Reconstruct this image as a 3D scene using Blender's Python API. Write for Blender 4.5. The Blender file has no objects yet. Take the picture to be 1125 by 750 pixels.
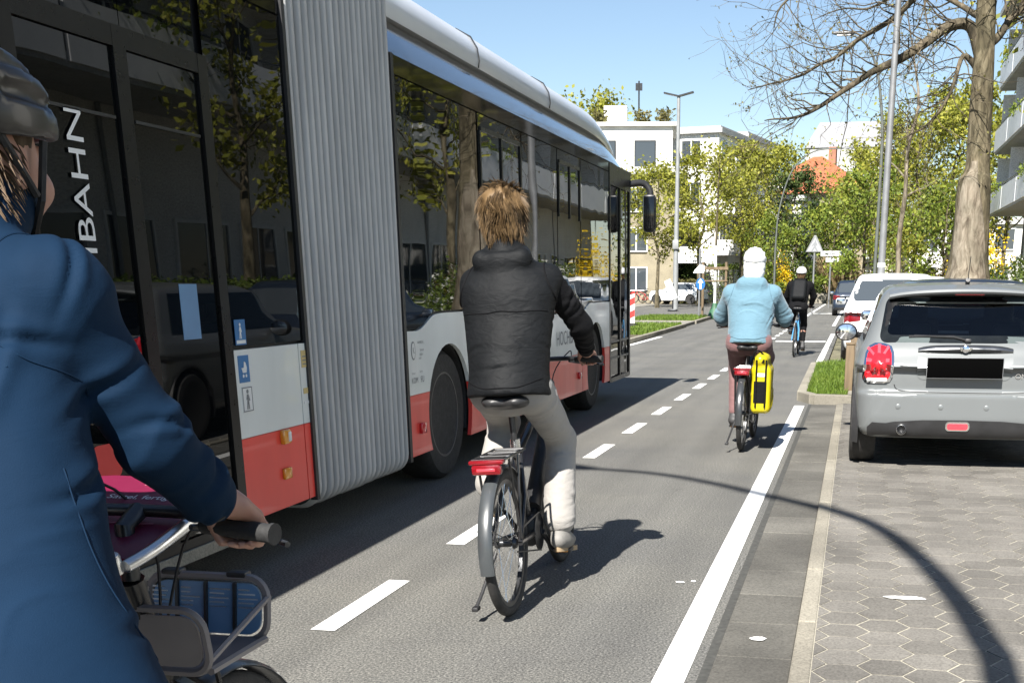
import bpy, bmesh, math, random
import numpy as np
from mathutils import Vector, Matrix, Euler
R = math.radians
random.seed(7)
scene = bpy.context.scene
COL = scene.collection

# ------------------------------------------------------------------ camera, sky, sun, exposure
CAM_H = 1.42
cam_d = bpy.data.cameras.new('camera')
cam = bpy.data.objects.new('camera', cam_d)
COL.objects.link(cam)
cam.location = (0, 0, CAM_H)
cam.rotation_euler = (R(90 - 17.143), 0, R(10.90))
cam_d.sensor_width = 36.0
cam_d.lens = 41.6
cam_d.shift_x = -0.1044
cam_d.shift_y = 0.3004
cam_d.clip_start = 0.05
cam_d.clip_end = 1500
scene.camera = cam

SUN_EL, SUN_AZ = 44.5, 6.8          # light travels towards +Y and a little to +X
world = bpy.data.worlds.new('World')
scene.world = world
world.use_nodes = True
wn = world.node_tree.nodes
wl = world.node_tree.links
bg = wn['Background']
sky = wn.new('ShaderNodeTexSky')
sky.sky_type = 'NISHITA'
sky.sun_disc = False
sky.sun_elevation = R(SUN_EL)
sky.sun_rotation = R(180 + SUN_AZ)
sky.altitude = 0
sky.air_density = 1.0
sky.dust_density = 0.15
sky.ozone_density = 1.5
wl.new(sky.outputs[0], bg.inputs[0])
bg.inputs[1].default_value = 0.055

sun_d = bpy.data.lights.new('sun', 'SUN')
sun_d.energy = 5.0
sun_d.angle = R(0.5)
sun_d.color = (1.0, 0.955, 0.89)
sun = bpy.data.objects.new('sun', sun_d)
COL.objects.link(sun)
sun.location = (-2, -30, 30)
_tr = Vector((math.sin(R(SUN_AZ)) * math.cos(R(SUN_EL)), math.cos(R(SUN_AZ)) * math.cos(R(SUN_EL)), -math.sin(R(SUN_EL))))
sun.rotation_euler = _tr.to_track_quat('-Z', 'Y').to_euler()

vs = scene.view_settings
vs.view_transform = 'Standard'
vs.look = 'None'
vs.gamma = 1.0
vs.use_curve_mapping = False
vs.exposure = 1.38
scene.cycles.max_bounces = 7
scene.cycles.transparent_max_bounces = 12
scene.cycles.glossy_bounces = 4
scene.cycles.diffuse_bounces = 3
scene.cycles.caustics_reflective = False
scene.cycles.caustics_refractive = False

# ------------------------------------------------------------------ placing helpers (photo pixel -> point of the street)
_F, _X0, _Y0 = 1300.0, 680.0, 713.0
_p = R(17.143); _t = R(10.90)
_fw = np.array([-math.sin(_t) * math.cos(_p), math.cos(_t) * math.cos(_p), -math.sin(_p)])
_rt = np.array([math.cos(_t), math.sin(_t), 0.0])
_up = np.cross(_rt, _fw)
def _ray(x, y): return _fw + _rt * (x - _X0) / _F - _up * (y - _Y0) / _F
def at(x, y, Y):
    r = _ray(x, y); q = r * (Y / r[1]); return Vector((q[0], q[1], q[2] + CAM_H))
def on_ground(x, y, z=0.0):
    r = _ray(x, y); q = r * ((z - CAM_H) / r[2]); return Vector((q[0], q[1], z))

# ------------------------------------------------------------------ numpy noise
_rs = np.random.RandomState(3)
_perm = _rs.permutation(512)
_vals = _rs.rand(512) * 2 - 1
def _h(i, j, k): return _vals[(_perm[(_perm[(_perm[i & 511] + j) & 511] + k) & 511])]
def vnoise(P):
    P = np.asarray(P, float); I = np.floor(P).astype(int); F = P - I
    F = F * F * F * (F * (F * 6 - 15) + 10)
    i, j, k = I[..., 0], I[..., 1], I[..., 2]; u, v, w = F[..., 0], F[..., 1], F[..., 2]
    def L(a, b, t): return a + (b - a) * t
    return L(L(L(_h(i, j, k), _h(i + 1, j, k), u), L(_h(i, j + 1, k), _h(i + 1, j + 1, k), u), v),
             L(L(_h(i, j, k + 1), _h(i + 1, j, k + 1), u), L(_h(i, j + 1, k + 1), _h(i + 1, j + 1, k + 1), u), v), w)
def fbm(P, o=3):
    s = 0; a = 1.0; P = np.asarray(P, float)
    for q in range(o):
        s = s + a * vnoise(P * (2 ** q) + 17.3 * q); a *= 0.5
    return s

# ------------------------------------------------------------------ mesh builder
class MB:
    def __init__(s): s.v = []; s.f = []
    def add(s, vs, fs):
        o = len(s.v); s.v += [tuple(q) for q in vs]; s.f += [tuple(i + o for i in f) for f in fs]; return s
    def box(s, c, d, M=None):
        x, y, z = [q / 2 for q in d]
        vs = [Vector((a * x, b * y, e * z)) for a in (-1, 1) for b in (-1, 1) for e in (-1, 1)]
        if M is not None: vs = [M @ q for q in vs]
        c = Vector(c)
        return s.add([q + c for q in vs], [(0, 1, 3, 2), (4, 6, 7, 5), (0, 4, 5, 1), (2, 3, 7, 6), (0, 2, 6, 4), (1, 5, 7, 3)])
    def bx(s, x0, x1, y0, y1, z0, z1): return s.box(((x0 + x1) / 2, (y0 + y1) / 2, (z0 + z1) / 2), (abs(x1 - x0), abs(y1 - y0), abs(z1 - z0)))
    def rbox(s, c, d, r=0.01, M=None):
        """box with chamfered edges"""
        x, y, z = [q / 2 for q in d]; r = min(r, x * .9, y * .9, z * .9)
        bm = bmesh.new(); bmesh.ops.create_cube(bm, size=1.0)
        for v in bm.verts: v.co = Vector((v.co.x * 2 * x, v.co.y * 2 * y, v.co.z * 2 * z))
        bmesh.ops.bevel(bm, geom=list(bm.edges), offset=r, segments=2, profile=0.5, affect='EDGES')
        bm.verts.index_update(); c = Vector(c)
        vs = [((M @ v.co) if M is not None else v.co) + c for v in bm.verts]; fs = [tuple(v.index for v in f.verts) for f in bm.faces]
        bm.free(); return s.add(vs, fs)
    def tube(s, pts, r, n=10, cap=True, close=False):
        pts = [Vector(q) for q in pts]; m = len(pts)
        rr = [r] * m if not hasattr(r, '__len__') else list(r)
        T = []
        for i in range(m):
            a = pts[(i - 1) % m] if (i > 0 or close) else pts[i]
            b = pts[(i + 1) % m] if (i < m - 1 or close) else pts[i]
            t = (b - a); T.append(t.normalized() if t.length > 1e-9 else Vector((0, 0, 1)))
        ref = Vector((0, 0, 1)) if abs(T[0].z) < .9 else Vector((1, 0, 0))
        N = (ref - T[0] * ref.dot(T[0])).normalized()
        vs = []
        for i in range(m):
            N = (N - T[i] * N.dot(T[i]))
            N = N.normalized() if N.length > 1e-6 else T[i].orthogonal().normalized()
            B = T[i].cross(N)
            for k in range(n):
                a = 2 * math.pi * k / n
                vs.append(pts[i] + (N * math.cos(a) + B * math.sin(a)) * rr[i])
        fs = []
        for i in range(m if close else m - 1):
            j = (i + 1) % m
            for k in range(n):
                k2 = (k + 1) % n
                fs.append((i * n + k, i * n + k2, j * n + k2, j * n + k))
        if cap and not close:
            fs.append(tuple(range(n))[::-1]); fs.append(tuple((m - 1) * n + k for k in range(n)))
        return s.add(vs, fs)
    def cyl(s, a, b, r, n=16): return s.tube([a, b], r, n)
    def lathe(s, prof, axis='z', c=(0, 0, 0), n=32, close=False):
        """prof = [(radius, height)...] turned about an axis"""
        c = Vector(c); vs = []; m = len(prof)
        for r_, h_ in prof:
            for k in range(n):
                a = 2 * math.pi * k / n; u, w = r_ * math.cos(a), r_ * math.sin(a)
                vs.append(c + (Vector((u, w, h_)) if axis == 'z' else Vector((h_, u, w)) if axis == 'x' else Vector((w, h_, u))))
        fs = []
        for i in range(m if close else m - 1):
            j = (i + 1) % m
            for k in range(n):
                k2 = (k + 1) % n; fs.append((i * n + k, i * n + k2, j * n + k2, j * n + k))
        if not close:
            if prof[0][0] > 1e-6: fs.append(tuple(range(n))[::-1])
            if prof[-1][0] > 1e-6: fs.append(tuple((m - 1) * n + k for k in range(n)))
        return s.add(vs, fs)
    def prism(s, poly, a0, a1, axis='x'):
        """flat outline given in the other two axes, extruded along an axis"""
        n = len(poly)
        def P(u, w, a): return (a, u, w) if axis == 'x' else (u, a, w) if axis == 'y' else (u, w, a)
        vs = [P(u, w, a0) for u, w in poly] + [P(u, w, a1) for u, w in poly]
        fs = [tuple(range(n)), tuple(range(2 * n - 1, n - 1, -1))]
        for i in range(n):
            j = (i + 1) % n; fs.append((i, i + n, j + n, j))
        return s.add(vs, fs)
    def loft(s, rings, cap=True, closed=True):
        n = len(rings[0]); vs = [q for r_ in rings for q in r_]; fs = []
        for i in range(len(rings) - 1):
            for k in range(n if closed else n - 1):
                k2 = (k + 1) % n; fs.append((i * n + k, i * n + k2, (i + 1) * n + k2, (i + 1) * n + k))
        if cap and closed:
            fs.append(tuple(range(n))[::-1]); fs.append(tuple((len(rings) - 1) * n + k for k in range(n)))
        return s.add(vs, fs)
    def torus(s, R_, r_, axis='x', c=(0, 0, 0), n=40, m=8, sx=1.0):
        prof = [(R_ + r_ * math.cos(2 * math.pi * k / m), sx * r_ * math.sin(2 * math.pi * k / m)) for k in range(m)]
        return s.lathe(prof, axis, c, n, close=True)
    def xform(s, M): s.v = [tuple(M @ Vector(q)) for q in s.v]; return s

def link(name, me, mat, parent=None, smooth=True, ang=40):
    o = bpy.data.objects.new(name, me); COL.objects.link(o)
    if mat is not None:
        for m_ in (mat if isinstance(mat, (list, tuple)) else [mat]): me.materials.append(m_)
    if smooth and len(me.polygons):
        me.polygons.foreach_set('use_smooth', np.ones(len(me.polygons), bool))
        if ang is not None:
            try: me.set_sharp_from_angle(angle=R(ang))
            except Exception: pass
    if parent is not None: o.parent = parent
    return o
def wmat(o):
    M = Matrix.LocRotScale(o.location, o.rotation_euler, o.scale)
    return wmat(o.parent) @ M if o.parent else M
def obj(name, mb, mat, parent=None, smooth=True, ang=40, world=False, fix=True):
    """link a builder as ONE mesh object; world=True: builder is in street coordinates and is moved into the parent's"""
    vs = mb.v
    if world and parent is not None:
        Mi = np.array(wmat(parent).inverted()); A = np.array(vs, float)
        vs = (A @ Mi[:3, :3].T + Mi[:3, 3]).tolist()
    me = bpy.data.meshes.new(name); me.from_pydata([tuple(q) for q in vs], [], mb.f)
    if fix:
        bm = bmesh.new(); bm.from_mesh(me); bmesh.ops.recalc_face_normals(bm, faces=bm.faces); bm.to_mesh(me); bm.free()
    me.update()
    return link(name, me, mat, parent, smooth, ang)
def npmesh(name, V, F, mat, parent=None, smooth=True, ang=None, world=False):
    V = np.asarray(V, float); F = np.asarray(F, int)
    if world and parent is not None:
        Mi = np.array(wmat(parent).inverted()); V = V @ Mi[:3, :3].T + Mi[:3, 3]
    me = bpy.data.meshes.new(name)
    k = F.shape[1]
    me.vertices.add(len(V)); me.vertices.foreach_set('co', V.ravel())
    me.loops.add(F.size); me.loops.foreach_set('vertex_index', F.ravel())
    me.polygons.add(len(F)); me.polygons.foreach_set('loop_start', np.arange(0, F.size, k)); me.polygons.foreach_set('loop_total', np.full(len(F), k))
    me.update(calc_edges=True); me.validate()
    return link(name, me, mat, parent, smooth, ang)
def tag(o, label=None, cat=None, group=None, kind=None):
    if label: o['label'] = label
    if cat: o['category'] = cat
    if group: o['group'] = group
    if kind: o['kind'] = kind
    return o
def thing(name, label, cat, loc=(0, 0, 0), rot=(0, 0, 0), group=None):
    o = bpy.data.objects.new(name, None); COL.objects.link(o)
    o.empty_display_size = 0.2; o.location = loc; o.rotation_euler = rot
    return tag(o, label, cat, group)
def copy_tree(o, parent=None):
    c = o.copy(); COL.objects.link(c); c.parent = parent
    for ch in list(o.children): copy_tree(ch, c)
    return c
def text_mb(body, size=1.0, thick=0.0, align='CENTER'):
    """lettering as a mesh, in its own xy plane"""
    cu = bpy.data.curves.new('lettering', 'FONT'); cu.body = body; cu.size = size; cu.align_x = align; cu.align_y = 'CENTER'; cu.extrude = thick; cu.resolution_u = 3
    o = bpy.data.objects.new('lettering', cu); COL.objects.link(o)
    dg = bpy.context.evaluated_depsgraph_get(); me = bpy.data.meshes.new_from_object(o.evaluated_get(dg))
    mb = MB(); mb.v = [tuple(v.co) for v in me.vertices]; mb.f = [tuple(p.vertices) for p in me.polygons]
    bpy.data.objects.remove(o); bpy.data.curves.remove(cu); bpy.data.meshes.remove(me)
    return mb
def frame_M(origin, xdir, ydir):
    x = Vector(xdir).normalized(); y = Vector(ydir).normalized(); z = x.cross(y).normalized(); y = z.cross(x)
    M = Matrix((x, y, z)).transposed().to_4x4(); M.translation = Vector(origin); return M
def smooth_path(pts, n=8):
    P = [Vector(q) for q in pts]; out = []
    for i in range(len(P) - 1):
        a = P[max(i - 1, 0)]; b = P[i]; c = P[i + 1]; d = P[min(i + 2, len(P) - 1)]
        for k in range(n):
            t = k / n
            out.append(0.5 * ((2 * b) + (c - a) * t + (2 * a - 5 * b + 4 * c - d) * t * t + (3 * b - a - 3 * c + d) * t ** 3))
    out.append(P[-1]); return out
def rrect(x0, x1, y0, y1, r, n=5):
    out = []
    for cx, cy, a0 in ((x1 - r, y1 - r, 0), (x0 + r, y1 - r, 90), (x0 + r, y0 + r, 180), (x1 - r, y0 + r, 270)):
        for k in range(n + 1):
            a = R(a0 + 90 * k / n); out.append((cx + r * math.cos(a), cy + r * math.sin(a)))
    return out

# ------------------------------------------------------------------ signed distance bodies -> one continuous mesh
class SDF:
    def __init__(s, lo, hi, res):
        s.lo = np.array(lo, float); s.res = res; s.n = (np.ceil((np.array(hi) - s.lo) / res).astype(int) + 1)
        s.D = np.full(tuple(s.n), 9.0)
    def _sub(s, lo, hi, m):
        a = np.clip(np.floor((np.array(lo) - m - s.lo) / s.res).astype(int), 0, s.n); b = np.clip(np.ceil((np.array(hi) + m - s.lo) / s.res).astype(int) + 1, 0, s.n)
        sl = tuple(slice(a[i], b[i]) for i in range(3))
        g = np.meshgrid(*[s.lo[i] + np.arange(a[i], b[i]) * s.res for i in range(3)], indexing='ij')
        return sl, np.stack(g, -1)
    def _mix(s, sl, d, k, sub=False):
        A = s.D[sl]
        if sub: d = -d
        if k <= 0: s.D[sl] = np.maximum(A, d) if sub else np.minimum(A, d); return
        if sub:
            h = np.clip(0.5 + 0.5 * (d - A) / k, 0, 1); s.D[sl] = A + (d - A) * h + k * h * (1 - h)
        else:
            h = np.clip(0.5 + 0.5 * (A - d) / k, 0, 1); s.D[sl] = A + (d - A) * h - k * h * (1 - h)
    def cone(s, a, b, ra, rb, k=0.03, sub=False, flat=None):
        """limb from a to b; flat=(axis vector, factor) squeezes it along an axis"""
        a = np.array(a, float); b = np.array(b, float); R_ = max(ra, rb)
        sl, P = s._sub(np.minimum(a, b) - R_ * 1.6, np.maximum(a, b) + R_ * 1.6, k + 2 * s.res)
        if P.size == 0: return s
        ab = b - a; L2 = max(ab @ ab, 1e-9); t = np.clip(((P - a) @ ab) / L2, 0, 1)
        q = P - a - t[..., None] * ab
        if flat is not None:
            ax = np.array(flat[0], float); ax /= np.linalg.norm(ax); c = q @ ax
            q = q + (c / flat[1] - c)[..., None] * ax
        d = np.linalg.norm(q, axis=-1) - (ra + (rb - ra) * t)
        s._mix(sl, d, k, sub); return s
    def ell(s, c, r, k=0.03, M=None, sub=False):
        c = np.array(c, float); r = np.array(r, float); R_ = r.max()
        sl, P = s._sub(c - R_, c + R_, k + 2 * s.res)
        if P.size == 0: return s
        q = P - c
        if M is not None: q = q @ np.array(M.to_3x3())
        k0 = np.linalg.norm(q / r, axis=-1); k1 = np.linalg.norm(q / (r * r), axis=-1)
        d = np.where(k1 > 1e-9, k0 * (k0 - 1.0) / np.maximum(k1, 1e-9), -r.min())
        s._mix(sl, d, k, sub); return s
    def rbox(s, c, hd, r, k=0.0, M=None, sub=False):
        c = np.array(c, float); hd = np.array(hd, float); R_ = np.linalg.norm(hd)
        sl, P = s._sub(c - R_, c + R_, k + 2 * s.res)
        if P.size == 0: return s
        q = P - c
        if M is not None: q = q @ np.array(M.to_3x3())
        q = np.abs(q) - (hd - r)
        d = np.linalg.norm(np.maximum(q, 0), axis=-1) + np.minimum(q.max(-1), 0) - r
        s._mix(sl, d, k, sub); return s
    def plane(s, p, nrm):
        """keep the side the normal points away from"""
        nrm = np.array(nrm, float); nrm /= np.linalg.norm(nrm)
        sl, P = s._sub(s.lo, s.lo + s.n * s.res, 0)
        s.D[sl] = np.maximum(s.D[sl], (P - np.array(p)) @ nrm); return s
    def func(s, fn):
        sl, P = s._sub(s.lo, s.lo + s.n * s.res, 0); s.D = fn(P, s.D); return s
    def sample(s, P):
        Q = (np.asarray(P, float) - s.lo) / s.res
        I = np.clip(np.floor(Q).astype(int), 0, s.n - 2); F = np.clip(Q - I, 0, 1); d = 0
        for dx in (0, 1):
            for dy in (0, 1):
                for dz in (0, 1):
                    w = (F[..., 0] if dx else 1 - F[..., 0]) * (F[..., 1] if dy else 1 - F[..., 1]) * (F[..., 2] if dz else 1 - F[..., 2])
                    d = d + w * s.D[I[..., 0] + dx, I[..., 1] + dy, I[..., 2] + dz]
        return d
    def grad(s, P, e=None):
        e = e or s.res
        G = np.stack([s.sample(P + np.eye(3)[i] * e) - s.sample(P - np.eye(3)[i] * e) for i in range(3)], -1)
        return G / np.maximum(np.linalg.norm(G, axis=-1, keepdims=True), 1e-9)
    def mesh(s, proj=2):
        D = s.D; nx, ny, nz = D.shape; S = D < 0
        c = np.zeros((nx - 1, ny - 1, nz - 1), int)
        for dx in (0, 1):
            for dy in (0, 1):
                for dz in (0, 1): c += S[dx:nx - 1 + dx, dy:ny - 1 + dy, dz:nz - 1 + dz]
        act = (c > 0) & (c < 8); idx = -np.ones(c.shape, int); ii = np.argwhere(act); idx[act] = np.arange(len(ii))
        acc = np.zeros((len(ii), 3)); cnt = np.zeros(len(ii))
        i, j, k = ii.T
        for ax in range(3):
            o1, o2 = [q for q in range(3) if q != ax]
            for a in (0, 1):
                for b in (0, 1):
                    p0 = np.zeros(3, int); p0[o1] = a; p0[o2] = b; p1 = p0.copy(); p1[ax] = 1
                    d0 = D[i + p0[0], j + p0[1], k + p0[2]]; d1 = D[i + p1[0], j + p1[1], k + p1[2]]
                    m = (d0 < 0) != (d1 < 0); t = np.where(m, d0 / np.where(m, d0 - d1, 1), 0)
                    pt = np.tile(p0.astype(float), (len(ii), 1)); pt[:, ax] = t
                    acc[m] += pt[m]; cnt[m] += 1
        V = s.lo + (ii + acc / np.maximum(cnt, 1)[:, None]) * s.res
        F = []
        for ax in range(3):
            o1, o2 = (ax + 1) % 3, (ax + 2) % 3
            sl0 = [slice(1, -1)] * 3; sl1 = [slice(1, -1)] * 3; sl0[ax] = slice(0, -1); sl1[ax] = slice(1, None)
            A = S[tuple(sl0)]; B = S[tuple(sl1)]; e = np.argwhere(A != B)
            if len(e) == 0: continue
            off = np.ones(3, int); off[ax] = 0; e2 = e + off; fl = A[tuple(e.T)]
            def ci(d1, d2):
                q = e2.copy(); q[:, o1] -= d1; q[:, o2] -= d2; return idx[tuple(q.T)]
            Q = np.stack([ci(1, 1), ci(0, 1), ci(0, 0), ci(1, 0)], 1)
            Q[~fl] = Q[~fl][:, ::-1]; F.append(Q)
        F = np.concatenate(F); F = F[(F >= 0).all(1)]
        for _ in range(proj):
            G = s.grad(V); d = s.sample(V); V = V - G * np.clip(d, -s.res, s.res)[:, None]
        return V, F
def relax(V, F, it=2, w=0.5):
    for _ in range(it):
        A = np.zeros_like(V); n = np.zeros(len(V))
        for a in range(F.shape[1]):
            for b in (1, F.shape[1] - 1):
                np.add.at(A, F[:, a], V[F[:, (a + b) % F.shape[1]]]); np.add.at(n, F[:, a], 1)
        V = V + w * (A / np.maximum(n, 1)[:, None] - V)
    return V
# ------------------------------------------------------------------ materials
def nt(name):
    m = bpy.data.materials.new(name); m.use_nodes = True
    t = m.node_tree; return m, t, t.nodes, t.links, t.nodes['Principled BSDF']
def coords(n, l, scale=(1, 1, 1), kind='Object'):
    tc = n.new('ShaderNodeTexCoord'); mp = n.new('ShaderNodeMapping'); mp.inputs['Scale'].default_value = scale
    l.new(tc.outputs[kind], mp.inputs[0]); return mp.outputs[0]
def noise(n, l, co, scale, detail=3, rough=.55, dist=0.0):
    t = n.new('ShaderNodeTexNoise'); t.inputs['Scale'].default_value = scale; t.inputs['Detail'].default_value = detail
    t.inputs['Roughness'].default_value = rough; t.inputs['Distortion'].default_value = dist
    l.new(co, t.inputs['Vector']); return t.outputs['Fac']
def ramp(n, l, fac, stops):
    r = n.new('ShaderNodeValToRGB'); e = r.color_ramp.elements
    while len(e) < len(stops): e.new(0.5)
    for q, (p_, c) in zip(e, stops): q.position = p_; q.color = (*c, 1) if len(c) == 3 else c
    l.new(fac, r.inputs[0]); return r.outputs[0]
def bumpn(n, l, b, h, strength, dist=0.01):
    u = n.new('ShaderNodeBump'); u.inputs['Strength'].default_value = strength; u.inputs['Distance'].default_value = dist
    l.new(h, u.inputs['Height']); l.new(u.outputs[0], b.inputs['Normal']); return u
def mul(c, k): return tuple(min(1, q * k) for q in c[:3])
def mat(name, col, rough=.5, metal=0.0, var=.12, vs=6.0, bump=0.0, bs=80.0, coat=0.0, spec=.5, rvar=.1, stretch=(1, 1, 1), bdist=.004, sheen=0.0, emit=0.0):
    m, t, n, l, b = nt(name)
    co = coords(n, l, stretch)
    f = noise(n, l, co, vs, 4)
    c = ramp(n, l, f, [(.3, mul(col, 1 - var)), (.7, mul(col, 1 + var))]); l.new(c, b.inputs['Base Color'])
    b.inputs['Metallic'].default_value = metal; b.inputs['Specular IOR Level'].default_value = spec
    if rvar > 0:
        g = noise(n, l, co, vs * 2.3, 3); mr = n.new('ShaderNodeMapRange'); mr.inputs[3].default_value = max(.02, rough - rvar); mr.inputs[4].default_value = min(1, rough + rvar)
        l.new(g, mr.inputs[0]); l.new(mr.outputs[0], b.inputs['Roughness'])
    else: b.inputs['Roughness'].default_value = rough
    if bump > 0: bumpn(n, l, b, noise(n, l, co, bs, 3), bump, bdist)
    if coat > 0: b.inputs['Coat Weight'].default_value = coat; b.inputs['Coat Roughness'].default_value = .04
    if sheen > 0: b.inputs['Sheen Weight'].default_value = sheen; b.inputs['Sheen Roughness'].default_value = .4
    return m
MAT = {}
def asphalt(name, c0, c1, c2, speck=(.42, .40, .36)):
    m, t, n, l, b = nt(name)
    co = coords(n, l)
    f1 = noise(n, l, co, 95, 3, .75); f2 = noise(n, l, co, .7, 4, .6); f3 = noise(n, l, coords(n, l, (3.2, .12, 1)), 1.0, 3, .5)
    base = ramp(n, l, f1, [(.33, c0), (.5, c1), (.64, c2), (.74, speck)])
    mx = n.new('ShaderNodeMix'); mx.data_type = 'RGBA'; mx.blend_type = 'MULTIPLY'; mx.inputs[0].default_value = 1
    l.new(base, mx.inputs[6]); l.new(ramp(n, l, f2, [(.3, (.80, .80, .82)), (.7, (1.08, 1.06, 1.02))]), mx.inputs[7])
    m2 = n.new('ShaderNodeMix'); m2.data_type = 'RGBA'; m2.blend_type = 'MULTIPLY'; m2.inputs[0].default_value = 1
    l.new(mx.outputs[2], m2.inputs[6]); l.new(ramp(n, l, f3, [(.35, (.88, .88, .88)), (.6, (1.05, 1.05, 1.05))]), m2.inputs[7])
    # fine cracks
    v = n.new('ShaderNodeTexVoronoi'); v.feature = 'DISTANCE_TO_EDGE'; v.inputs['Scale'].default_value = .33
    wp = n.new('ShaderNodeVectorMath'); wp.operation = 'ADD'
    wn_ = n.new('ShaderNodeTexNoise'); wn_.inputs['Scale'].default_value = 1.6; wn_.inputs['Detail'].default_value = 5; l.new(co, wn_.inputs['Vector'])
    l.new(co, wp.inputs[0]); l.new(wn_.outputs['Color'], wp.inputs[1]); l.new(wp.outputs[0], v.inputs['Vector'])
    m3 = n.new('ShaderNodeMix'); m3.data_type = 'RGBA'; m3.blend_type = 'MULTIPLY'; m3.inputs[0].default_value = .22
    l.new(m2.outputs[2], m3.inputs[6]); l.new(ramp(n, l, v.outputs['Distance'], [(.0, (.45, .45, .45)), (.006, (1, 1, 1))]), m3.inputs[7])
    l.new(m3.outputs[2], b.inputs['Base Color']); b.inputs['Roughness'].default_value = .88; b.inputs['Specular IOR Level'].default_value = .3
    bumpn(n, l, b, f1, .7, .006); return m
MAT['asphalt'] = asphalt('asphalt', (.034, .034, .034), (.122, .122, .114), (.232, .228, .208), (.43, .42, .385))
MAT['asphalt_far'] = asphalt('asphalt_side', (0.0504, 0.0504, 0.04872), (0.1134, 0.1117, 0.1042), (0.168, 0.1638, 0.1512))
def concrete(name, c, sc=60, dirt=.35):
    m, t, n, l, b = nt(name); co = coords(n, l)
    f1 = noise(n, l, co, sc, 4, .65); f2 = noise(n, l, co, 1.3, 4)
    base = ramp(n, l, f1, [(.3, mul(c, .62)), (.5, c), (.72, mul(c, 1.3))])
    mx = n.new('ShaderNodeMix'); mx.data_type = 'RGBA'; mx.blend_type = 'MULTIPLY'; mx.inputs[0].default_value = 1
    l.new(base, mx.inputs[6]); l.new(ramp(n, l, f2, [(.32, (1 - dirt,) * 3), (.62, (1.05, 1.05, 1.04))]), mx.inputs[7])
    rp = n.new('ShaderNodeNewGeometry'); mr = n.new('ShaderNodeMapRange'); mr.inputs[3].default_value = .8; mr.inputs[4].default_value = 1.12
    l.new(rp.outputs['Random Per Island'], mr.inputs[0])
    m2 = n.new('ShaderNodeMix'); m2.data_type = 'RGBA'; m2.blend_type = 'MULTIPLY'; m2.inputs[0].default_value = 1
    l.new(mx.outputs[2], m2.inputs[6]); l.new(mr.outputs[0], m2.inputs[7])
    l.new(m2.outputs[2], b.inputs['Base Color']); b.inputs['Roughness'].default_value = .9; b.inputs['Specular IOR Level'].default_value = .25
    bumpn(n, l, b, f1, .5, .004); return m
MAT['paver'] = concrete('paver', (0.1665, 0.1569, 0.1406), 90, .3)
MAT['grout'] = concrete('grout', (0.3608, 0.3362, 0.2747), 120, .2)
MAT['gutter'] = concrete('gutter_concrete', (0.1287, 0.1232, 0.1092), 90, .35)
MAT['kerb'] = concrete('kerb_concrete', (0.2706, 0.2501, 0.205), 100, .25)
MAT['slab'] = concrete('slab', (0.2378, 0.2255, 0.1968), 40, .2)
MAT['stucco'] = concrete('white_render', (.74, .73, .70), 25, .10)
MAT['stucco_grey'] = concrete('grey_render', (.42, .42, .41), 25, .15)
MAT['stucco_tan'] = concrete('tan_render', (0.272, 0.24, 0.172), 25, .15)
MAT['brick'] = concrete('brick_face', (.30, .15, .10), 30, .2)
def paint(name, c, rough=.6, wear=.0):
    m, t, n, l, b = nt(name); co = coords(n, l)
    f = noise(n, l, co, 90, 3, .7); f2 = noise(n, l, co, 3, 4)
    l.new(ramp(n, l, f, [(.22, (.16, .16, .15)), (.30, mul(c, .8)), (.42, c), (1, c)]), b.inputs['Base Color']); b.inputs['Roughness'].default_value = rough
    bumpn(n, l, b, f, .35, .003); return m
MAT['road_white'] = paint('road_paint', (.80, .80, .77))
MAT['soil'] = mat('soil', (.10, .085, .055), .95, var=.4, vs=14, bump=.6, bs=60, spec=.2)
MAT['ground'] = mat('ground', (.16, .15, .10), .95, var=.3, vs=2, bump=.4, bs=40, spec=.2)
def foliage(name, c0, c1, c2, tr=.35):
    m, t, n, l, b = nt(name)
    g = n.new('ShaderNodeNewGeometry'); f = noise(n, l, coords(n, l), .9, 2)
    ad = n.new('ShaderNodeMath'); ad.operation = 'ADD'; l.new(g.outputs['Random Per Island'], ad.inputs[0]); l.new(f, ad.inputs[1])
    hf = n.new('ShaderNodeMath'); hf.operation = 'MULTIPLY'; hf.inputs[1].default_value = .5; l.new(ad.outputs[0], hf.inputs[0])
    c = ramp(n, l, hf.outputs[0], [(.22, c0), (.5, c1), (.78, c2)])
    l.new(c, b.inputs['Base Color']); b.inputs['Roughness'].default_value = .55; b.inputs['Specular IOR Level'].default_value = .3
    tb = n.new('ShaderNodeBsdfTranslucent'); l.new(c, tb.inputs['Color'])
    mx = n.new('ShaderNodeMixShader'); mx.inputs[0].default_value = tr
    l.new(b.outputs[0], mx.inputs[1]); l.new(tb.outputs[0], mx.inputs[2]); l.new(mx.outputs[0], n['Material Output'].inputs['Surface']); return m
MAT['leaf_spring'] = foliage('leaf_spring', (0.132, 0.15, 0.0192), (0.24, 0.252, 0.0312), (0.372, 0.354, 0.0576))
MAT['leaf_mid'] = foliage('leaf_mid', (0.078, 0.1235, 0.0182), (0.1625, 0.2145, 0.0286), (0.273, 0.3055, 0.0455))
MAT['leaf_dark'] = foliage('leaf_dark', (.022, .042, .012), (.045, .075, .018), (.085, .115, .026), .2)
MAT['leaf_hedge'] = foliage('leaf_hedge', (.05, .08, .014), (.10, .145, .022), (.17, .22, .04), .3)
MAT['leaf_olive'] = foliage('leaf_olive', (.09, .085, .03), (.14, .13, .045), (.20, .17, .06), .3)
MAT['petal_white'] = foliage('petal_white', (.65, .65, .58), (.75, .75, .68), (.8, .8, .75), .3)
MAT['petal_yellow'] = foliage('petal_yellow', (.55, .35, .01), (.7, .5, .015), (.75, .58, .03), .3)
MAT['straw'] = foliage('straw', (.30, .22, .11), (.46, .36, .20), (.60, .50, .32), .3)
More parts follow.
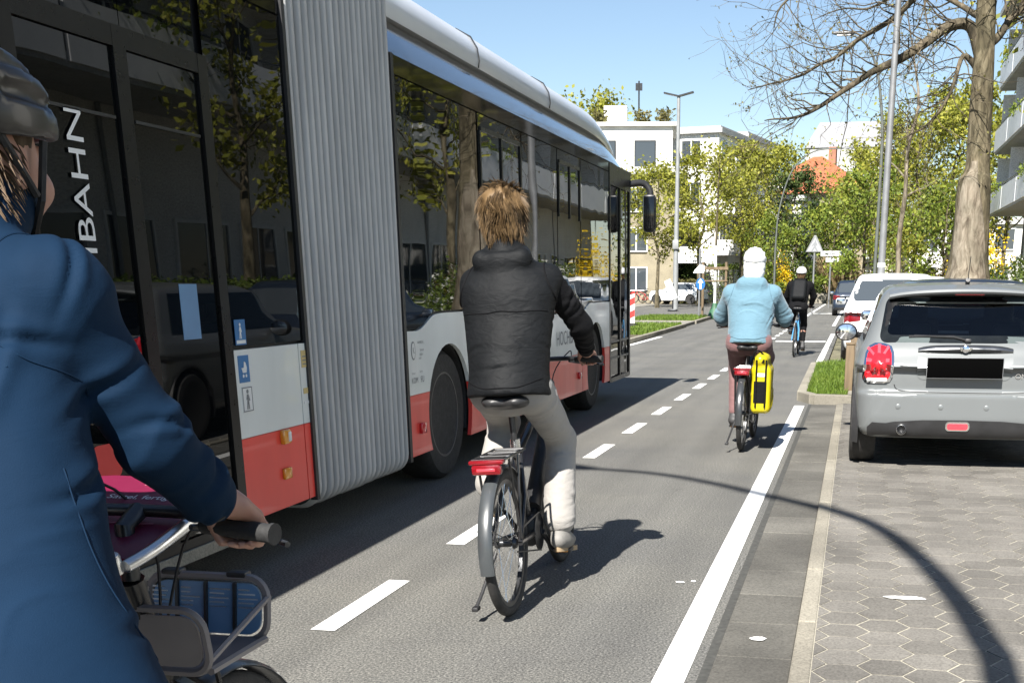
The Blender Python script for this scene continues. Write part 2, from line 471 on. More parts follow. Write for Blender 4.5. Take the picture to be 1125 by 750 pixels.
MAT['grass'] = foliage('grass_blades', (0.0595, 0.1105, 0.01275), (0.1105, 0.1785, 0.02125), (0.187, 0.255, 0.0425), .3)
def bark(name, c0, c1, c2):
    m, t, n, l, b = nt(name)
    co = coords(n, l, (1, 1, .28)); f = noise(n, l, co, 9, 5, .65, .6); f2 = noise(n, l, coords(n, l), 2.2, 3)
    c = ramp(n, l, f, [(.32, c0), (.5, c1), (.66, c2)])
    mx = n.new('ShaderNodeMix'); mx.data_type = 'RGBA'; mx.blend_type = 'MULTIPLY'; mx.inputs[0].default_value = 1
    l.new(c, mx.inputs[6]); l.new(ramp(n, l, f2, [(.35, (.7, .72, .66)), (.65, (1.1, 1.08, 1.02))]), mx.inputs[7])
    l.new(mx.outputs[2], b.inputs['Base Color']); b.inputs['Roughness'].default_value = .92; b.inputs['Specular IOR Level'].default_value = .2
    bumpn(n, l, b, f, .9, .02); return m
MAT['bark'] = bark('bark', (0.02975, 0.0255, 0.017), (0.1062, 0.08925, 0.0595), (0.204, 0.1742, 0.1232))
MAT['bark_pale'] = bark('bark_pale', (0.0595, 0.04675, 0.0357), (0.17, 0.1445, 0.1148), (0.272, 0.238, 0.1955))
MAT['bark_dark'] = bark('bark_dark', (.03, .026, .02), (.085, .07, .05), (.16, .135, .10))
def gloss_glass(name, tint=(.010, .012, .013), wav=.05, sc=1.3, rough=.012, ior=1.55):
    """dark tinted pane that mirrors the street, slightly wavy like tempered glass"""
    m, t, n, l, b = nt(name)
    b.inputs['Base Color'].default_value = (*tint, 1); b.inputs['Roughness'].default_value = rough; b.inputs['IOR'].default_value = ior
    b.inputs['Specular IOR Level'].default_value = .6
    co = coords(n, l, (1, 1, .55)); f = noise(n, l, co, sc, 1, .4, .3)
    bumpn(n, l, b, f, 1.0, wav); return m
MAT['bus_glass'] = gloss_glass('bus_glass', (.0025, .003, .0035), .0035, 1.3, .012, 1.56)
MAT['bus_glass_rear'] = gloss_glass('bus_glass_rear', (.002, .0025, .003), .004, 1.3, .012, 1.36)
MAT['bus_gloss'] = gloss_glass('bus_gloss_black', (.004, .004, .005), .004, 1.2, .05, 1.36)
MAT['house_glass'] = gloss_glass('house_glass', (.05, .06, .07), .01, 1.0, .03, 1.5)
def clear_glass(name, tint=(.55, .6, .6), k=.0):
    m, t, n, l, b = nt(name)
    tr = n.new('ShaderNodeBsdfTransparent'); tr.inputs[0].default_value = (*tint, 1)
    gl = n.new('ShaderNodeBsdfGlossy'); gl.inputs['Roughness'].default_value = .01; gl.inputs['Color'].default_value = (1, 1, 1, 1)
    fr = n.new('ShaderNodeFresnel'); fr.inputs[0].default_value = 1.5
    mx = n.new('ShaderNodeMixShader'); l.new(fr.outputs[0], mx.inputs[0]); l.new(tr.outputs[0], mx.inputs[1]); l.new(gl.outputs[0], mx.inputs[2])
    l.new(mx.outputs[0], n['Material Output'].inputs['Surface']); return m
MAT['car_glass'] = clear_glass('car_glass', (.72, .77, .76))
MAT['bus_white'] = mat('bus_white', (.70, .73, .71), .32, var=.09, vs=2.2, stretch=(1, 1, .35), coat=.25, bump=.06, bs=2, bdist=.01)
MAT['bus_red'] = mat('bus_red', (.76, .060, .045), .32, var=.14, vs=2.2, stretch=(1, 1, .35), coat=.12, bump=.06, bs=2, bdist=.01)
MAT['bus_silver'] = mat('bus_roof', (.66, .68, .70), .32, var=.04, vs=.8, coat=.4)
MAT['bus_cove'] = mat('bus_cove', (.05, .06, .075), .12, var=.1, vs=.7, coat=1.0, metal=.5)
MAT['rubber'] = mat('rubber', (.018, .018, .018), .75, var=.3, vs=20, bump=.3, bs=120)
MAT['tyre'] = mat('tyre', (.025, .024, .023), .8, var=.35, vs=25, bump=.4, bs=160)
MAT['black'] = mat('black_plastic', (.02, .02, .021), .45, var=.2, vs=10, bump=.1, bs=200)
MAT['black_gloss'] = mat('black_gloss', (.006, .006, .0065), .3, var=.1, coat=.0, spec=.3)
MAT['dark_metal'] = mat('dark_metal', (.06, .062, .065), .35, metal=.7, var=.15)
MAT['steel'] = mat('steel', (.62, .63, .64), .28, metal=1.0, var=.1, vs=12)
MAT['chrome'] = mat('chrome', (.85, .85, .86), .06, metal=1.0, var=.03, rvar=0)
MAT['galv'] = mat('galvanised', (.22, .225, .23), .5, metal=.4, var=.15, vs=5)
MAT['pole_grey'] = mat('pole_grey', (.26, .27, .27), .5, metal=.2, var=.12, vs=4)
MAT['pole_green'] = mat('pole_greygreen', (.09, .10, .09), .5, var=.2, vs=3)
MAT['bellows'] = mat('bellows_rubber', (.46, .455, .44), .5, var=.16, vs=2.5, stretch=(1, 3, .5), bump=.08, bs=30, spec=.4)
MAT['bellows_shade'] = mat('bellows_shade', (.03, .033, .036), .7, var=.15, vs=3)  # painted shade for the folds between the bellows ribs
MAT['amber'] = mat('amber_lens', (.75, .30, .02), .2, var=.1, coat=.6)
MAT['red_lens'] = mat('red_lens', (.55, .012, .02), .15, var=.12, vs=40, coat=.8)
MAT['red_dark'] = mat('red_lens_dark', (.17, .004, .008), .2, var=.15, vs=40, coat=.6)
MAT['sole_tan'] = mat('sole_tan', (.30, .22, .13), .7, var=.1)
MAT['joint'] = mat('tar_joint', (.05, .05, .045), .9, var=.3, vs=30)
MAT['red_bright'] = mat('red_lens_bright', (.85, .05, .07), .2, var=.1, vs=40, coat=.8)
MAT['sticker_blue'] = mat('sticker_blue', (.03, .16, .38), .4, var=.05)
MAT['sign_blue'] = mat('sign_blue', (0.014, 0.119, 0.35), .4, var=.05)
MAT['white_print'] = mat('white_print', (.75, .76, .75), .45, var=.04)
MAT['grey_print'] = mat('grey_print', (.20, .21, .22), .5, var=.05)
MAT['yellow_sticker'] = mat('yellow_sticker', (.62, .48, .20), .5, var=.05)
MAT['sign_white'] = mat('sign_white', (.74, .75, .74), .45, var=.06)
MAT['sign_back'] = mat('sign_back', (.30, .31, .32), .5, var=.08)
MAT['sign_red'] = mat('sign_red', (.60, .04, .035), .4, var=.06)
MAT['wood'] = mat('wood', (0.15, 0.1087, 0.06375), .8, var=.3, vs=8, bump=.3, bs=30, stretch=(2.25, 2.25, 0.3))
MAT['green_bag'] = mat('green_bag', (.03, .10, .05), .6, var=.2)
MAT['roof_red'] = mat('roof_red', (0.315, 0.0975, 0.045), .8, var=.25, vs=3, bump=.4, bs=12)
MAT['roof_grey'] = mat('roof_grey', (.22, .225, .24), .7, var=.12, vs=1.5)
def carpaint(name, c, metal=.35):
    m, t, n, l, b = nt(name); co = coords(n, l)
    f = noise(n, l, co, 2.0, 2); l.new(ramp(n, l, f, [(.3, mul(c, .95)), (.7, mul(c, 1.04))]), b.inputs['Base Color'])
    b.inputs['Metallic'].default_value = metal; b.inputs['Roughness'].default_value = .38; b.inputs['Coat Weight'].default_value = .45; b.inputs['Coat Roughness'].default_value = .06
    g = noise(n, l, co, 900, 2); bumpn(n, l, b, g, .04, .001); return m
MAT['car_grey'] = carpaint('car_paint_grey', (0.1426, 0.1527, 0.1546), .15)
MAT['car_blue'] = carpaint('car_paint_navy', (.015, .025, .045), .3)
MAT['car_white'] = carpaint('car_paint_white', (.78, .79, .79), 0)
MAT['car_silver'] = carpaint('car_paint_silver', (.5, .5, .5), .5)
MAT['car_red'] = carpaint('car_paint_red', (.35, .03, .03), .1)
def cloth(name, c, rough=.75, weave=700, bump=.15, var=.08, fold=.0, sheen=.1, spec=.35):
    m, t, n, l, b = nt(name); co = coords(n, l)
    f = noise(n, l, co, 7, 4); l.new(ramp(n, l, f, [(.3, mul(c, 1 - var)), (.7, mul(c, 1 + var))]), b.inputs['Base Color'])
    b.inputs['Roughness'].default_value = rough; b.inputs['Specular IOR Level'].default_value = spec; b.inputs['Sheen Weight'].default_value = sheen
    g = noise(n, l, co, weave, 2); u = bumpn(n, l, b, g, bump, .0015)
    if fold > 0:
        h = noise(n, l, coords(n, l, (1, 1, 2.2)), 13, 3, .5, .8)
        u2 = n.new('ShaderNodeBump'); u2.inputs['Strength'].default_value = fold; u2.inputs['Distance'].default_value = .012
        l.new(h, u2.inputs['Height']); l.new(u2.outputs[0], u.inputs['Normal'])
    return m
MAT['jacket_black'] = cloth('jacket_black', (0.00416, 0.00496, 0.006), .68, 500, .15, .15, .5, .0, .2)
MAT['jacket_blue'] = cloth('jacket_blue', (.0042, .0165, .039), .8, 600, .25, .10, .10, .0, .10)
MAT['jacket_navy'] = cloth('trouser_navy', (.006, .017, .038), .85, 500, .2, .1, .1, .0, .1)
MAT['trouser_beige'] = cloth('trouser_beige', (.30, .285, .265), .85, 400, .25, .06, .5)
MAT['hoodie'] = cloth('hoodie_blue', (0.1045, 0.1952, 0.2509), .9, 300, .3, .06, .5, .2)
MAT['hoodie_rib'] = cloth('hoodie_rib', (0.07667, 0.1533, 0.2021), .9, 300, .3, .06, .5, .2)
MAT['trouser_pink'] = cloth('trouser_pink', (0.1615, 0.085, 0.085), .85, 400, .2, .08, .4)
MAT['cloth_white'] = cloth('cloth_white', (.75, .75, .73), .85, 400, .2, .05, .25)
MAT['cloth_black'] = cloth('cloth_black', (.0045, .0046, .0055), .85, 400, .2, .2, .4, .0, .15)
MAT['shoe_white'] = mat('shoe_white', (0.1674, 0.1612, 0.1488), .65, var=.12, vs=20, bump=.2, bs=150)
MAT['shoe_dark'] = mat('shoe_dark', (.05, .05, .052), .6, var=.2, vs=20)
MAT['tarpaulin_yellow'] = mat('tarpaulin_yellow', (0.4752, 0.396, 0.0072), .35, var=.06, vs=6, bump=.25, bs=12, bdist=.01)
def skin_mat(name, c):
    m, t, n, l, b = nt(name); co = coords(n, l); f = noise(n, l, co, 18, 4)
    l.new(ramp(n, l, f, [(.3, (c[0] * .9, c[1] * .8, c[2] * .78)), (.7, c)]), b.inputs['Base Color'])
    b.inputs['Roughness'].default_value = .5; b.inputs['Subsurface Weight'].default_value = .12; b.inputs['Subsurface Radius'].default_value = (.01, .004, .002); b.inputs['Subsurface Scale'].default_value = .5
    bumpn(n, l, b, noise(n, l, co, 220, 2), .15, .001); return m
MAT['skin'] = skin_mat('skin', (0.374, 0.2125, 0.1573))
def hair_mat(name, c):
    m, t, n, l, b = nt(name); g = n.new('ShaderNodeNewGeometry')
    l.new(ramp(n, l, g.outputs['Random Per Island'], [(0, mul(c, .45)), (.5, c), (1, mul(c, 1.55))]), b.inputs['Base Color'])
    b.inputs['Roughness'].default_value = .6; b.inputs['Specular IOR Level'].default_value = .28; return m
MAT['hair_blond'] = hair_mat('hair_blond', (0.09216, 0.0576, 0.02592))
MAT['hair_dark_blond'] = hair_mat('hair_dark_blond', (0.068, 0.04, 0.0176))
MAT['helmet_black'] = mat('helmet_black', (.003, .0033, .004), .42, var=.2, coat=.15)
MAT['helmet_white'] = mat('helmet_white', (.78, .78, .78), .3, var=.03, coat=.5)
MAT['frame_black'] = mat('frame_black', (.016, .016, .017), .3, var=.1, coat=.4)
MAT['frame_red'] = mat('frame_red', (.42, .03, .03), .3, var=.08, coat=.5)
MAT['frame_blue'] = mat('frame_blue', (.07, .26, .50), .3, var=.08, coat=.5)
MAT['fender_grey'] = mat('fender_grey', (.045, .05, .053), .35, var=.15, coat=.4)
MAT['fender_dark'] = mat('fender_dark', (.03, .032, .034), .3, var=.15, coat=.4)
MAT['basket_grey'] = mat('basket_grey', (.20, .18, .175), .5, var=.12)
MAT['panel_blue'] = mat('panel_blue', (.13, .26, .44), .35, var=.08)
MAT['plate_burgundy'] = mat('plate_burgundy', (.14, .008, .035), .4, var=.08)
MAT['pink_print'] = mat('pink_print', (.38, .12, .17), .5)
MAT['aluminium'] = mat('aluminium', (.70, .71, .72), .3, metal=.9, var=.08)
MAT['orange_lens'] = mat('orange_reflector', (.85, .35, .02), .25, var=.1, coat=.5)
MAT['seat_fabric'] = mat('seat_fabric', (.02, .02, .022), .85, var=.2)
MAT['curtain'] = mat('curtain', (.55, .53, .48), .9, var=.1, vs=3, stretch=(6, 6, .4))
MAT['balcony_panel'] = mat('balcony_panel', (.74, .75, .76), .5, var=.06, vs=3)
MAT['dark_door'] = mat('dark_door', (.05, .05, .055), .5)
# ------------------------------------------------------------------ ground, road, kerbs, markings
def S(o): o['kind'] = 'structure'; return o
def sheet(name, poly, z, m, th=None):
    mb = MB()
    if th: mb.prism(poly, z - th, z, 'z')
    else: mb.add([(x, y, z) for x, y in poly], [tuple(range(len(poly)))])
    o = obj(name, mb, m, smooth=False)
    return S(o)
def rect(x0, x1, y0, y1): return [(x0, y0), (x1, y0), (x1, y1), (x0, y1)]
sheet('ground', rect(-600, 600, -300, 900), -.05, MAT['ground'])
sheet('road', rect(-14, -.475, -40, 330), 0, MAT['asphalt'])
sheet('side_street', rect(-140, -14, 50, 78), -.004, MAT['asphalt_far'])
sheet('far_pavement', rect(-140, -13.9, 78, 92), .02, MAT['slab'], .06)

def strips(name, items, z, m, kind=True):
    mb = MB()
    for poly in items: mb.add([(x, y, z) for x, y in poly], [tuple(range(len(poly)))])
    return S(obj(name, mb, m, smooth=False))
LX = -2.17
strips('lane_dashes', [rect(LX - .055, LX + .055, 4.545 + 1.784 * k, 5.455 + 1.784 * k) for k in range(-3, 26)], .004, MAT['road_white'])
strips('edge_line', [rect(-.672, -.552, -12, 14.82), rect(-.69, -.57, 20.4, 37), rect(-.8, -.68, 44, 95)], .004, MAT['road_white'])
strips('crossing_lines', [rect(-2.0, -.72, 31.6, 32.25), rect(-2.1, -.9, 62, 63.2), rect(-5.42, -5.28, 24, 34), rect(-2.3, -2.16, 56, 92)], .0045, MAT['road_white'])

# gutter of concrete slabs, then the flush kerb of pale stone
mb = MB(); rg = random.Random(4); y = -6.0
while y < 15.0:
    L = .5; mb.rbox((-.322, y + L / 2 + .0, -.045 + rg.uniform(-.003, .003)), (.298, L - .007, .1), .004); y += L
o = S(obj('gutter', mb, MAT['gutter'], smooth=False))
sheet('gutter_joint', rect(-.51, -.16, -8, 15.0), .0015, MAT['joint'])
mb = MB(); y = -6.0
while y < 14.9:
    mb.rbox((-.132, y + .5, -.04 + rg.uniform(-.002, .003)), (.078, .988, .13), .008); y += 1.0
S(obj('kerb', mb, MAT['kerb'], smooth=False))
# parking bay: hexagonal pavers on a sandy bed
sheet('parking_bed', rect(-.094, 2.32, -8, 14.98), .0222, MAT['grout'])
def hexfield(x0, x1, y0, y1, s, z, gap, seed):
    rg = random.Random(seed); mb = MB(); w = s * 2; hgt = s * math.sqrt(3); i = 0; x = x0 - w
    while x < x1 + w:
        y = y0 - hgt + (hgt / 2 if i % 2 else 0)
        while y < y1 + hgt:
            r_ = s - gap; ring = []; zz = z + .0012 + rg.uniform(-.0012, .0012); tx, ty = rg.uniform(-.006, .006), rg.uniform(-.006, .006)
            for k in range(6):
                a = math.pi * k / 3; px = min(max(x + r_ * math.cos(a), x0), x1); py = min(max(y + r_ * math.sin(a), y0), y1); ring.append((px, py, zz + (px - x) * tx + (py - y) * ty))
            area = abs(sum(ring[k][0] * ring[(k + 1) % 6][1] - ring[(k + 1) % 6][0] * ring[k][1] for k in range(6))) / 2
            if area > .002:
                c = (sum(q[0] for q in ring) / 6, sum(q[1] for q in ring) / 6)
                low = [(q[0] + (q[0] - c[0]) * .045, q[1] + (q[1] - c[1]) * .045, z - .02) for q in ring]
                mb.add(ring + low, [tuple(range(6))] + [(k, k + 6, (k + 1) % 6 + 6, (k + 1) % 6) for k in range(6)])
            y += hgt
        x += 1.5 * s; i += 1
    return mb
S(obj('parking_bay', hexfield(-.09, 2.3, -5, 15.0, .112, .024, .0062, 5), MAT['paver'], smooth=False))
sheet('parking_bed', rect(.08, 2.32, 14.98, 48), .0165, MAT['grout'])
S(obj('parking_bay', hexfield(.1, 2.3, 15.0, 46, .15, .018, .005, 6), MAT['paver'], smooth=False))
# pavement along the houses
mb = MB(); y = -8.0; r2 = random.Random(8)
while y < 60:
    for k in range(5): mb.rbox((2.62 + k * .52, y + .25 + (k % 2) * .25, .05 + r2.uniform(-.003, .003)), (.508, .492, .08), .005)
    y += .5
S(obj('pavement', mb, MAT['slab'], smooth=False))
sheet('verge_soil', rect(2.34, 12, -8, 62), .03, MAT['soil'])

# planted island between the parking bays, left median islands
def kerb_ring(name, poly, h=.12, w=.12, close=True):
    mb = MB(); n = len(poly)
    for i in range(n if close else n - 1):
        a = Vector((*poly[i], 0)); b = Vector((*poly[(i + 1) % n], 0)); d = b - a; L = d.length; m = max(1, int(L / 1.0)); d.normalize()
        for k in range(m):
            q = a + d * (L * (k + .5) / m); M = Matrix.Rotation(math.atan2(d.y, d.x), 3, 'Z')
            mb.rbox((q.x, q.y, h / 2 - .05), (L / m + .0 - .012, w, h + .1), .012, M)
    return S(obj(name, mb, MAT['kerb'], smooth=False))
isl = [(-.62, 15.55), (-.45, 15.12), (.02, 15.05), (.02, 22.1), (-.2, 22.1), (-.66, 21.4)]
kerb_ring('island_kerb', isl)
sheet('island_soil', [(-.57, 15.6), (-.42, 15.18), (-.04, 15.12), (-.04, 22.02), (-.2, 22.02), (-.6, 21.36)], .09, MAT['soil'])
med = [(-5.5, 29.5), (-5.75, 41.8), (-9.5, 41.8), (-9.5, 29.5)]
kerb_ring('median_kerb', med); sheet('median_soil', [(-5.56, 29.6), (-5.8, 41.7), (-9.4, 41.7), (-9.4, 29.6)], .09, MAT['soil'])
sheet('median_path', [(-5.78, 42.0), (-5.85, 45.2), (-13.8, 45.2), (-13.8, 42.0)], .10, MAT['slab'], .14)
med2 = [(-5.86, 45.4), (-6.1, 53), (-9.0, 53), (-9.0, 45.4)]
kerb_ring('median_kerb', med2); sheet('median_soil', [(-5.95, 45.5), (-6.15, 52.9), (-8.9, 52.9), (-8.9, 45.5)], .09, MAT['soil'])
# island with ornamental grass at the end of the street
far_isl = [(-4.6, 96), (1.2, 96), (3.0, 104), (3, 120), (-4.6, 120)]
kerb_ring('far_island_kerb', far_isl, .75, .3); sheet('far_island_soil', [(-4.5, 96.2), (1.1, 96.2), (2.9, 104), (2.9, 119), (-4.5, 119)], .5, MAT['soil'])

# ------------------------------------------------------------------ grass (nobody could count it)
def blades(name, label, polys, n, hmin, hmax, z, seed, wd=.006):
    rg = np.random.RandomState(seed); V = []; F = []
    from mathutils.geometry import intersect_point_tri_2d
    for poly, cnt in zip(polys, n):
        P = np.array(poly); lo, hi = P.min(0), P.max(0); k = 0
        while k < cnt:
            x, y = lo + (hi - lo) * rg.rand(2); ins = False; j = len(P) - 1
            for i in range(len(P)):
                if (P[i][1] > y) != (P[j][1] > y) and x < (P[j][0] - P[i][0]) * (y - P[i][1]) / (P[j][1] - P[i][1]) + P[i][0]: ins = not ins
                j = i
            if not ins: continue
            k += 1; a = rg.rand() * 6.283; hh = hmin + (hmax - hmin) * rg.rand() ** 1.5; w = wd * (.7 + .6 * rg.rand()); lean = hh * (.2 + .5 * rg.rand()); b = rg.rand() * 6.283
            dx, dy = w * math.cos(a), w * math.sin(a); lx, ly = lean * math.cos(b), lean * math.sin(b); o = len(V)
            V += [(x - dx, y - dy, z), (x + dx, y + dy, z), (x + dx * .6 + lx * .35, y + dy * .6 + ly * .35, z + hh * .6), (x - dx * .6 + lx * .35, y - dy * .6 + ly * .35, z + hh * .6), (x + lx, y + ly, z + hh)]
            F += [(o, o + 1, o + 2, o + 3), (o + 3, o + 2, o + 4, o + 4)]
    me = bpy.data.meshes.new(name); me.from_pydata(V, [], [f if f[2] != f[3] else f[:3] for f in F]); me.update()
    o = link(name, me, MAT['grass'], None, False)
    return tag(o, label, 'grass', kind='stuff')
blades('grass', 'short bright green grass on the small kerbed island beside the parked cars', [[(-.56, 15.6), (-.42, 15.2), (-.05, 15.15), (-.05, 22), (-.2, 22), (-.6, 21.3)]], [6000], .03, .10, .09, 1, .007)
blades('grass', 'mown green grass on the median islands left of the road', [[(-5.6, 33), (-5.8, 41.6), (-9.3, 41.6), (-9.3, 33)], [(-6.1, 45.6), (-6.25, 52.6), (-8.8, 52.6), (-8.8, 45.6)]], [12000, 6000], .05, .14, .09, 2, .016)
# ------------------------------------------------------------------ trees, shrubs, hedges
def leaf_cloud(P, size, rs, droop=.3, aspect=.62):
    """one small bent quad per point, turned at random"""
    n = len(P); a = rs.normal(size=(n, 3)); a[:, 2] -= droop; a /= np.linalg.norm(a, axis=1)[:, None]
    b = rs.normal(size=(n, 3)); b -= (b * a).sum(1)[:, None] * a; b /= np.linalg.norm(b, axis=1)[:, None]
    s = size * (.35 + 1.1 * rs.rand(n))[:, None]
    V = np.stack([P - b * s * aspect * .1, P + a * s * .5 - b * s * aspect * .5, P + a * s, P + a * s * .5 + b * s * aspect * .5], 1).reshape(-1, 3)
    F = np.arange(4 * n).reshape(n, 4); return V, F
def grow(h, cr, tr, base, seed, nl=14, top=.92, up=.5, sub=6, twig=5, flat=1.0):
    rs = np.random.RandomState(seed); mb = MB(); tips = []
    tp = [np.array([0, 0, -.1])]; k = 7
    for i in range(1, k + 1): tp.append(np.array([rs.normal() * .025 * h * (i / k), rs.normal() * .025 * h * (i / k), h * top * i / k]))
    rad = [tr * (1.35 if i == 0 else (1 - .85 * i / k)) for i in range(k + 1)]
    mb.tube(smooth_path(tp, 3), list(np.interp(np.linspace(0, k, 3 * k + 1), range(k + 1), rad)), 9)
    def tpos(z): return np.array([np.interp(z, [q[2] for q in tp], [q[j] for q in tp]) for j in range(3)])
    for i in range(nl):
        f = base + (top - base) * ((i + .5) / nl) ** .9; z = f * h; a = i * 2.4 + rs.rand(); env = max(.15, math.sin(math.pi * min(1, max(.0, (f - base * .7) / (1.05 - base * .7))) ** .8))
        L = cr * env * (.75 + .5 * rs.rand()); p0 = tpos(z); d = np.array([math.cos(a) * flat, math.sin(a) * flat, up * (.5 + rs.rand())]); pts = [p0]
        for q in range(4):
            d = d + rs.normal(size=3) * .22; d[2] += .05; d /= np.linalg.norm(d); pts.append(pts[-1] + d * L / 4)
        r0 = max(.015, np.interp(z, [q[2] for q in tp], rad) * .5)
        mb.tube(pts, [r0 * (1 - .8 * q / 4) for q in range(5)], 6)
        for s in range(sub):
            t = .3 + .7 * (s + rs.rand()) / sub; q = min(3, int(t * 4)); b0 = pts[q] + (pts[q + 1] - pts[q]) * (t * 4 - q); dd = rs.normal(size=3); dd[2] = abs(dd[2]) * .8; dd = dd / np.linalg.norm(dd) + d * .6; l2 = L * .42 * (.5 + rs.rand()); e = b0 + dd / np.linalg.norm(dd) * l2
            mid = (b0 + e) / 2 + rs.normal(size=3) * l2 * .12
            mb.tube([b0, mid, e], [r0 * .35, r0 * .25, r0 * .1], 4); tips += [(mid, l2 * .5), (e, l2 * .5)]
            for w in range(twig):
                u = rs.rand(); c = b0 + (e - b0) * u; g = c + rs.normal(size=3) * l2 * .4; mb.tube([c, g], [r0 * .12, r0 * .05], 3, cap=False); tips.append((g, l2 * .35))
        tips.append((pts[-1], L * .15))
    return mb, tips
TREES = {}
def leafy_tree(label, loc, h, cr, tr, base, seed, lm, n, size, group='leafy street trees', nl=14, up=.5, rz=0, sc=1.0, bk='bark', spread=.55, sub=6, proto=None):
    t = thing('leafy_tree', label, 'tree', loc, (0, 0, rz), group); t.scale = (sc, sc, sc * random.uniform(.94, 1.06))
    if proto and proto in TREES:
        for o in TREES[proto]:
            c = o.copy(); COL.objects.link(c); c.parent = t
        return t
    mb, tips = grow(h, cr, tr, base, seed, nl, up=up, sub=sub); rs = np.random.RandomState(seed + 1)
    tr_o = obj('trunk', mb, MAT[bk], t, fix=False)
    C_ = np.array([q[0] for q in tips]); W = np.array([q[1] for q in tips]); keep = rs.rand(len(C_)) > .15; C_, W = C_[keep], W[keep]
    i = rs.randint(0, len(C_), n); P = C_[i] + rs.normal(size=(n, 3)) * (W[i] * spread)[:, None]
    P = P[P[:, 2] > h * base * .6]
    V, F = leaf_cloud(P, size, rs); cr_o = npmesh('crown', V, F, MAT[lm], t, False)
    if proto: TREES[proto] = [tr_o, cr_o]
    return t
def shrub(name, label, cat, loc, r, n, size, lm, seed, group=None, stems=True, box=None, extra=None):
    t = thing(name, label, cat, loc, (0, 0, 0), group); rs = np.random.RandomState(seed)
    if box:
        bx_, by_, bz_ = box; P = rs.rand(n, 3); 
        sh = rs.rand(n) < .75; ax = rs.randint(0, 3, n); sd = rs.rand(n) < .5
        for a in range(3):
            m = sh & (ax == a); P[m, a] = np.where(sd[m] | (a == 2), 1 - .12 * rs.rand(m.sum()), .12 * rs.rand(m.sum()))
        P = (P - [.5, .5, 0]) * [bx_, by_, bz_] + fbm(P * 5 + seed, 2)[:, None] * .10
    else:
        d = rs.normal(size=(n, 3)); d /= np.linalg.norm(d, axis=1)[:, None]; d[:, 2] = np.abs(d[:, 2]) * 1.0
        q = (.45 + .55 * rs.rand(n) ** .5) * (1 + .35 * fbm(d * 2.3 + seed, 2)); P = d * q[:, None] * np.array(r)
        P[:, 2] += .05
    V, F = leaf_cloud(P, size, rs); npmesh('foliage', V, F, MAT[lm], t, False)
    if extra:
        lm2, n2, s2 = extra; k = rs.randint(0, len(P), n2); top = P[k]; top = top[top[:, 2] > np.median(P[:, 2]) * .9] * 1.03
        V, F = leaf_cloud(top, s2, rs, 0); npmesh('blossom', V, F, MAT[lm2], t, False)
    mb = MB()
    for k in range(7 if not box else max(5, int(max(box) * 2))):
        if box: x, y, hh = (rs.rand() - .5) * box[0] * .85, (rs.rand() - .5) * box[1] * .85, box[2] * .8
        else: x, y, hh = rs.normal() * r[0] * .15, rs.normal() * r[1] * .15, r[2] * .8
        mb.tube([(x, y, -.05), (x * 1.4, y * 1.4, hh * .5), (x * 1.8 if not box else x, y * 1.8 if not box else y, hh)], [.022, .016, .006], 5)
    obj('stem', mb, MAT['bark_dark'], t, fix=False); return t

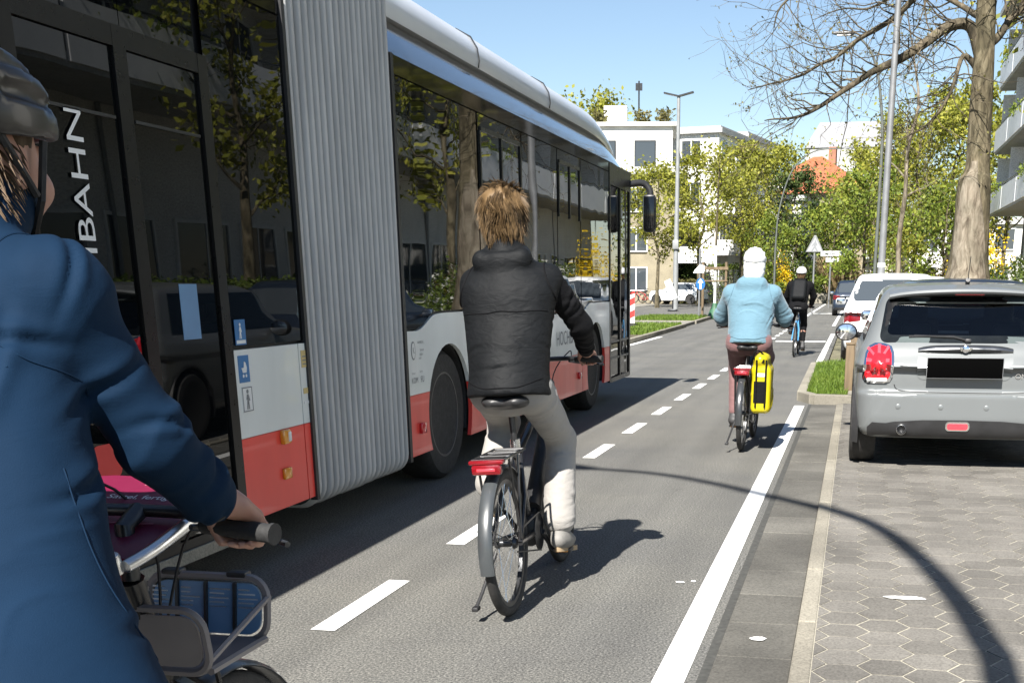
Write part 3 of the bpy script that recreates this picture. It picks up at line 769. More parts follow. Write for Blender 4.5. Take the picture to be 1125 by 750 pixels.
# ---- the big bare street tree by the parked cars (limbs leave it towards the road)
TY = 25.5
def big_tree():
    b = at(1066, 330, TY); base = Vector((b.x, TY, 0)); t = thing('street_tree', 'tall bare budding tree with a thick scarred trunk beside the grey hatchback', 'tree', base)
    rs = np.random.RandomState(11); mb = MB()
    tr_px = [(1060, 322, .50), (1063, 290, .40), (1067, 250, .345), (1071, 200, .30), (1074, 185, .235), (1077, 130, .215), (1080, 80, .20), (1084, 0, .175), (1088, -90, .15), (1092, -200, .14), (1100, -330, .08), (1104, -420, .025)]
    pts = [Vector((base.x - .02, TY, -.1))] + [at(x, y, TY + .05 * math.sin(i * 1.7)) for i, (x, y, r) in enumerate(tr_px)]
    rad = [.60] + [q[2] for q in tr_px]
    sp = smooth_path(pts, 6); rr = np.interp(np.linspace(0, len(pts) - 1, len(sp)), range(len(pts)), rad)
    n = 26; rings = []
    for i, (c, r_) in enumerate(zip(sp, rr)):
        ring = []
        for k in range(n):
            a = 2 * math.pi * k / n; low = max(0, 1 - (c.z / 3.2))
            q = r_ * (1 + .07 * low * math.sin(a * 3 + .7 + c.z * .3) + .05 * low * math.sin(a * 7 + 2) + .06 * float(vnoise(np.array([math.cos(a) * 2.2, math.sin(a) * 2.2, c.z * 1.3]))))
            ring.append((c.x + q * math.cos(a), c.y + q * math.sin(a), c.z))
        rings.append(ring)
    mb.loft(rings); 
    tk = obj('trunk', mb, MAT['bark'], t, world=True, fix=True)
    # pale healed strip of bare wood on the side towards the camera
    mb = MB(); ring2 = []
    for i, (c, r_) in enumerate(zip(sp, rr)):
        if .4 < c.z < 3.75:
            row = []
            for k in range(9):
                wd_ = 66 * min(1, max(.12, (3.75 - c.z) / 1.3)) ** .6; a = R(-98 + 14 * math.sin(c.z * 1.4) + wd_ * (k / 4 - 1)); e = .012 * math.sin(math.pi * k / 8) + (.0 if k in (0, 8) else .018)
                low = max(0, 1 - (c.z / 3.2)); q = (r_ + e - (.03 if k in (0, 8) else 0)) * (1 + .07 * low * math.sin(a * 3 + .7 + c.z * .3) + .05 * low * math.sin(a * 7 + 2) + .06 * float(vnoise(np.array([math.cos(a) * 2.2, math.sin(a) * 2.2, c.z * 1.3]))))
                row.append((c.x + q * math.cos(a), c.y + q * math.sin(a), c.z))
            ring2.append(row)
    mb.loft(ring2, cap=False, closed=False); obj('bare_wood', mb, MAT['bark_pale'], tk, world=True, fix=False)
    limbs = [
        ([(1077, 60), (1066, 30), (1042, 30), (1012, 51), (991, 64), (961, 79), (927, 100), (897, 120), (872, 130), (840, 132)], [.13, .115, .105, .095, .085, .07, .055, .04, .026, .010], [0, -.05, -.15, -.3, -.5, -.6, -.9, -1.1, -1.2, -1.4], 'bark_dark'),
        ([(1084, -60), (1050, -70), (1020, -20), (986, 17), (948, 40), (922, 60), (884, 80), (852, 92), (822, 100)], [.10, .085, .075, .06, .05, .04, .03, .02, .008], [0, .3, .6, .8, 1.0, 1.1, 1.3, 1.5, 1.6], 'bark_dark'),
        ([(1074, 75), (1058, 62), (1045, 100), (1028, 128), (1008, 145), (985, 152)], [.08, .05, .036, .028, .018, .006], [0, -.1, -.3, -.4, -.5, -.6], 'bark_dark'),
        ([(1083, 50), (1096, 42), (1110, 22), (1128, 4), (1160, -30)], [.11, .085, .07, .06, .03], [0, .1, .2, .3, .3], 'bark_dark'),
        ([(1092, -180), (1050, -160), (990, -110), (930, -70), (890, -20), (858, 8), (850, 30)], [.08, .06, .05, .04, .03, .02, .008], [0, -.3, -.6, -.9, -1.1, -1.3, -1.4], 'bark_dark'),
        ([(1090, -120), (1140, -160), (1200, -240), (1260, -330)], [.08, .06, .04, .015], [0, -.4, -.8, -1.2], 'bark_dark'),
        ([(1082, -20), (1075, -60), (1060, -140), (1030, -240), (1010, -330)], [.08, .065, .05, .03, .012], [0, .7, 1.4, 2.0, 2.5], 'bark_dark'),
        ([(1084, -10), (1100, -50), (1120, -100), (1150, -180), (1170, -260)], [.08, .065, .05, .03, .012], [0, -.7, -1.4, -2.0, -2.5], 'bark_dark'),
        ([(1080, 20), (1052, 5), (1020, -8), (985, -5), (955, 10), (925, 10), (893, 22)], [.07, .05, .04, .032, .024, .016, .006], [0, .6, 1.2, 1.7, 2.2, 2.6, 3.0], 'bark_dark'),
    ]
    buds = []
    for path, rad, dy, bk in limbs:
        P = [at(x, y, TY + d) for (x, y), d in zip(path, dy)]; sp = smooth_path(P, 5); rr = np.interp(np.linspace(0, len(P) - 1, len(sp)), range(len(P)), rad) * .92
        sp = [c + Vector((0, 0, .03 * float(vnoise(np.array([c.x * 3, c.y, c.z * 3]))))) for c in sp]
        mb = MB(); mb.tube(sp, rr, 9)
        m = len(sp)
        for k in range(4, m - 1):
            for rep in range(2):
                if rs.rand() < .25: continue
                t0 = (sp[k + 1] - sp[k]).normalized(); side = Vector(rs.normal(size=3)); side -= t0 * side.dot(t0); side.normalize()
                d = (t0 * .7 + side * .8 + Vector((0, 0, .12))).normalized(); L = .6 + 1.7 * rs.rand() * (1 - .5 * k / m); q = [sp[k]]
                for s in range(5):
                    d = (d + Vector(rs.normal(size=3)) * .24 + Vector((0, 0, .06))).normalized(); q.append(q[-1] + d * L / 5)
                r0 = min(rr[k] * .4, .016) * (.6 + .5 * rs.rand()) ; mb.tube(q, [r0 * (1 - .8 * s / 5) + .0016 for s in range(6)], 4, cap=False)
                for w in range(5):
                    s = rs.randint(1, 6); dd = ((q[s] - q[s - 1]).normalized() + Vector(rs.normal(size=3)) * .65).normalized(); l2 = .14 + .5 * rs.rand(); e = q[s] + dd * l2 * .55; e2 = e + (dd + Vector(rs.normal(size=3)) * .35 + Vector((0, 0, .2))).normalized() * l2 * .45
                    mb.tube([q[s], e, e2], [r0 * .3 + .002, .0032, .002], 3, cap=False); buds += [e2, (e + e2) / 2, e]
        obj('branch', mb, MAT[bk], t, world=True, fix=False)
    B = np.array([tuple(b) for b in buds]); B = B[rs.rand(len(B)) < .45]
    V, F = leaf_cloud(B, .05, rs, .0, .7); npmesh('buds', V, F, MAT['leaf_olive'], t, False, world=True)
    mb = MB()   # burrs and stubs on the trunk
    for k in range(0):
        c = sp and at(1076 + rs.normal() * 3, 30 + 150 * rs.rand(), TY); a = R(-90 + rs.normal() * 60); p0 = c + Vector((math.cos(a) * .26, math.sin(a) * .26, 0)); mb.tube([p0, p0 + Vector((math.cos(a) * .06, math.sin(a) * .06, .02))], [.06, .015], 6)
    return t
big_tree()

# ------------------------------------------------------------------ houses
def window_set(t, x, y, z, w, h, axis, sgn, fm, depth=.10, split=2, pane='house_glass'):
    """frame with glazing on a wall; axis = wall normal axis, sgn its direction"""
    fr = MB(); s = .07
    def B(u0, u1, z0, z1, d0, d1):
        if axis == 'x': fr.bx(x + sgn * d0, x + sgn * d1, y + u0, y + u1, z + z0, z + z1)
        else: fr.bx(x + u0, x + u1, y + sgn * d0, y + sgn * d1, z + z0, z + z1)
    B(-w / 2 - s, -w / 2, -s, h + s, -.05, .05); B(w / 2, w / 2 + s, -s, h + s, -.05, .05); B(-w / 2, w / 2, h, h + s, -.05, .05); B(-w / 2, w / 2, -s, 0, -.05, .09)
    for k in range(1, split): B(-w / 2 + w * k / split - .03, -w / 2 + w * k / split + .03, 0, h, -.04, .03)
    o = obj('window', fr, MAT[fm], t, False, world=True)
    g = MB()
    if axis == 'x': g.bx(x + sgn * .002, x + sgn * .016, y - w / 2 + .002, y + w / 2 - .002, z + .002, z + h - .002)
    else: g.bx(x - w / 2 + .002, x + w / 2 - .002, y + sgn * .002, y + sgn * .016, z + .002, z + h - .002)
    obj('pane', g, MAT[pane], o, False, world=True); return o

def apartment_right():
    t = thing('apartment_building', 'pale apartment block with long rows of balconies along the right side of the street', 'building', (8, 38, 0))
    y0, y1, xw, xb, sh, n0 = 13.0, 65.0, 8.0, 6.2, 2.85, 4.62
    w = MB(); w.bx(xw, xw + 11, y0, y1, 0, 13.6); obj('wall', w, MAT['stucco'], t, False, world=True)
    r_ = MB(); r_.bx(xb - .2, xw + 11.3, y0 - .3, y1 + .3, 13.6, 13.85); r_.bx(xb + .1, xw + 11, y0, y1, 13.85, 14.05); obj('roof', r_, MAT['stucco_grey'], t, False, world=True)
    bay = 5.2; nb = int((y1 - y0) / bay)
    for f in range(4):
        zf = 1.75 + f * 2.85 if f == 0 else 4.62 + (f - 1) * 2.85
        zf = [1.3, 4.64, 7.49, 10.34][f]
        for b in range(nb):
            yc = y0 + bay * (b + .5); frame = None
            if f > 0:
                s = MB(); s.bx(xb + .06, xw + .02, yc - bay / 2 + .001, yc + bay / 2 - .001, zf - .02, zf + .2)
                bal = obj('balcony', s, MAT['stucco_grey'], t, False, world=True)
                p = MB(); p.bx(xb, xb + .055, yc - bay / 2 + .06, yc + bay / 2 - .06, zf + .06, zf + 1.02)
                obj('parapet', p, MAT['balcony_panel'], bal, False, world=True)
                q = MB(); q.tube([(xb + .03, yc - bay / 2 + .05, zf + 1.13), (xb + .03, yc + bay / 2 - .05, zf + 1.13)], .022, 6)
                for k in range(5): q.cyl((xb + .09, yc - bay / 2 + .1 + k * (bay - .2) / 4, zf + .2), (xb + .09, yc - bay / 2 + .1 + k * (bay - .2) / 4, zf + 1.13), .018, 6)
                obj('railing', q, MAT['dark_metal'], bal, world=True)
                if (b + f) % 2 == 0:
                    rs = np.random.RandomState(b * 7 + f); P = rs.normal(size=(140, 3)) * [.10, 1.0, .16] + [xb - .02, yc, zf + 1.08]; V, F = leaf_cloud(P, .12, rs); npmesh('foliage', V, F, MAT['leaf_mid'], bal, False, world=True)
                d = MB(); d.bx(xb + .25, xw, yc + bay / 2 - .07, yc + bay / 2 - .01, zf + .2, zf + 2.65); obj('screen', d, MAT['stucco'], bal, False, world=True)
            zz = zf + .22 if f else .95
            window_set(t, xw, yc - 1.25, zz + (.0 if f else .1), 2.1, 2.15 if f else 1.6, 'x', -1, 'sign_white', split=2)
            window_set(t, xw, yc + 1.25, zz + .75 if f else zz + .1, 1.7, 1.4 if f else 1.6, 'x', -1, 'sign_white', split=2)
    for k in range(7):          # stair towers and drain pipes
        yy = y0 + k * (y1 - y0) / 6; p = MB(); p.cyl((xw - .06, yy - .2 if k else yy + .1, .1), (xw - .06, yy - .2 if k else yy + .1, 13.5), .05, 8); obj('drain_pipe', p, MAT['pole_grey'], t, world=True)
    return t
apartment_right()

def block(label, c, rz, d, wm, floors, nwx, nwy, name='house', cat='building', group=None, roof=None, balc=False, z0=1.0, fh=3.0, cornice=True, wm2=None):
    """free-standing house, front = its -y side, right flank = its +x side"""
    t = thing(name, label, cat, c, (0, 0, R(rz)), group); X, Y, Z = d
    m = MB(); m.bx(-X / 2, X / 2, -Y / 2, Y / 2, 0, Z); obj('wall', m, MAT[wm], t, False)
    if cornice:
        m = MB(); m.bx(-X / 2 - .35, X / 2 + .35, -Y / 2 - .35, Y / 2 + .35, Z, Z + .35); m.bx(-X / 2 - .18, X / 2 + .18, -Y / 2 - .18, Y / 2 + .18, Z + .35, Z + .5); obj('cornice', m, MAT['stucco_grey'] if wm != 'stucco_grey' else MAT['stucco'], t, False)
    if roof == 'hip':
        m = MB(); e = .6; hh = 4.2; a = [(-X / 2 - e, -Y / 2 - e, Z), (X / 2 + e, -Y / 2 - e, Z), (X / 2 + e, Y / 2 + e, Z), (-X / 2 - e, Y / 2 + e, Z)]; q = max(.3, (Y - X) / 2)
        b = [(0, -q, Z + hh), (0, q, Z + hh)] if Y > X else [(-(X - Y) / 2, 0, Z + hh), ((X - Y) / 2, 0, Z + hh)]
        if Y > X: m.add(a + b, [(0, 1, 4), (1, 2, 5, 4), (2, 3, 5), (3, 0, 4, 5), (3, 2, 1, 0)])
        else: m.add(a + b, [(0, 1, 5, 4), (1, 2, 5), (2, 3, 4, 5), (3, 0, 4), (3, 2, 1, 0)])
        rf = obj('roof', m, MAT['roof_red'], t, False); ch = MB(); ch.bx(1.2, 2.0, -.5, .4, Z + 1.6, Z + hh + .9); obj('chimney', ch, MAT['brick'], rf, False)
    if roof == 'mansard':
        m = MB(); e = 1.6; hh = 3.2
        m.loft([[(-X / 2 - .2, -Y / 2 - .2, Z), (X / 2 + .2, -Y / 2 - .2, Z), (X / 2 + .2, Y / 2 + .2, Z), (-X / 2 - .2, Y / 2 + .2, Z)], [(-X / 2 + e, -Y / 2 + e, Z + hh), (X / 2 - e, -Y / 2 + e, Z + hh), (X / 2 - e, Y / 2 - e, Z + hh), (-X / 2 + e, Y / 2 - e, Z + hh)]]); obj('roof', m, MAT['roof_grey'], t, False)
    M = wmat(t)
    def W(x, y, z, w, h, axis, sgn):
        fr = MB(); s = .08
        def B(u0, u1, z0_, z1_, d0, d1):
            if axis == 'x': fr.bx(x + sgn * d0, x + sgn * d1, y + u0, y + u1, z + z0_, z + z1_)
            else: fr.bx(x + u0, x + u1, y + sgn * d0, y + sgn * d1, z + z0_, z + z1_)
        B(-w / 2 - s, -w / 2, -s, h + s, -.06, .06); B(w / 2, w / 2 + s, -s, h + s, -.06, .06); B(-w / 2, w / 2, h, h + s, -.06, .06); B(-w / 2, w / 2, -s, 0, -.06, .14); B(-.04, .04, 0, h, -.05, .04)
        o = obj('window', fr, MAT['sign_white'], t, False); g = MB()
        if axis == 'x': g.bx(x + sgn * .004, x + sgn * .02, y - w / 2, y + w / 2, z, z + h)
        else: g.bx(x - w / 2, x + w / 2, y + sgn * .004, y + sgn * .02, z, z + h)
        obj('pane', g, MAT['house_glass'], o, False)
    for f in range(floors):
        z = z0 + f * fh
        for k in range(nwx): W(-X / 2 + X * (k + .5) / nwx, -Y / 2, z, min(1.5, X / nwx * .5), 1.55, 'y', -1)
        for k in range(nwy):
            yy = -Y / 2 + Y * (k + .5) / nwy; W(X / 2, yy, z, min(1.6, Y / nwy * .5), 1.55, 'x', 1)
            if balc and f and k % 2 == 0:
                b = MB(); b.bx(X / 2 + .002, X / 2 + 1.5, yy - 1.7, yy + 1.7, z - .85, z - .68); bo = obj('balcony', b, MAT['stucco'], t, False); p = MB(); p.bx(X / 2 + 1.45, X / 2 + 1.52, yy - 1.7, yy + 1.7, z - .68, z + .3); p.bx(X / 2 + .02, X / 2 + 1.45, yy - 1.7, yy - 1.64, z - .68, z + .3); p.bx(X / 2 + .02, X / 2 + 1.45, yy + 1.64, yy + 1.7, z - .68, z + .3); obj('parapet', p, MAT['stucco'], bo, False)
    return t
# left corner house: tan walls, white set-back top storey with roof garden
tanh = block('tan rendered corner house with a white set-back top storey, left across the junction', (-20.2, 97, 0), 9, (12, 14, 9.0), 'stucco_tan', 3, 2, 4, z0=1.0, fh=2.75, balc=True)
m = MB(); m.bx(-5.6, 5.6, -6.2, 6.2, 8.70, 12.30); pent = obj('penthouse', m, MAT['stucco'], tanh, False)
m = MB(); m.bx(-5.9, 5.9, -6.5, 6.5, 12.30, 12.55); m.bx(.5, 2.2, -3.6, -2.4, 12.55, 14.00); m.bx(-3.6, -2.8, -3, -2.2, 12.55, 13.60); m.bx(-5.9, -5.75, -6.5, 6.5, 12.55, 13.00); obj('roof_structure', m, MAT['stucco'], tanh, False)
for x_, w_ in ((-3.4, 1.8), (.2, 2.4), (3.6, 1.4)):
    m = MB(); m.bx(x_ - w_ / 2 - .08, x_ + w_ / 2 + .08, -6.26, -6.18, 9.35, 11.35); wf_ = obj('window', m, MAT['dark_metal'], tanh, False); m = MB(); m.bx(x_ - w_ / 2, x_ + w_ / 2, -6.29, -6.262, 9.45, 11.25); obj('pane', m, MAT['house_glass'], wf_, False)
m = MB(); m.cyl((3.1, -4, 12.50), (3.1, -4, 15.60), .06, 6); m.box((3.1, -4, 15.20), (.5, .06, .5)); obj('antenna', m, MAT['dark_metal'], tanh)
rs = np.random.RandomState(5)
for x in (-4.6, .2, 3.4, 5.0): P = np.clip(rs.normal(size=(220, 3)), -1.6, 1.6) * [.33, .4, .3] + [x, -5.6, 12.95]; V, F = leaf_cloud(P, .3, rs); npmesh('roof_plant', V, F, MAT['leaf_olive'], tanh, False)
block('white house with a grey cornice just right of the tan corner house', (-14.8, 104, 0), -10.6, (9, 8.5, 12.6), 'stucco', 4, 2, 3, z0=1.4, fh=3.05, balc=True)
block('farther white house with a grey cornice, half behind green trees', (-14.0, 116.5, 0), -10.6, (10, 11, 13.4), 'stucco', 4, 2, 3, z0=1.4, fh=3.1, balc=True)
block('low pale house behind the hedge at the far end of the street', (-9.5, 128, 0), -6, (9, 12, 9.0), 'stucco', 3, 2, 3, z0=1.2, fh=2.9)
block('house with a red tiled hip roof above the far trees', (-5.0, 142, 0), -8, (13, 12, 10.6), 'stucco_tan', 3, 3, 3, roof='hip', z0=1.2, fh=2.9, cornice=False)
block('grey mansard roofed house standing highest at the end of the street', (-2.0, 172, 0), 0, (11, 10, 18.2), 'stucco_grey', 5, 3, 3, roof='mansard', z0=1.2, fh=3.0, cornice=False)
block('white villa glimpsed between trunks beyond the row of parked cars', (8.0, 112, 0), 4, (9, 14, 6.0), 'stucco', 2, 3, 3, z0=1.2, fh=2.9)

# ------------------------------------------------------------------ planting placed down the street
def gp(x, Y, y=312): q = at(x, y, Y); return (q.x, Y, 0)
rt_ = random.Random(21)
spring = [  # pixel column, distance, height, crown radius
    (722, 76, 8.6, 3.0, 'a', 'young spring-green tree left of the double lamp, in front of the tan house'),
    (768, 84, 10.4, 3.6, 'a', 'spring-green tree with a dark straight trunk just right of the double lamp'),
    (815, 92, 10.8, 4.2, 'b', 'broad spring-green tree in front of the white houses'),
    (842, 102, 12.8, 4.4, 'b', 'tall loose-crowned tree in front of the red roof, thin at its top'),
    (958, 88, 10.2, 4.6, 'c', 'wide yellowish-green tree behind the parked white cars'),
    (1004, 74, 11.0, 4.4, 'c', 'spring-green tree between the two grey poles and the big bare tree'),
    (1040, 80, 13.5, 4.8, 'b', 'high spring-green tree left of the big bare trunk'),
    (1100, 92, 13.0, 4.6, 'a', 'spring-green tree behind the apartment block corner'),
    (935, 110, 10.5, 4.6, 'a', 'spring-green tree below the red roof, right of the crossing sign'),
    (982, 104, 11.5, 4.8, 'b', 'spring-green tree farthest down the right side of the street')]
for i, (x, Y, h, cr, pr, lb) in enumerate(spring):
    par = dict(a=(10.5, 3.2, .16, .30, 31, 'leaf_spring', 5200, .23), b=(13.0, 4.2, .2, .28, 37, 'leaf_spring', 7800, .24), c=(12.0, 4.6, .2, .22, 41, 'leaf_spring', 8200, .23))[pr]
    leafy_tree(lb, gp(x, Y), *par, rz=rt_.uniform(0, 6.28), sc=h / par[0], proto=pr)
dark = [(872, 98, 10.6, 'dark ivy-clad tree in the middle of the street view, left of the crossing sign'), (800, 112, 9.0, 'dark green tree in the shade between the white houses'), (897, 118, 9.0, 'dark green tree below the red tiled roof'), (1062, 96, 9.0, 'dark green tree behind the big bare trunk'), (700, 112, 10, 'dark green tree beside the tan corner house'), (1015, 118, 10, 'dark green tree far off above the white cars')]
for i, (x, Y, h, lb) in enumerate(dark):
    leafy_tree(lb, gp(x, Y), 12.0, 3.3, .22, .10, 53, 'leaf_dark' if 1 else '', 6500, .27, rz=rt_.uniform(0, 6.28), sc=h / 12, nl=20, up=.3, group='dark trees at the end of the street', proto='d')
mid = [(912, 92, 7.5, 'mid-green tree right of the crossing sign over the pampas grass'), (948, 70, 7.0, 'low mid-green tree behind the white van'), (1035, 62, 6.0, 'low mid-green tree beside the apartment block'), (850, 86, 6.0, 'low mid-green tree behind the hooded cyclist')]
for i, (x, Y, h, lb) in enumerate(mid):
    leafy_tree(lb, gp(x, Y), 8.0, 3.0, .14, .18, 61, 'leaf_mid', 4200, .24, rz=rt_.uniform(0, 6.28), sc=h / 8, nl=14, group='low green trees', proto='m')
# trees behind the camera's right and beyond the frame stand in the bus windows
leafy_tree('spring-green tree in the front garden of the apartment block, mirrored in the bus', (5.2, 33, 0), 9, 2.6, .14, .3, 71, 'leaf_spring', 3200, .16, proto='g', nl=12)
leafy_tree('second spring-green garden tree of the apartment block, nearer the camera', (5.3, 21.5, 0), 9, 2.6, .14, .3, 71, 'leaf_spring', 3200, .16, proto='g', rz=2.0, sc=.9)
leafy_tree('spring-green tree far back rising over the bus roof', gp(648, 150), 10.5, 3.2, .16, .3, 31, 'leaf_spring', 3600, .27, proto='a', sc=2.1)
# bare thin tree with a pale stem by the grey pole
t = thing('bare_tree', 'slim bare tree with a pale stem right of the tall grey pole', 'tree', gp(986, 50)); mb, tips = grow(12, 2.2, .13, .35, 77, 12, up=1.0, sub=4, twig=4); obj('trunk', mb, MAT['bark_pale'], t, fix=False)
rs = np.random.RandomState(8); P = np.array([q[0] for q in tips]); P = P[rs.rand(len(P)) < .5]; V, F = leaf_cloud(P, .13, rs); npmesh('crown', V, F, MAT['leaf_spring'], t, False)
# hedges and shrubs
shrub('hedge', 'clipped hedge along the pavement in front of the tan house', 'hedge', gp(718, 92), None, 6000, .14, 'leaf_olive', 81, box=(7.5, 1.2, 1.75))
shrub('hedge', 'clipped green hedge behind the staked sapling', 'hedge', gp(800, 95), None, 6000, .15, 'leaf_hedge', 82, box=(7.0, 1.4, 2.9))
shrub('bush', 'round bright green bush left of the crossing sign', 'bush', gp(880, 97), (1.7, 1.5, 3.3), 3500, .17, 'leaf_hedge', 83)
shrub('forsythia', 'yellow flowering bush beside the round green bush', 'bush', gp(859, 96), (.8, .8, 3.3), 1500, .17, 'petal_yellow', 84)
shrub('bush', 'dark bush below the trees behind the double lamp', 'bush', gp(757, 93), (1.4, 1.2, 4.2), 2600, .2, 'leaf_dark', 85)
shrub('bush', 'low dark bush behind the farthest cyclist', 'bush', gp(905, 108), (3.6, 1.5, 3.0), 3500, .2, 'leaf_dark', 90)
shrub('bush', 'olive bush at the end of the parked cars', 'bush', gp(1010, 86), (4.5, 1.5, 3.2), 4000, .2, 'leaf_olive', 91)
shrub('flowering_bush', 'green bush with white blossom in the garden right of the bare tree', 'bush', (4.55, 41, .0), (1.5, 3.4, 2.15), 9000, .10, 'leaf_hedge', 86, extra=('petal_white', 1500, .11))
shrub('flowering_bush', 'green bush with white blossom nearest the parked hatchback', 'bush', (4.2, 31, .0), (1.25, 3.0, 1.5), 7000, .09, 'leaf_hedge', 87, extra=('petal_white', 700, .10))
shrub('forsythia', 'orange-yellow flowering bush under the apartment balconies', 'bush', (5.3, 52, .0), (1.3, 1.6, 2.9), 2600, .12, 'petal_yellow', 88)
shrub('forsythia', 'yellow flowering bush in the garden mirrored in the bus', 'bush', (4.9, 62, .0), (1.2, 3.2, 2.6), 3000, .12, 'petal_yellow', 92)
shrub('hedge', 'dense garden hedge along the pavement by the apartment block', 'hedge', (5.2, 17, 0), None, 9000, .09, 'leaf_hedge', 89, box=(.9, 12, 1.5))
# pampas grass
def pampas(label, loc, r, h, n, seed):
    t = thing('ornamental_grass', label, 'grass', loc); rs = np.random.RandomState(seed); V = []; F = []
    for k in range(n):
        a = rs.rand() * 6.283; q = r * rs.rand() ** .5; x, y = q * .35 * math.cos(a), q * .35 * math.sin(a); hh = h * (.6 + .4 * rs.rand()); ox, oy = x * 2.7, y * 2.7; w = .02; b = rs.rand() * 6.283; dx, dy = w * math.cos(b), w * math.sin(b); o = len(V)
        V += [(x - dx, y - dy, 0), (x + dx, y + dy, 0), (x * 1.5 + dx, y * 1.5 + dy, hh * .6), (x * 1.5 - dx, y * 1.5 - dy, hh * .6), (ox + dx, oy + dy, hh), (ox - dx, oy - dy, hh)]; F += [(o, o + 1, o + 2, o + 3), (o + 3, o + 2, o + 4, o + 5)]
    npmesh('blades', V, F, MAT['straw'], t, False); return t
pampas('pale straw-coloured pampas grass on the island at the end of the street', (-1.6, 98.5, .5), 2.0, 3.0, 1500, 3)
pampas('smaller clump of straw grass right of the pale pampas grass', (.2, 99, .5), 1.3, 1.8, 500, 4)
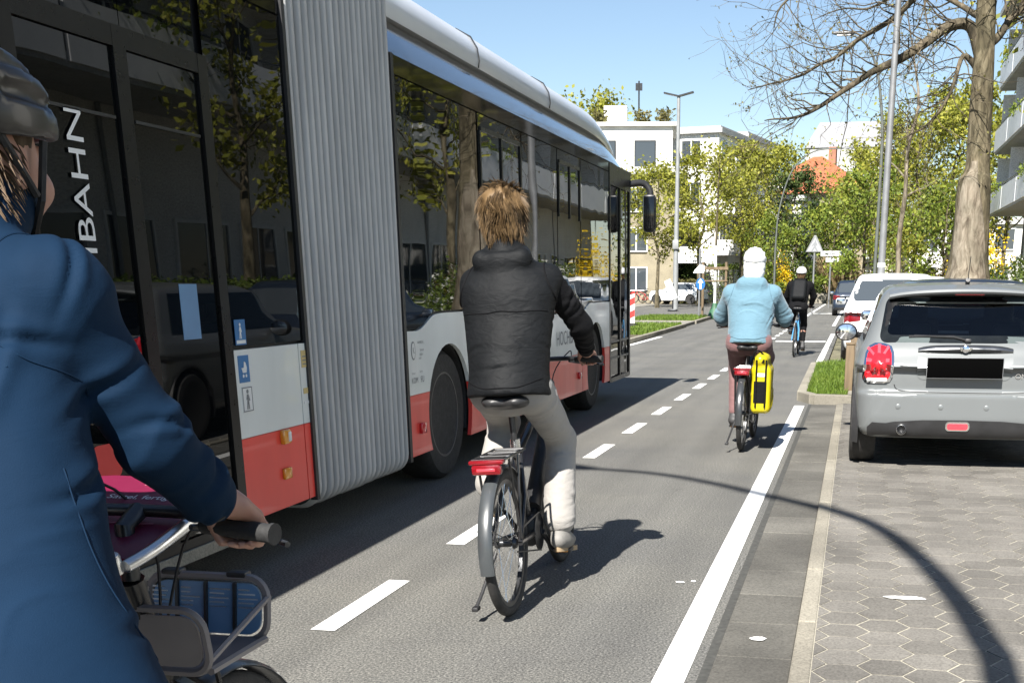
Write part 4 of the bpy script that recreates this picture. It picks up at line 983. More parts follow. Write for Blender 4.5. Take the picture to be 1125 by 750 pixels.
# ------------------------------------------------------------------ articulated city bus (right side at x = BX, front end towards +Y)
BX = -2.95; BW = 2.55; BL = BX - BW
def bus():
    t = thing('articulated_bus', 'white and red articulated city bus with dark mirrored windows and grey bellows', 'bus', (BX - BW / 2, 7.0, 0))
    W = dict(parent=t, world=True)
    def O(name, mb, m, par=None, **k): return obj(name, mb, MAT[m], par or t, world=True, **k)
    F0, F1, R1, R0 = 7.72, 16.08, 6.26, -1.2
    def arc(cy, cz, r, z0, n=14):
        """wheel arch outline from right to left foot (y decreasing)"""
        a0 = math.asin((z0 - cz) / r); out = []
        for k in range(n + 1):
            a = a0 + (math.pi - 2 * a0) * k / n; out.append((cy + r * math.cos(a), cz + r * math.sin(a)))
        return out
    def side_polys(y0, y1, z0, z1, arches, top=None):
        pts = [(y0, z0)]
        for cy, cz, r in sorted(arches):
            if z0 < cz + r:
                pts += arc(cy, cz, r, z0)[::-1]
        pts.append((y1, z0)); pts += top[::-1] if top else [(y1, z1), (y0, z1)]
        return pts
    def skirt(a, b, z0, z1, arches, x0, x1):
        cuts = []
        for cy, cz, r in arches:
            l = [(cy - math.sqrt(max(0, r * r - (z - cz) ** 2)), z) for z in np.linspace(z0, z1, 8)]; cuts.append((l, [(2 * cy - y, z) for y, z in l]))
        left = [(a, z1), (a, z0)]; polys = []
        for l, rgt in cuts:
            polys.append(left + l); left = rgt[::-1]
        polys.append(left + [(b, z0), (b, z1)])
        for p_ in polys: m = MB(); m.prism(p_, x0, x1, 'x'); O('skirt_panel', m, 'bus_red', smooth=False)
    # inner dark structure: floor, core
    core = MB(); core.bx(BL + .04, BX - .035, F0 + .02, F1 - .25, 1.0, 2.78); core.bx(BL + .3, BX - .30, F0 + .02, F1 - .3, .30, 1.0); core.bx(BL + .04, BX - .035, R0 + .1, R1 - .02, 1.0, 2.78); core.bx(BL + .3, BX - .3, R0 + .1, R1 - .02, .30, 1.0)
    for a, b in ((F0 + .02, 8.10), (9.20, 13.40), (14.47, F1 - .12), (R0 + .1, .55), (1.75, R1 - .02)): core.bx(BL + .03, BX - .035, a, b, .29, 1.0)
    O('chassis', core, 'black', smooth=False)
    FA = [(8.655, .50, .50), (13.93, .50, .50)]; RA = [(1.15, .5, .52)]
    for s, nm in ((1, 'R'), (-1, 'L')):
        def PX(d0, d1): return (BX - d1, BX - d0) if s > 0 else (BL + d0, BL + d1)
        x0, x1 = PX(0, .03)
        # front car: red skirt, white belt with the step up over the axle
        for (a, b), ar in (((F0, 9.72), [FA[0]]), ((9.735, 11.45), []), ((11.465, 13.18), []), ((13.195, 14.72), [FA[1]])):
            skirt(a, b, .275, .688, ar, x0, x1)
            top = None
            if a == F0: top = [(a, 1.118), (7.98, 1.112), (8.08, 1.125), (8.16, 1.15), (8.27, 1.19), (8.36, 1.212), (8.5, 1.22), (9.05, 1.22), (9.16, 1.21), (9.3, 1.17), (9.42, 1.14), (9.6, 1.13), (b, 1.13)]
            elif a > 13: top = [(a, 1.13), (13.3, 1.14), (13.45, 1.19), (13.6, 1.215), (14.35, 1.215), (b, 1.215)]
            else: top = [(a, 1.13), (b, 1.13)]
            ar2 = [(c, z, r + .0) for c, z, r in ar]
            m = MB(); m.prism(side_polys(a, b, .691, 1.12, ar2, top), x0, x1, 'x'); O('side_panel', m, 'bus_white', smooth=False)
        # rear car
        drs = ((4.10, 5.36),) if s > 0 else ()
        for a, b, ar in ((R0, .4, []), (.41, 1.95, RA), (1.96, 4.08, []), (5.40, 6.14, []), (6.15, R1, [])) if s > 0 else ((R0, .4, []), (.41, 1.95, RA), (1.96, 4.08, []), (4.09, R1, [])):
            skirt(a, b, .272, .683, ar, x0, x1)
            m = MB(); m.prism(side_polys(a, b, .686, 1.112, ar), x0, x1, 'x'); O('side_panel', m, 'bus_white', smooth=False)
        # black belt under the roof and door surrounds
        m = MB(); xx0, xx1 = PX(.004, .03); m.bx(xx0, xx1, F0, 14.74, 2.69, 2.80); m.bx(xx0, xx1, R0, R1, 2.72, 2.80)
        O('cant_rail', m, 'bus_gloss', smooth=False)
        # windows: one pane each with dark seam between
        def wpoly(a, b, ztop):
            low = [(8.0, 1.13), (8.13, 1.15), (8.26, 1.205), (8.40, 1.235), (9.06, 1.235), (9.2, 1.21), (9.36, 1.165), (9.5, 1.148)]
            pts = [(a, 1.135)] + [q for q in low if a < q[0] < b] + [(b, 1.148), (b, ztop), (a, ztop)]
            if a > 13: pts = [(a, 1.15), (13.3, 1.155), (13.45, 1.205), (13.6, 1.23), (b, 1.23), (b, ztop), (a, ztop)]
            return pts
        for a, b in ((F0 + .05, 9.51), (9.54, 10.80), (10.83, 12.10), (12.13, 13.15), (13.18, 14.70)):
            m = MB(); m.prism(wpoly(a, b, 2.68), *PX(.004, .012), 'x'); w = O('window', m, 'bus_glass', smooth=False)
            if abs(a - 9.54) < .01 or abs(a - 12.13) < .01:
                g = MB(); h0, h1 = 2.06, 2.56
                X0, X1 = PX(-.008, .01)
                for y_ in (a + .03, (a + b) / 2 - .01, b - .05): g.bx(X0, X1, y_, y_ + .03, h0, h1)
                g.bx(X0, X1, a + .06, b - .05, h1, h1 + .03); O('hopper_frame', g, 'black_gloss', w, smooth=False)
        for a, b in ((R0 + .15, 1.2), (1.23, 2.6), (2.63, 4.06), (5.42, 6.22)) if s > 0 else ((R0 + .15, 1.2), (1.23, 2.6), (2.63, 4.06), (4.09, 6.22)):
            m = MB(); m.bx(*PX(.004, .012), a, b, 1.128, 2.71); O('window', m, 'bus_glass_rear', smooth=False)
    # curved cove and roof covers: cross-section swept along the car
    def profile(k, lift=0.0, side=0.0):
        half = [(BX - .002 - side, 2.802), (BX - .03 - side, 2.86), (BX - .085 - side, 2.95), (BX - .15 - side, 3.04), (BX - .20 - side, 3.09)]
        return half
    def sweep(name, prof, y0, y1, m, nose=None):
        rings = []
        ys = [y0 + (y1 - y0) * i / 6 for i in range(7)] if nose is None else list(np.linspace(y0, nose, 5)) + [nose + (y1 - nose) * (1 - math.cos(math.pi / 2 * k / 8)) if False else nose + (y1 - nose) * math.sin(math.pi / 2 * k / 8) for k in range(1, 9)]
        cx = BX - BW / 2
        for y_ in ys:
            f = 0 if nose is None or y_ <= nose else (y_ - nose) / (y1 - nose)
            dz = 0 if f == 0 else (1 - math.sqrt(max(0, 1 - min(1, f) ** 2 * .97)))
            ring = []
            full = prof + [(2 * cx - x_, z_) for x_, z_ in prof[::-1]]
            for x_, z_ in full:
                zz = 2.79 + (z_ - 2.79) * (1 - .93 * dz) if nose is not None else z_
                ring.append((cx + (x_ - cx) * (1 - .06 * f * f), y_, zz))
            rings.append(ring)
        mb = MB(); mb.loft(rings); return O(name, mb, m, ang=35)
    cove = [(BX - .004, 2.802), (BX - .02, 2.85), (BX - .06, 2.93), (BX - .12, 3.02), (BX - .18, 3.08), (BX - .26, 3.10)]
    roofp = [(BX - .10, 3.052), (BX - .085, 3.10), (BX - .10, 3.19), (BX - .15, 3.27), (BX - .26, 3.33), (BX - .5, 3.37), (BX - .9, 3.385)]
    sweep('roof_cove', cove, F0, F1 - .02, 'bus_cove', nose=14.6); sweep('roof_cover', roofp, F0 + .02, F1 - .12, 'bus_silver', nose=13.9)
    sweep('roof_cove', cove, R0, R1, 'bus_gloss'); sweep('roof_cover', roofp, R0 + .1, R1 - .02, 'bus_silver')
    m = MB()
    for y_ in (9.9, 12.2): m.tube([(BX - .088, y_, 3.05), (BX - .078, y_, 3.10), (BX - .093, y_, 3.192), (BX - .145, y_, 3.275), (BX - .26, y_, 3.335), (BX - .5, y_, 3.374)], .006, 6)
    O('roof_seam', m, 'dark_metal')
    # front end: windscreen bowl
    cx = BX - BW / 2; rings = []
    for z_, b in ((.28, .05), (.8, .02), (1.2, .0), (1.9, .02), (2.5, .07), (2.79, .12)):
        ring = []
        for k in range(15):
            u = -1 + 2 * k / 14; ring.append((cx + u * (BW / 2 - .005), F1 + .02 - b - .30 * abs(u) ** 6 * .35 - .10 * u * u, z_))
        rings.append(ring + [(BX - .02, F1 - .45, z_), (BL + .02, F1 - .45, z_)])
    mb = MB(); mb.loft(rings); O('front_mask', mb, 'bus_gloss', ang=30)
    mb = MB(); mb.bx(BX - .03, BX + .004, 14.72, 14.785, .25, 2.79); mb.bx(BX - .03, BX + .004, 16.02, 16.10, .25, 2.79); mb.bx(BX - .03, BX + .004, 15.37, 15.43, .27, 2.55); mb.bx(BX - .03, BX + .003, 14.785, 16.02, 2.55, 2.788); mb.bx(BX - .03, BX + .006, 14.785, 16.02, .245, .30)
    door = O('front_door', mb, 'black_gloss', smooth=False)
    for a, b in ((14.83, 15.36), (15.44, 16.0)):
        m = MB(); m.bx(BX - .02, BX - .012, a, b, .32, 2.54); O('pane', m, 'bus_glass', door, smooth=False)
        m = MB()
        for z_ in (.52, .72): m.bx(BX - .012, BX - .002, a, b, z_, z_ + .025)
        O('door_bar', m, 'dark_metal', door, smooth=False)
    # rear car door, two leaves
    mb = MB()
    for a, b in ((4.02, 4.10), (4.70, 4.79), (5.35, 5.43)): mb.bx(BX - .03, BX + .008, a, b, .262, 2.40)
    mb.bx(BX - .03, BX + .007, 4.10, 5.35, 2.32, 2.40); mb.bx(BX - .03, BX + .009, 4.02, 5.43, .235, .30)
    door2 = O('rear_door', mb, 'black_gloss', smooth=False)
    lip = MB(); lip.bx(BX - .03, BX + .02, 3.4, 5.36, .20, .255); O('door_sill', lip, 'kerb', door2, smooth=False)
    panes = []
    for a, b in ((4.105, 4.695), (4.795, 5.345)):
        m = MB(); m.bx(BX - .016, BX - .006, a, b, .305, 2.315); panes.append(O('pane', m, 'bus_glass_rear', door2, smooth=False))
        m = MB(); m.tube([(BX + .012, b - .06, .75), (BX + .03, b - .06, .8), (BX + .03, b - .06, 1.35), (BX + .012, b - .06, 1.4)], .012, 6) if False else m.bx(BX - .005, BX + .002, a + .02, b - .02, 2.05, 2.062); O('door_trim', m, 'dark_metal', door2, smooth=False)
    m = MB(); m.bx(BX - .02, BX - .010, 4.79 - .0, 5.36, 2.405, 2.715); m.bx(BX - .02, BX - .010, 4.02, 4.785, 2.405, 2.715); O('door_header', m, 'bus_glass_rear', door2, smooth=False)
    # lettering, read upwards beside the door
    tm = text_mb('HOCHBAHN', .155); M = frame_M((BX + .002, 4.395, 1.545), (0, 0, 1), (0, -1, 0)); ys = [v[0] for v in tm.v]; k = 1.02 / (max(ys) - min(ys)); c_ = (max(ys) + min(ys)) / 2
    tm.v = [((v[0] - c_) * k, v[1] * .98, 0) for v in tm.v]; tm.xform(M)
    # reading bottom to top on the right-hand side
    O('lettering', tm, 'white_print', panes[0], smooth=False, fix=False)
    # bellows
    mb = MB(); md = MB(); nr = 18; z0, z1 = .20, 3.34
    def ring(y_, off):
        x1_ = BX - .01 + off; x0_ = BL + .01 - off; out = []
        r_ = .28
        for (cxx, czz, a0) in ((x1_ - r_, z1 + off - r_, 90), (x0_ + r_, z1 + off - r_, 180), (x0_ + .13, z0 - off * .6 + .13, 270), (x1_ - .13, z0 - off * .6 + .13, 360)):
            rr_ = r_ if a0 in (90, 180) else .13
            for k in range(7):
                a = R(a0 - 90 + 90 * k / 6) if False else R(a0 - 90 + 90 * k / 6); out.append((cxx + rr_ * math.cos(a), y_, czz + rr_ * math.sin(a)))
        return out
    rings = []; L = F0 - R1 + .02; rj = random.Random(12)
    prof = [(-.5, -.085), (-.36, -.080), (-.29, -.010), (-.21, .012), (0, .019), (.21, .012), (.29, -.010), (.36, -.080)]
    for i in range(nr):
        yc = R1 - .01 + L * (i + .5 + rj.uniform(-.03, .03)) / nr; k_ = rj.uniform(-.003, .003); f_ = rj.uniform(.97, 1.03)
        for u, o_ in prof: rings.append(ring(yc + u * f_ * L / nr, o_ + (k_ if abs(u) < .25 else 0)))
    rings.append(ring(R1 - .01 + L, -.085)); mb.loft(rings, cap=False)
    be = O('bellows', mb, 'bellows', ang=60); be.data.materials.append(MAT['bellows_shade']); nring = 28
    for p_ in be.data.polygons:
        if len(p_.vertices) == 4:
            k_ = (min(p_.vertices) // nring) % 8; p_.material_index = 0 if 2 <= k_ <= 5 else 1  # rib sides and valleys get shade as a dark colour
    mb = MB(); mb.loft([ring(R1 + .02, -.034), ring(R1 - .03 + L, -.034)], cap=False); O('bellows_valley_shade', mb, 'bellows_shade', be, ang=60)  # added dark sleeve stands in for shade deep in the folds
    for a in ((BX - .03, BX + .012, R1 - .035, R1 + .0), (BX - .03, BX + .012, F0 - .0, F0 + .045), (BL - .012, BL + .03, R1 - .035, R1), (BL - .012, BL + .03, F0, F0 + .045)): m = MB(); m.bx(*a, .25, 2.8); O('bellows_frame', m, 'black', smooth=False)
    # wheels
    for cy, nm in ((8.655, 0), (13.93, 0), (1.15, 0)):
        for sx in (1, -1):
            xo = BX - .06 if sx > 0 else BL + .06
            m = MB(); m.lathe([(.30, 0), (.34, .012), (.44, .008), (.475, -.03), (.48, -.08), (.48, -.22), (.46, -.27), (.30, -.28)], 'x', (0, 0, 0), 44)
            for k in range(44):
                a = 2 * math.pi * k / 44
            m.v = [(xo + sx * v[0] if True else 0, cy + v[1], .48 + v[2]) for v in m.v]; wh = O('wheel', m, 'tyre')
            m = MB(); m.lathe([(.05, -.02), (.12, -.01), (.14, -.06), (.20, -.085), (.26, -.06), (.30, .004), (.315, .004), (.30, -.02), (.28, -.09), (.2, -.13), (.02, -.13)], 'x', (0, 0, 0), 36)
            for k in range(10):
                a = 2 * math.pi * k / 10; m.cyl((-.09, .225 * math.cos(a), .225 * math.sin(a)), (-.05, .225 * math.cos(a), .225 * math.sin(a)), .017, 6)
            m.v = [(xo + sx * v[0], cy + v[1], .48 + v[2]) for v in m.v]; O('rim', m, 'dark_metal', wh)
            m = MB(); A = [(.53 * math.cos(R(a)), .53 * math.sin(R(a))) for a in range(-20, 201, 10)]
            ring_ = [[(xo - sx * .02 + sx * e, cy + q[0] * f, .5 + q[1] * f) for e, f in ((0.03, .935), (-.32, .935), (-.32, .98), (.03, .98))] for q in A]
            m.loft(ring_); O('wheel_arch_liner', m, 'rubber')
    # stickers, lamps, notices
    def flat(name, y0, y1, z0, z1, m, d=.003, par=None):
        mb = MB(); mb.bx(BX + .0005, BX + d, y0, y1, z0, z1); return O(name, mb, m, par, smooth=False)
    def icon_pram(o, y, z, k, m):
        mb = MB(); mb.prism([(y + k * a, z + k * b) for a, b in ((-.5, .1), (-.1, .1), (0, .6), (.25, .5), (.4, .1), (.3, -.3), (-.3, -.3))], BX + .004, BX + .005, 'x')
        for q in (-.25, .22): mb.prism([(y + k * (q + .14 * math.cos(R(a))), z + k * (-.55 + .14 * math.sin(R(a)))) for a in range(0, 360, 40)], BX + .004, BX + .005, 'x')
        O('pictogram', mb, m, o, smooth=False)
    def icon_person(o, y, z, k, m):
        mb = MB(); mb.prism([(y + k * .16 * math.cos(R(a)), z + k * (.62 + .16 * math.sin(R(a)))) for a in range(0, 360, 30)], BX + .004, BX + .005, 'x')
        mb.prism([(y + k * a, z + k * b) for a, b in ((-.12, .42), (.12, .42), (.3, -.05), (.2, -.1), (.1, .15), (.18, -.7), (.04, -.7), (0, -.15), (-.1, -.7), (-.24, -.7), (-.1, .1), (-.26, .0))], BX + .004, BX + .005, 'x'); O('pictogram', mb, m, o, smooth=False)
    s1 = flat('sticker', 5.47, 5.575, 1.135, 1.255, 'sticker_blue'); icon_person(s1, 5.52, 1.20, .05, 'white_print')
    m = MB(); m.bx(BX + .0032, BX + .0042, 5.478, 5.567, 1.142, 1.158); O('pictogram', m, 'white_print', s1, smooth=False)
    s2 = flat('sticker', 5.475, 5.58, .955, 1.085, 'sticker_blue'); icon_pram(s2, 5.528, 1.02, .06, 'white_print')
    s3 = flat('sticker', 5.485, 5.59, .81, .935, 'white_print'); icon_person(s3, 5.538, .87, .066, 'grey_print')
    m = MB()
    for a in ((5.488, 5.587, .813, .818), (5.488, 5.587, .927, .932), (5.488, 5.493, .813, .932), (5.582, 5.587, .813, .932)): m.bx(BX + .0032, BX + .0042, *a)
    O('pictogram', m, 'grey_print', s3, smooth=False)
    s4 = flat('sticker', 6.17, 6.25, .985, 1.075, 'yellow_sticker')
    m = MB(); [m.bx(BX + .0032, BX + .0042, 6.18, 6.24, z_, z_ + .006) for z_ in (1.0, 1.02, 1.04)]; O('pictogram', m, 'grey_print', s4, smooth=False)
    flat('sticker', 6.17, 6.25, .845, .875, 'yellow_sticker'); flat('sticker', 6.17, 6.25, .79, .805, 'white_print')
    def lamp(y, z, m1, bright):
        mb = MB(); mb.rbox((BX + .012, y, z), (.03, .085, .075), .01); o = O('marker_lamp', mb, m1)
        if bright: mb = MB(); mb.rbox((BX + .026, y + .018, z), (.01, .032, .05), .004); O('reflector', mb, 'sign_white', o)
    lamp(5.895, .645, 'amber', True); lamp(7.99, .455, 'red_lens', False); lamp(9.45, .47, 'red_lens', False); lamp(13.0, .46, 'red_lens', False)
    mb = MB(); mb.rbox((BX + .008, 5.89, .452), (.02, .085, .06), .008); O('marker_lamp', mb, 'amber')
    m = MB()
    for y_, z_ in ((5.66, .62),): m.bx(BX + .001, BX + .003, 5.45, 6.12, .655, .662)
    # emblem and little lettering by the second axle
    m = MB(); m.prism([(7.895 + .042 * math.cos(R(a)), .985 + .062 * math.sin(R(a))) for a in range(0, 360, 15)], BX + .001, BX + .002, 'x'); e = O('emblem', m, 'grey_print', smooth=False)
    m = MB(); m.prism([(7.895 + .033 * math.cos(R(a)), .985 + .052 * math.sin(R(a))) for a in range(0, 360, 15)], BX + .003, BX + .0035, 'x'); O('emblem_face', m, 'bus_white', e, smooth=False)
    tm = text_mb('K', .06); tm.xform(frame_M((BX + .0045, 7.895, .985), (0, 1, 0), (0, 0, 1))); O('lettering', tm, 'grey_print', e, smooth=False, fix=False)
    for tx, y, z, s in (('HAMBURG', 8.04, 1.035, .026), ('Umwelt', 8.06, .985, .024), ('elektro', 8.05, .955, .024), ('mobil', 8.02, .93, .022), ('KOM', 7.90, .785, .055), ('FU', 8.05, .785, .06), ('Partner', 7.88, .835, .022), ('im hvv', 8.03, .84, .022), ('HOCHBAHN', 12.55, .88, .20)):
        tm = text_mb(tx, s); tm.xform(frame_M((BX + .0025, y, z), (0, 1, 0), (0, 0, 1))); O('lettering', tm, 'grey_print', smooth=False, fix=False)
    # notices on the rear door pane: pink rounded notice, grey paper
    mb = MB(); mb.prism(rrect(4.25, 4.44, .66, .80, .04), BX - .0055, BX - .004, 'x'); n_ = O('notice', mb, 'sign_red', panes[0], smooth=False)
    m = MB(); mb = MB(); mb.bx(BX - .0055, BX - .004, 5.02, 5.17, 1.18, 1.42); O('notice', mb, 'panel_blue', panes[1], smooth=False)
    # mirror on its curved arm
    m = MB(); m.tube(smooth_path([(BX - .16, 15.98, 2.60), (BX + .04, 16.12, 2.66), (BX + .16, 16.2, 2.66), (BX + .235, 16.22, 2.58), (BX + .245, 16.22, 2.48)], 6), .042, 10); arm = O('mirror_arm', m, 'black')
    m = MB(); m.rbox((BX + .235, 16.22, 2.30), (.17, .13, .47), .05); mh = O('mirror', m, 'black', arm)
    m = MB(); m.rbox((BX + .235, 16.151, 2.30), (.14, .008, .41), .003); O('mirror_glass', m, 'bus_glass', mh)
    # tail end and left flank closed by plain panels, rear lamps
    m = MB(); m.bx(BL + .02, BX - .02, R0 - .03, R0 + .08, .3, 3.0); O('rear_panel', m, 'bus_white', smooth=False)
    return t
bus()
# ------------------------------------------------------------------ cars: one shell meshed from a distance field, panes and lamps laid on it
def car_shell(L, Wd, H, belt, tail, res, axr, axf, wr, rake_r, rake_f, cowl, clear=.24, hood=.86, taper=.40, roundr=.20):
    s = SDF((-Wd / 2 - .08, -.08, .1), (Wd / 2 + .08, L + .08, H + .08), res)
    hw = Wd / 2
    def smax(a, b, k):
        h = np.clip(.5 - .5 * (b - a) / k, 0, 1); return b + (a - b) * h + k * h * (1 - h)
    def body(P, D):
        x, y, z = np.abs(P[..., 0]), P[..., 1], P[..., 2]
        # plan view narrows towards both ends, flanks bulge at the shoulder
        e = np.clip((y - .35 * L) / (.65 * L), -1, 1); plan = hw - .02 - .06 * np.clip((.55 - y) / .55, 0, 1) ** 2 - .13 * np.clip((y - L + .7) / .7, 0, 1) ** 2
        flank = plan - .035 * ((z - .62) / .35) ** 2
        hoodz = np.where(y > cowl - .2, belt - (belt - hood) * np.clip((y - cowl) / max(.1, L - cowl), 0, 1) ** 1.2 - .10 * np.clip((y - L + .5) / .5, 0, 1) ** 2, belt)
        rear = .06 + .55 * np.clip(z - .70, 0, 1) ** 1.7 * tail + .14 * np.clip(.40 - z, 0, 1) + .05 * (x / hw) ** 4 + .045 * np.clip((z - .585) / .02, 0, 1)
        front = L - .04 - .22 * np.clip(z - .55, 0, 1) - .12 * (x / hw) ** 4
        d = smax(x - flank, rear - y, roundr * .55); d = smax(d, y - front, roundr); d = smax(d, z - hoodz - .03, .12); d = smax(d, clear - z, .10)
        # greenhouse
        zz = z - belt; top = H - .055 * ((y - (cowl * .52)) / (cowl * .5)) ** 2 - .05 * (x / hw) ** 2
        gx = hw - .075 - taper * np.clip(zz, -.2, 1); gr = .13 + rake_r * np.clip(zz, -.2, 1) + .07 * (x / hw) ** 3; gf = cowl + .10 - rake_f * np.clip(zz, -.2, 1) - .10 * (x / hw) ** 2
        g = smax(x - gx, gr - y, .12); g = smax(g, y - gf, .12); g = smax(g, z - top, .085); g = np.maximum(g, belt - .15 - z)
        h = np.clip(.5 + .5 * (g - d) / .035, 0, 1); d = g + (d - g) * h - .035 * h * (1 - h)
        for ya in (axr, axf):
            q = np.sqrt((y - ya) ** 2 + (z - wr) ** 2) - (wr + .055); q = np.maximum(q, hw - .30 - x); d = np.maximum(d, -q)
        return d
    s.func(body); return s
def cast(s, P, d, n=70):
    P = P.copy(); d = np.array(d, float); ok = np.zeros(len(P), bool)
    for _ in range(n):
        v = s.sample(P); P += d * np.clip(v * .8, -.03, .12)[:, None]
    return P
def star_patch(poly, rings=7, sub=3):
    P = np.array(poly, float); Q = []
    for i in range(len(P)):
        a, b = P[i], P[(i + 1) % len(P)]
        for k in range(sub): Q.append(a + (b - a) * k / sub)
    Q = np.array(Q); c = Q.mean(0); n = len(Q); V = [c]
    for r in range(1, rings + 1): V += list(c + (Q - c) * r / rings)
    T = [(0, 1 + k, 1 + (k + 1) % n) for k in range(n)]; F = [(1 + (r - 1) * n + k, 1 + (r - 1) * n + (k + 1) % n, 1 + r * n + (k + 1) % n, 1 + r * n + k) for r in range(1, rings) for k in range(n)]
    # F winds inner->outer
    return np.array(V), T, [(a, d, c2, b) for a, b, c2, d in F], n
def surf_patch(name, s, poly, axis, m, parent, off=.004, thick=.006, rings=7, sub=3, bulge=0.0, edge=True):
    """plate that follows the shell: outline in (x,z) seen from behind ('-y'), from ahead ('+y') or in (y,z) from a flank ('-x','+x')"""
    Q, T, F, n = star_patch(poly, rings, sub)
    N = len(Q); start = np.zeros((N, 3)); d = {'-y': (0, 1, 0), '+y': (0, -1, 0), '-x': (1, 0, 0), '+x': (-1, 0, 0), 'z': (0, 0, -1)}[axis]
    lo, hi = s.lo, s.lo + (s.n - 1) * s.res
    if axis[1:] == 'y': start[:, 0] = Q[:, 0]; start[:, 2] = Q[:, 1]; start[:, 1] = lo[1] if axis == '-y' else hi[1]
    elif axis[1:] == 'x': start[:, 1] = Q[:, 0]; start[:, 2] = Q[:, 1]; start[:, 0] = lo[0] if axis == '-x' else hi[0]
    P = cast(s, start, d); G = s.grad(P)
    rr = np.array([0] + [r / rings for r in range(1, rings + 1) for _ in range(n)])
    O_ = P + G * (off + bulge * np.sqrt(np.clip(1 - rr ** 2, 0, 1)))[:, None]
    V = [tuple(q) for q in O_]; fs = list(T) + list(F)
    if edge:
        k0 = len(V); last = 1 + (rings - 1) * n; V += [tuple(q) for q in (P[last:] - G[last:] * thick)]
        fs += [(last + k, k0 + k, k0 + (k + 1) % n, last + (k + 1) % n) for k in range(n)]
    mb = MB(); mb.add(V, fs); return obj(name, mb, MAT[m], parent, ang=50)
def inpoly(poly, X, Y):
    P = np.array(poly); ins = np.zeros(len(X), bool); j = len(P) - 1
    for i in range(len(P)):
        c = ((P[i, 1] > Y) != (P[j, 1] > Y)); den = P[j, 1] - P[i, 1]; den = den if abs(den) > 1e-12 else 1e-12
        ins ^= c & (X < (P[j, 0] - P[i, 0]) * (Y - P[i, 1]) / den + P[i, 0]); j = i
    return ins
def scale_poly(poly, k):
    P = np.array(poly); c = P.mean(0); return [tuple(q) for q in c + (P - c) * k]
def inset(poly, d):
    P = np.array(poly); c = P.mean(0); r = (P.max(0) - P.min(0)) / 2; return [tuple(q) for q in c + (P - c) * (1 - d / r)]
def car_wheel(t, x, y, wr, sx, wd=.20):
    m = MB(); m.lathe([(wr - .10, 0), (wr - .07, .008), (wr - .018, .0), (wr, -.03), (wr, -wd + .03), (wr - .02, -wd), (wr - .1, -wd)], 'x', (0, 0, 0), 40)
    for k in (-.075, -.105, -.135): pass
    m.v = [(x + sx * v[0], y + v[1], wr + v[2]) for v in m.v]; w = obj('wheel', m, MAT['tyre'], t)
    m = MB(); m.lathe([(.02, -.03), (.05, -.03), (.06, -.05), (.19 * wr / .31, -.055), (wr - .10, -.015), (wr - .095, .0), (wr - .115, -.02), (wr - .12, -.12), (.02, -.12)], 'x', (0, 0, 0), 30)
    m.v = [(x + sx * v[0], y + v[1], wr + v[2]) for v in m.v]; obj('rim', m, MAT['galv'], w)
    m = MB()
    for k in range(5):
        a = 2 * math.pi * k / 5; m.box((-.022, (wr - .2) * .95 * math.cos(a), (wr - .2) * .95 * math.sin(a)), (.02, .05, wr - .16), Matrix.Rotation(a - math.pi / 2, 3, 'X'))
    m.v = [(x + sx * v[0], y + v[1], wr + v[2]) for v in m.v]; obj('spoke', m, MAT['steel'], w)
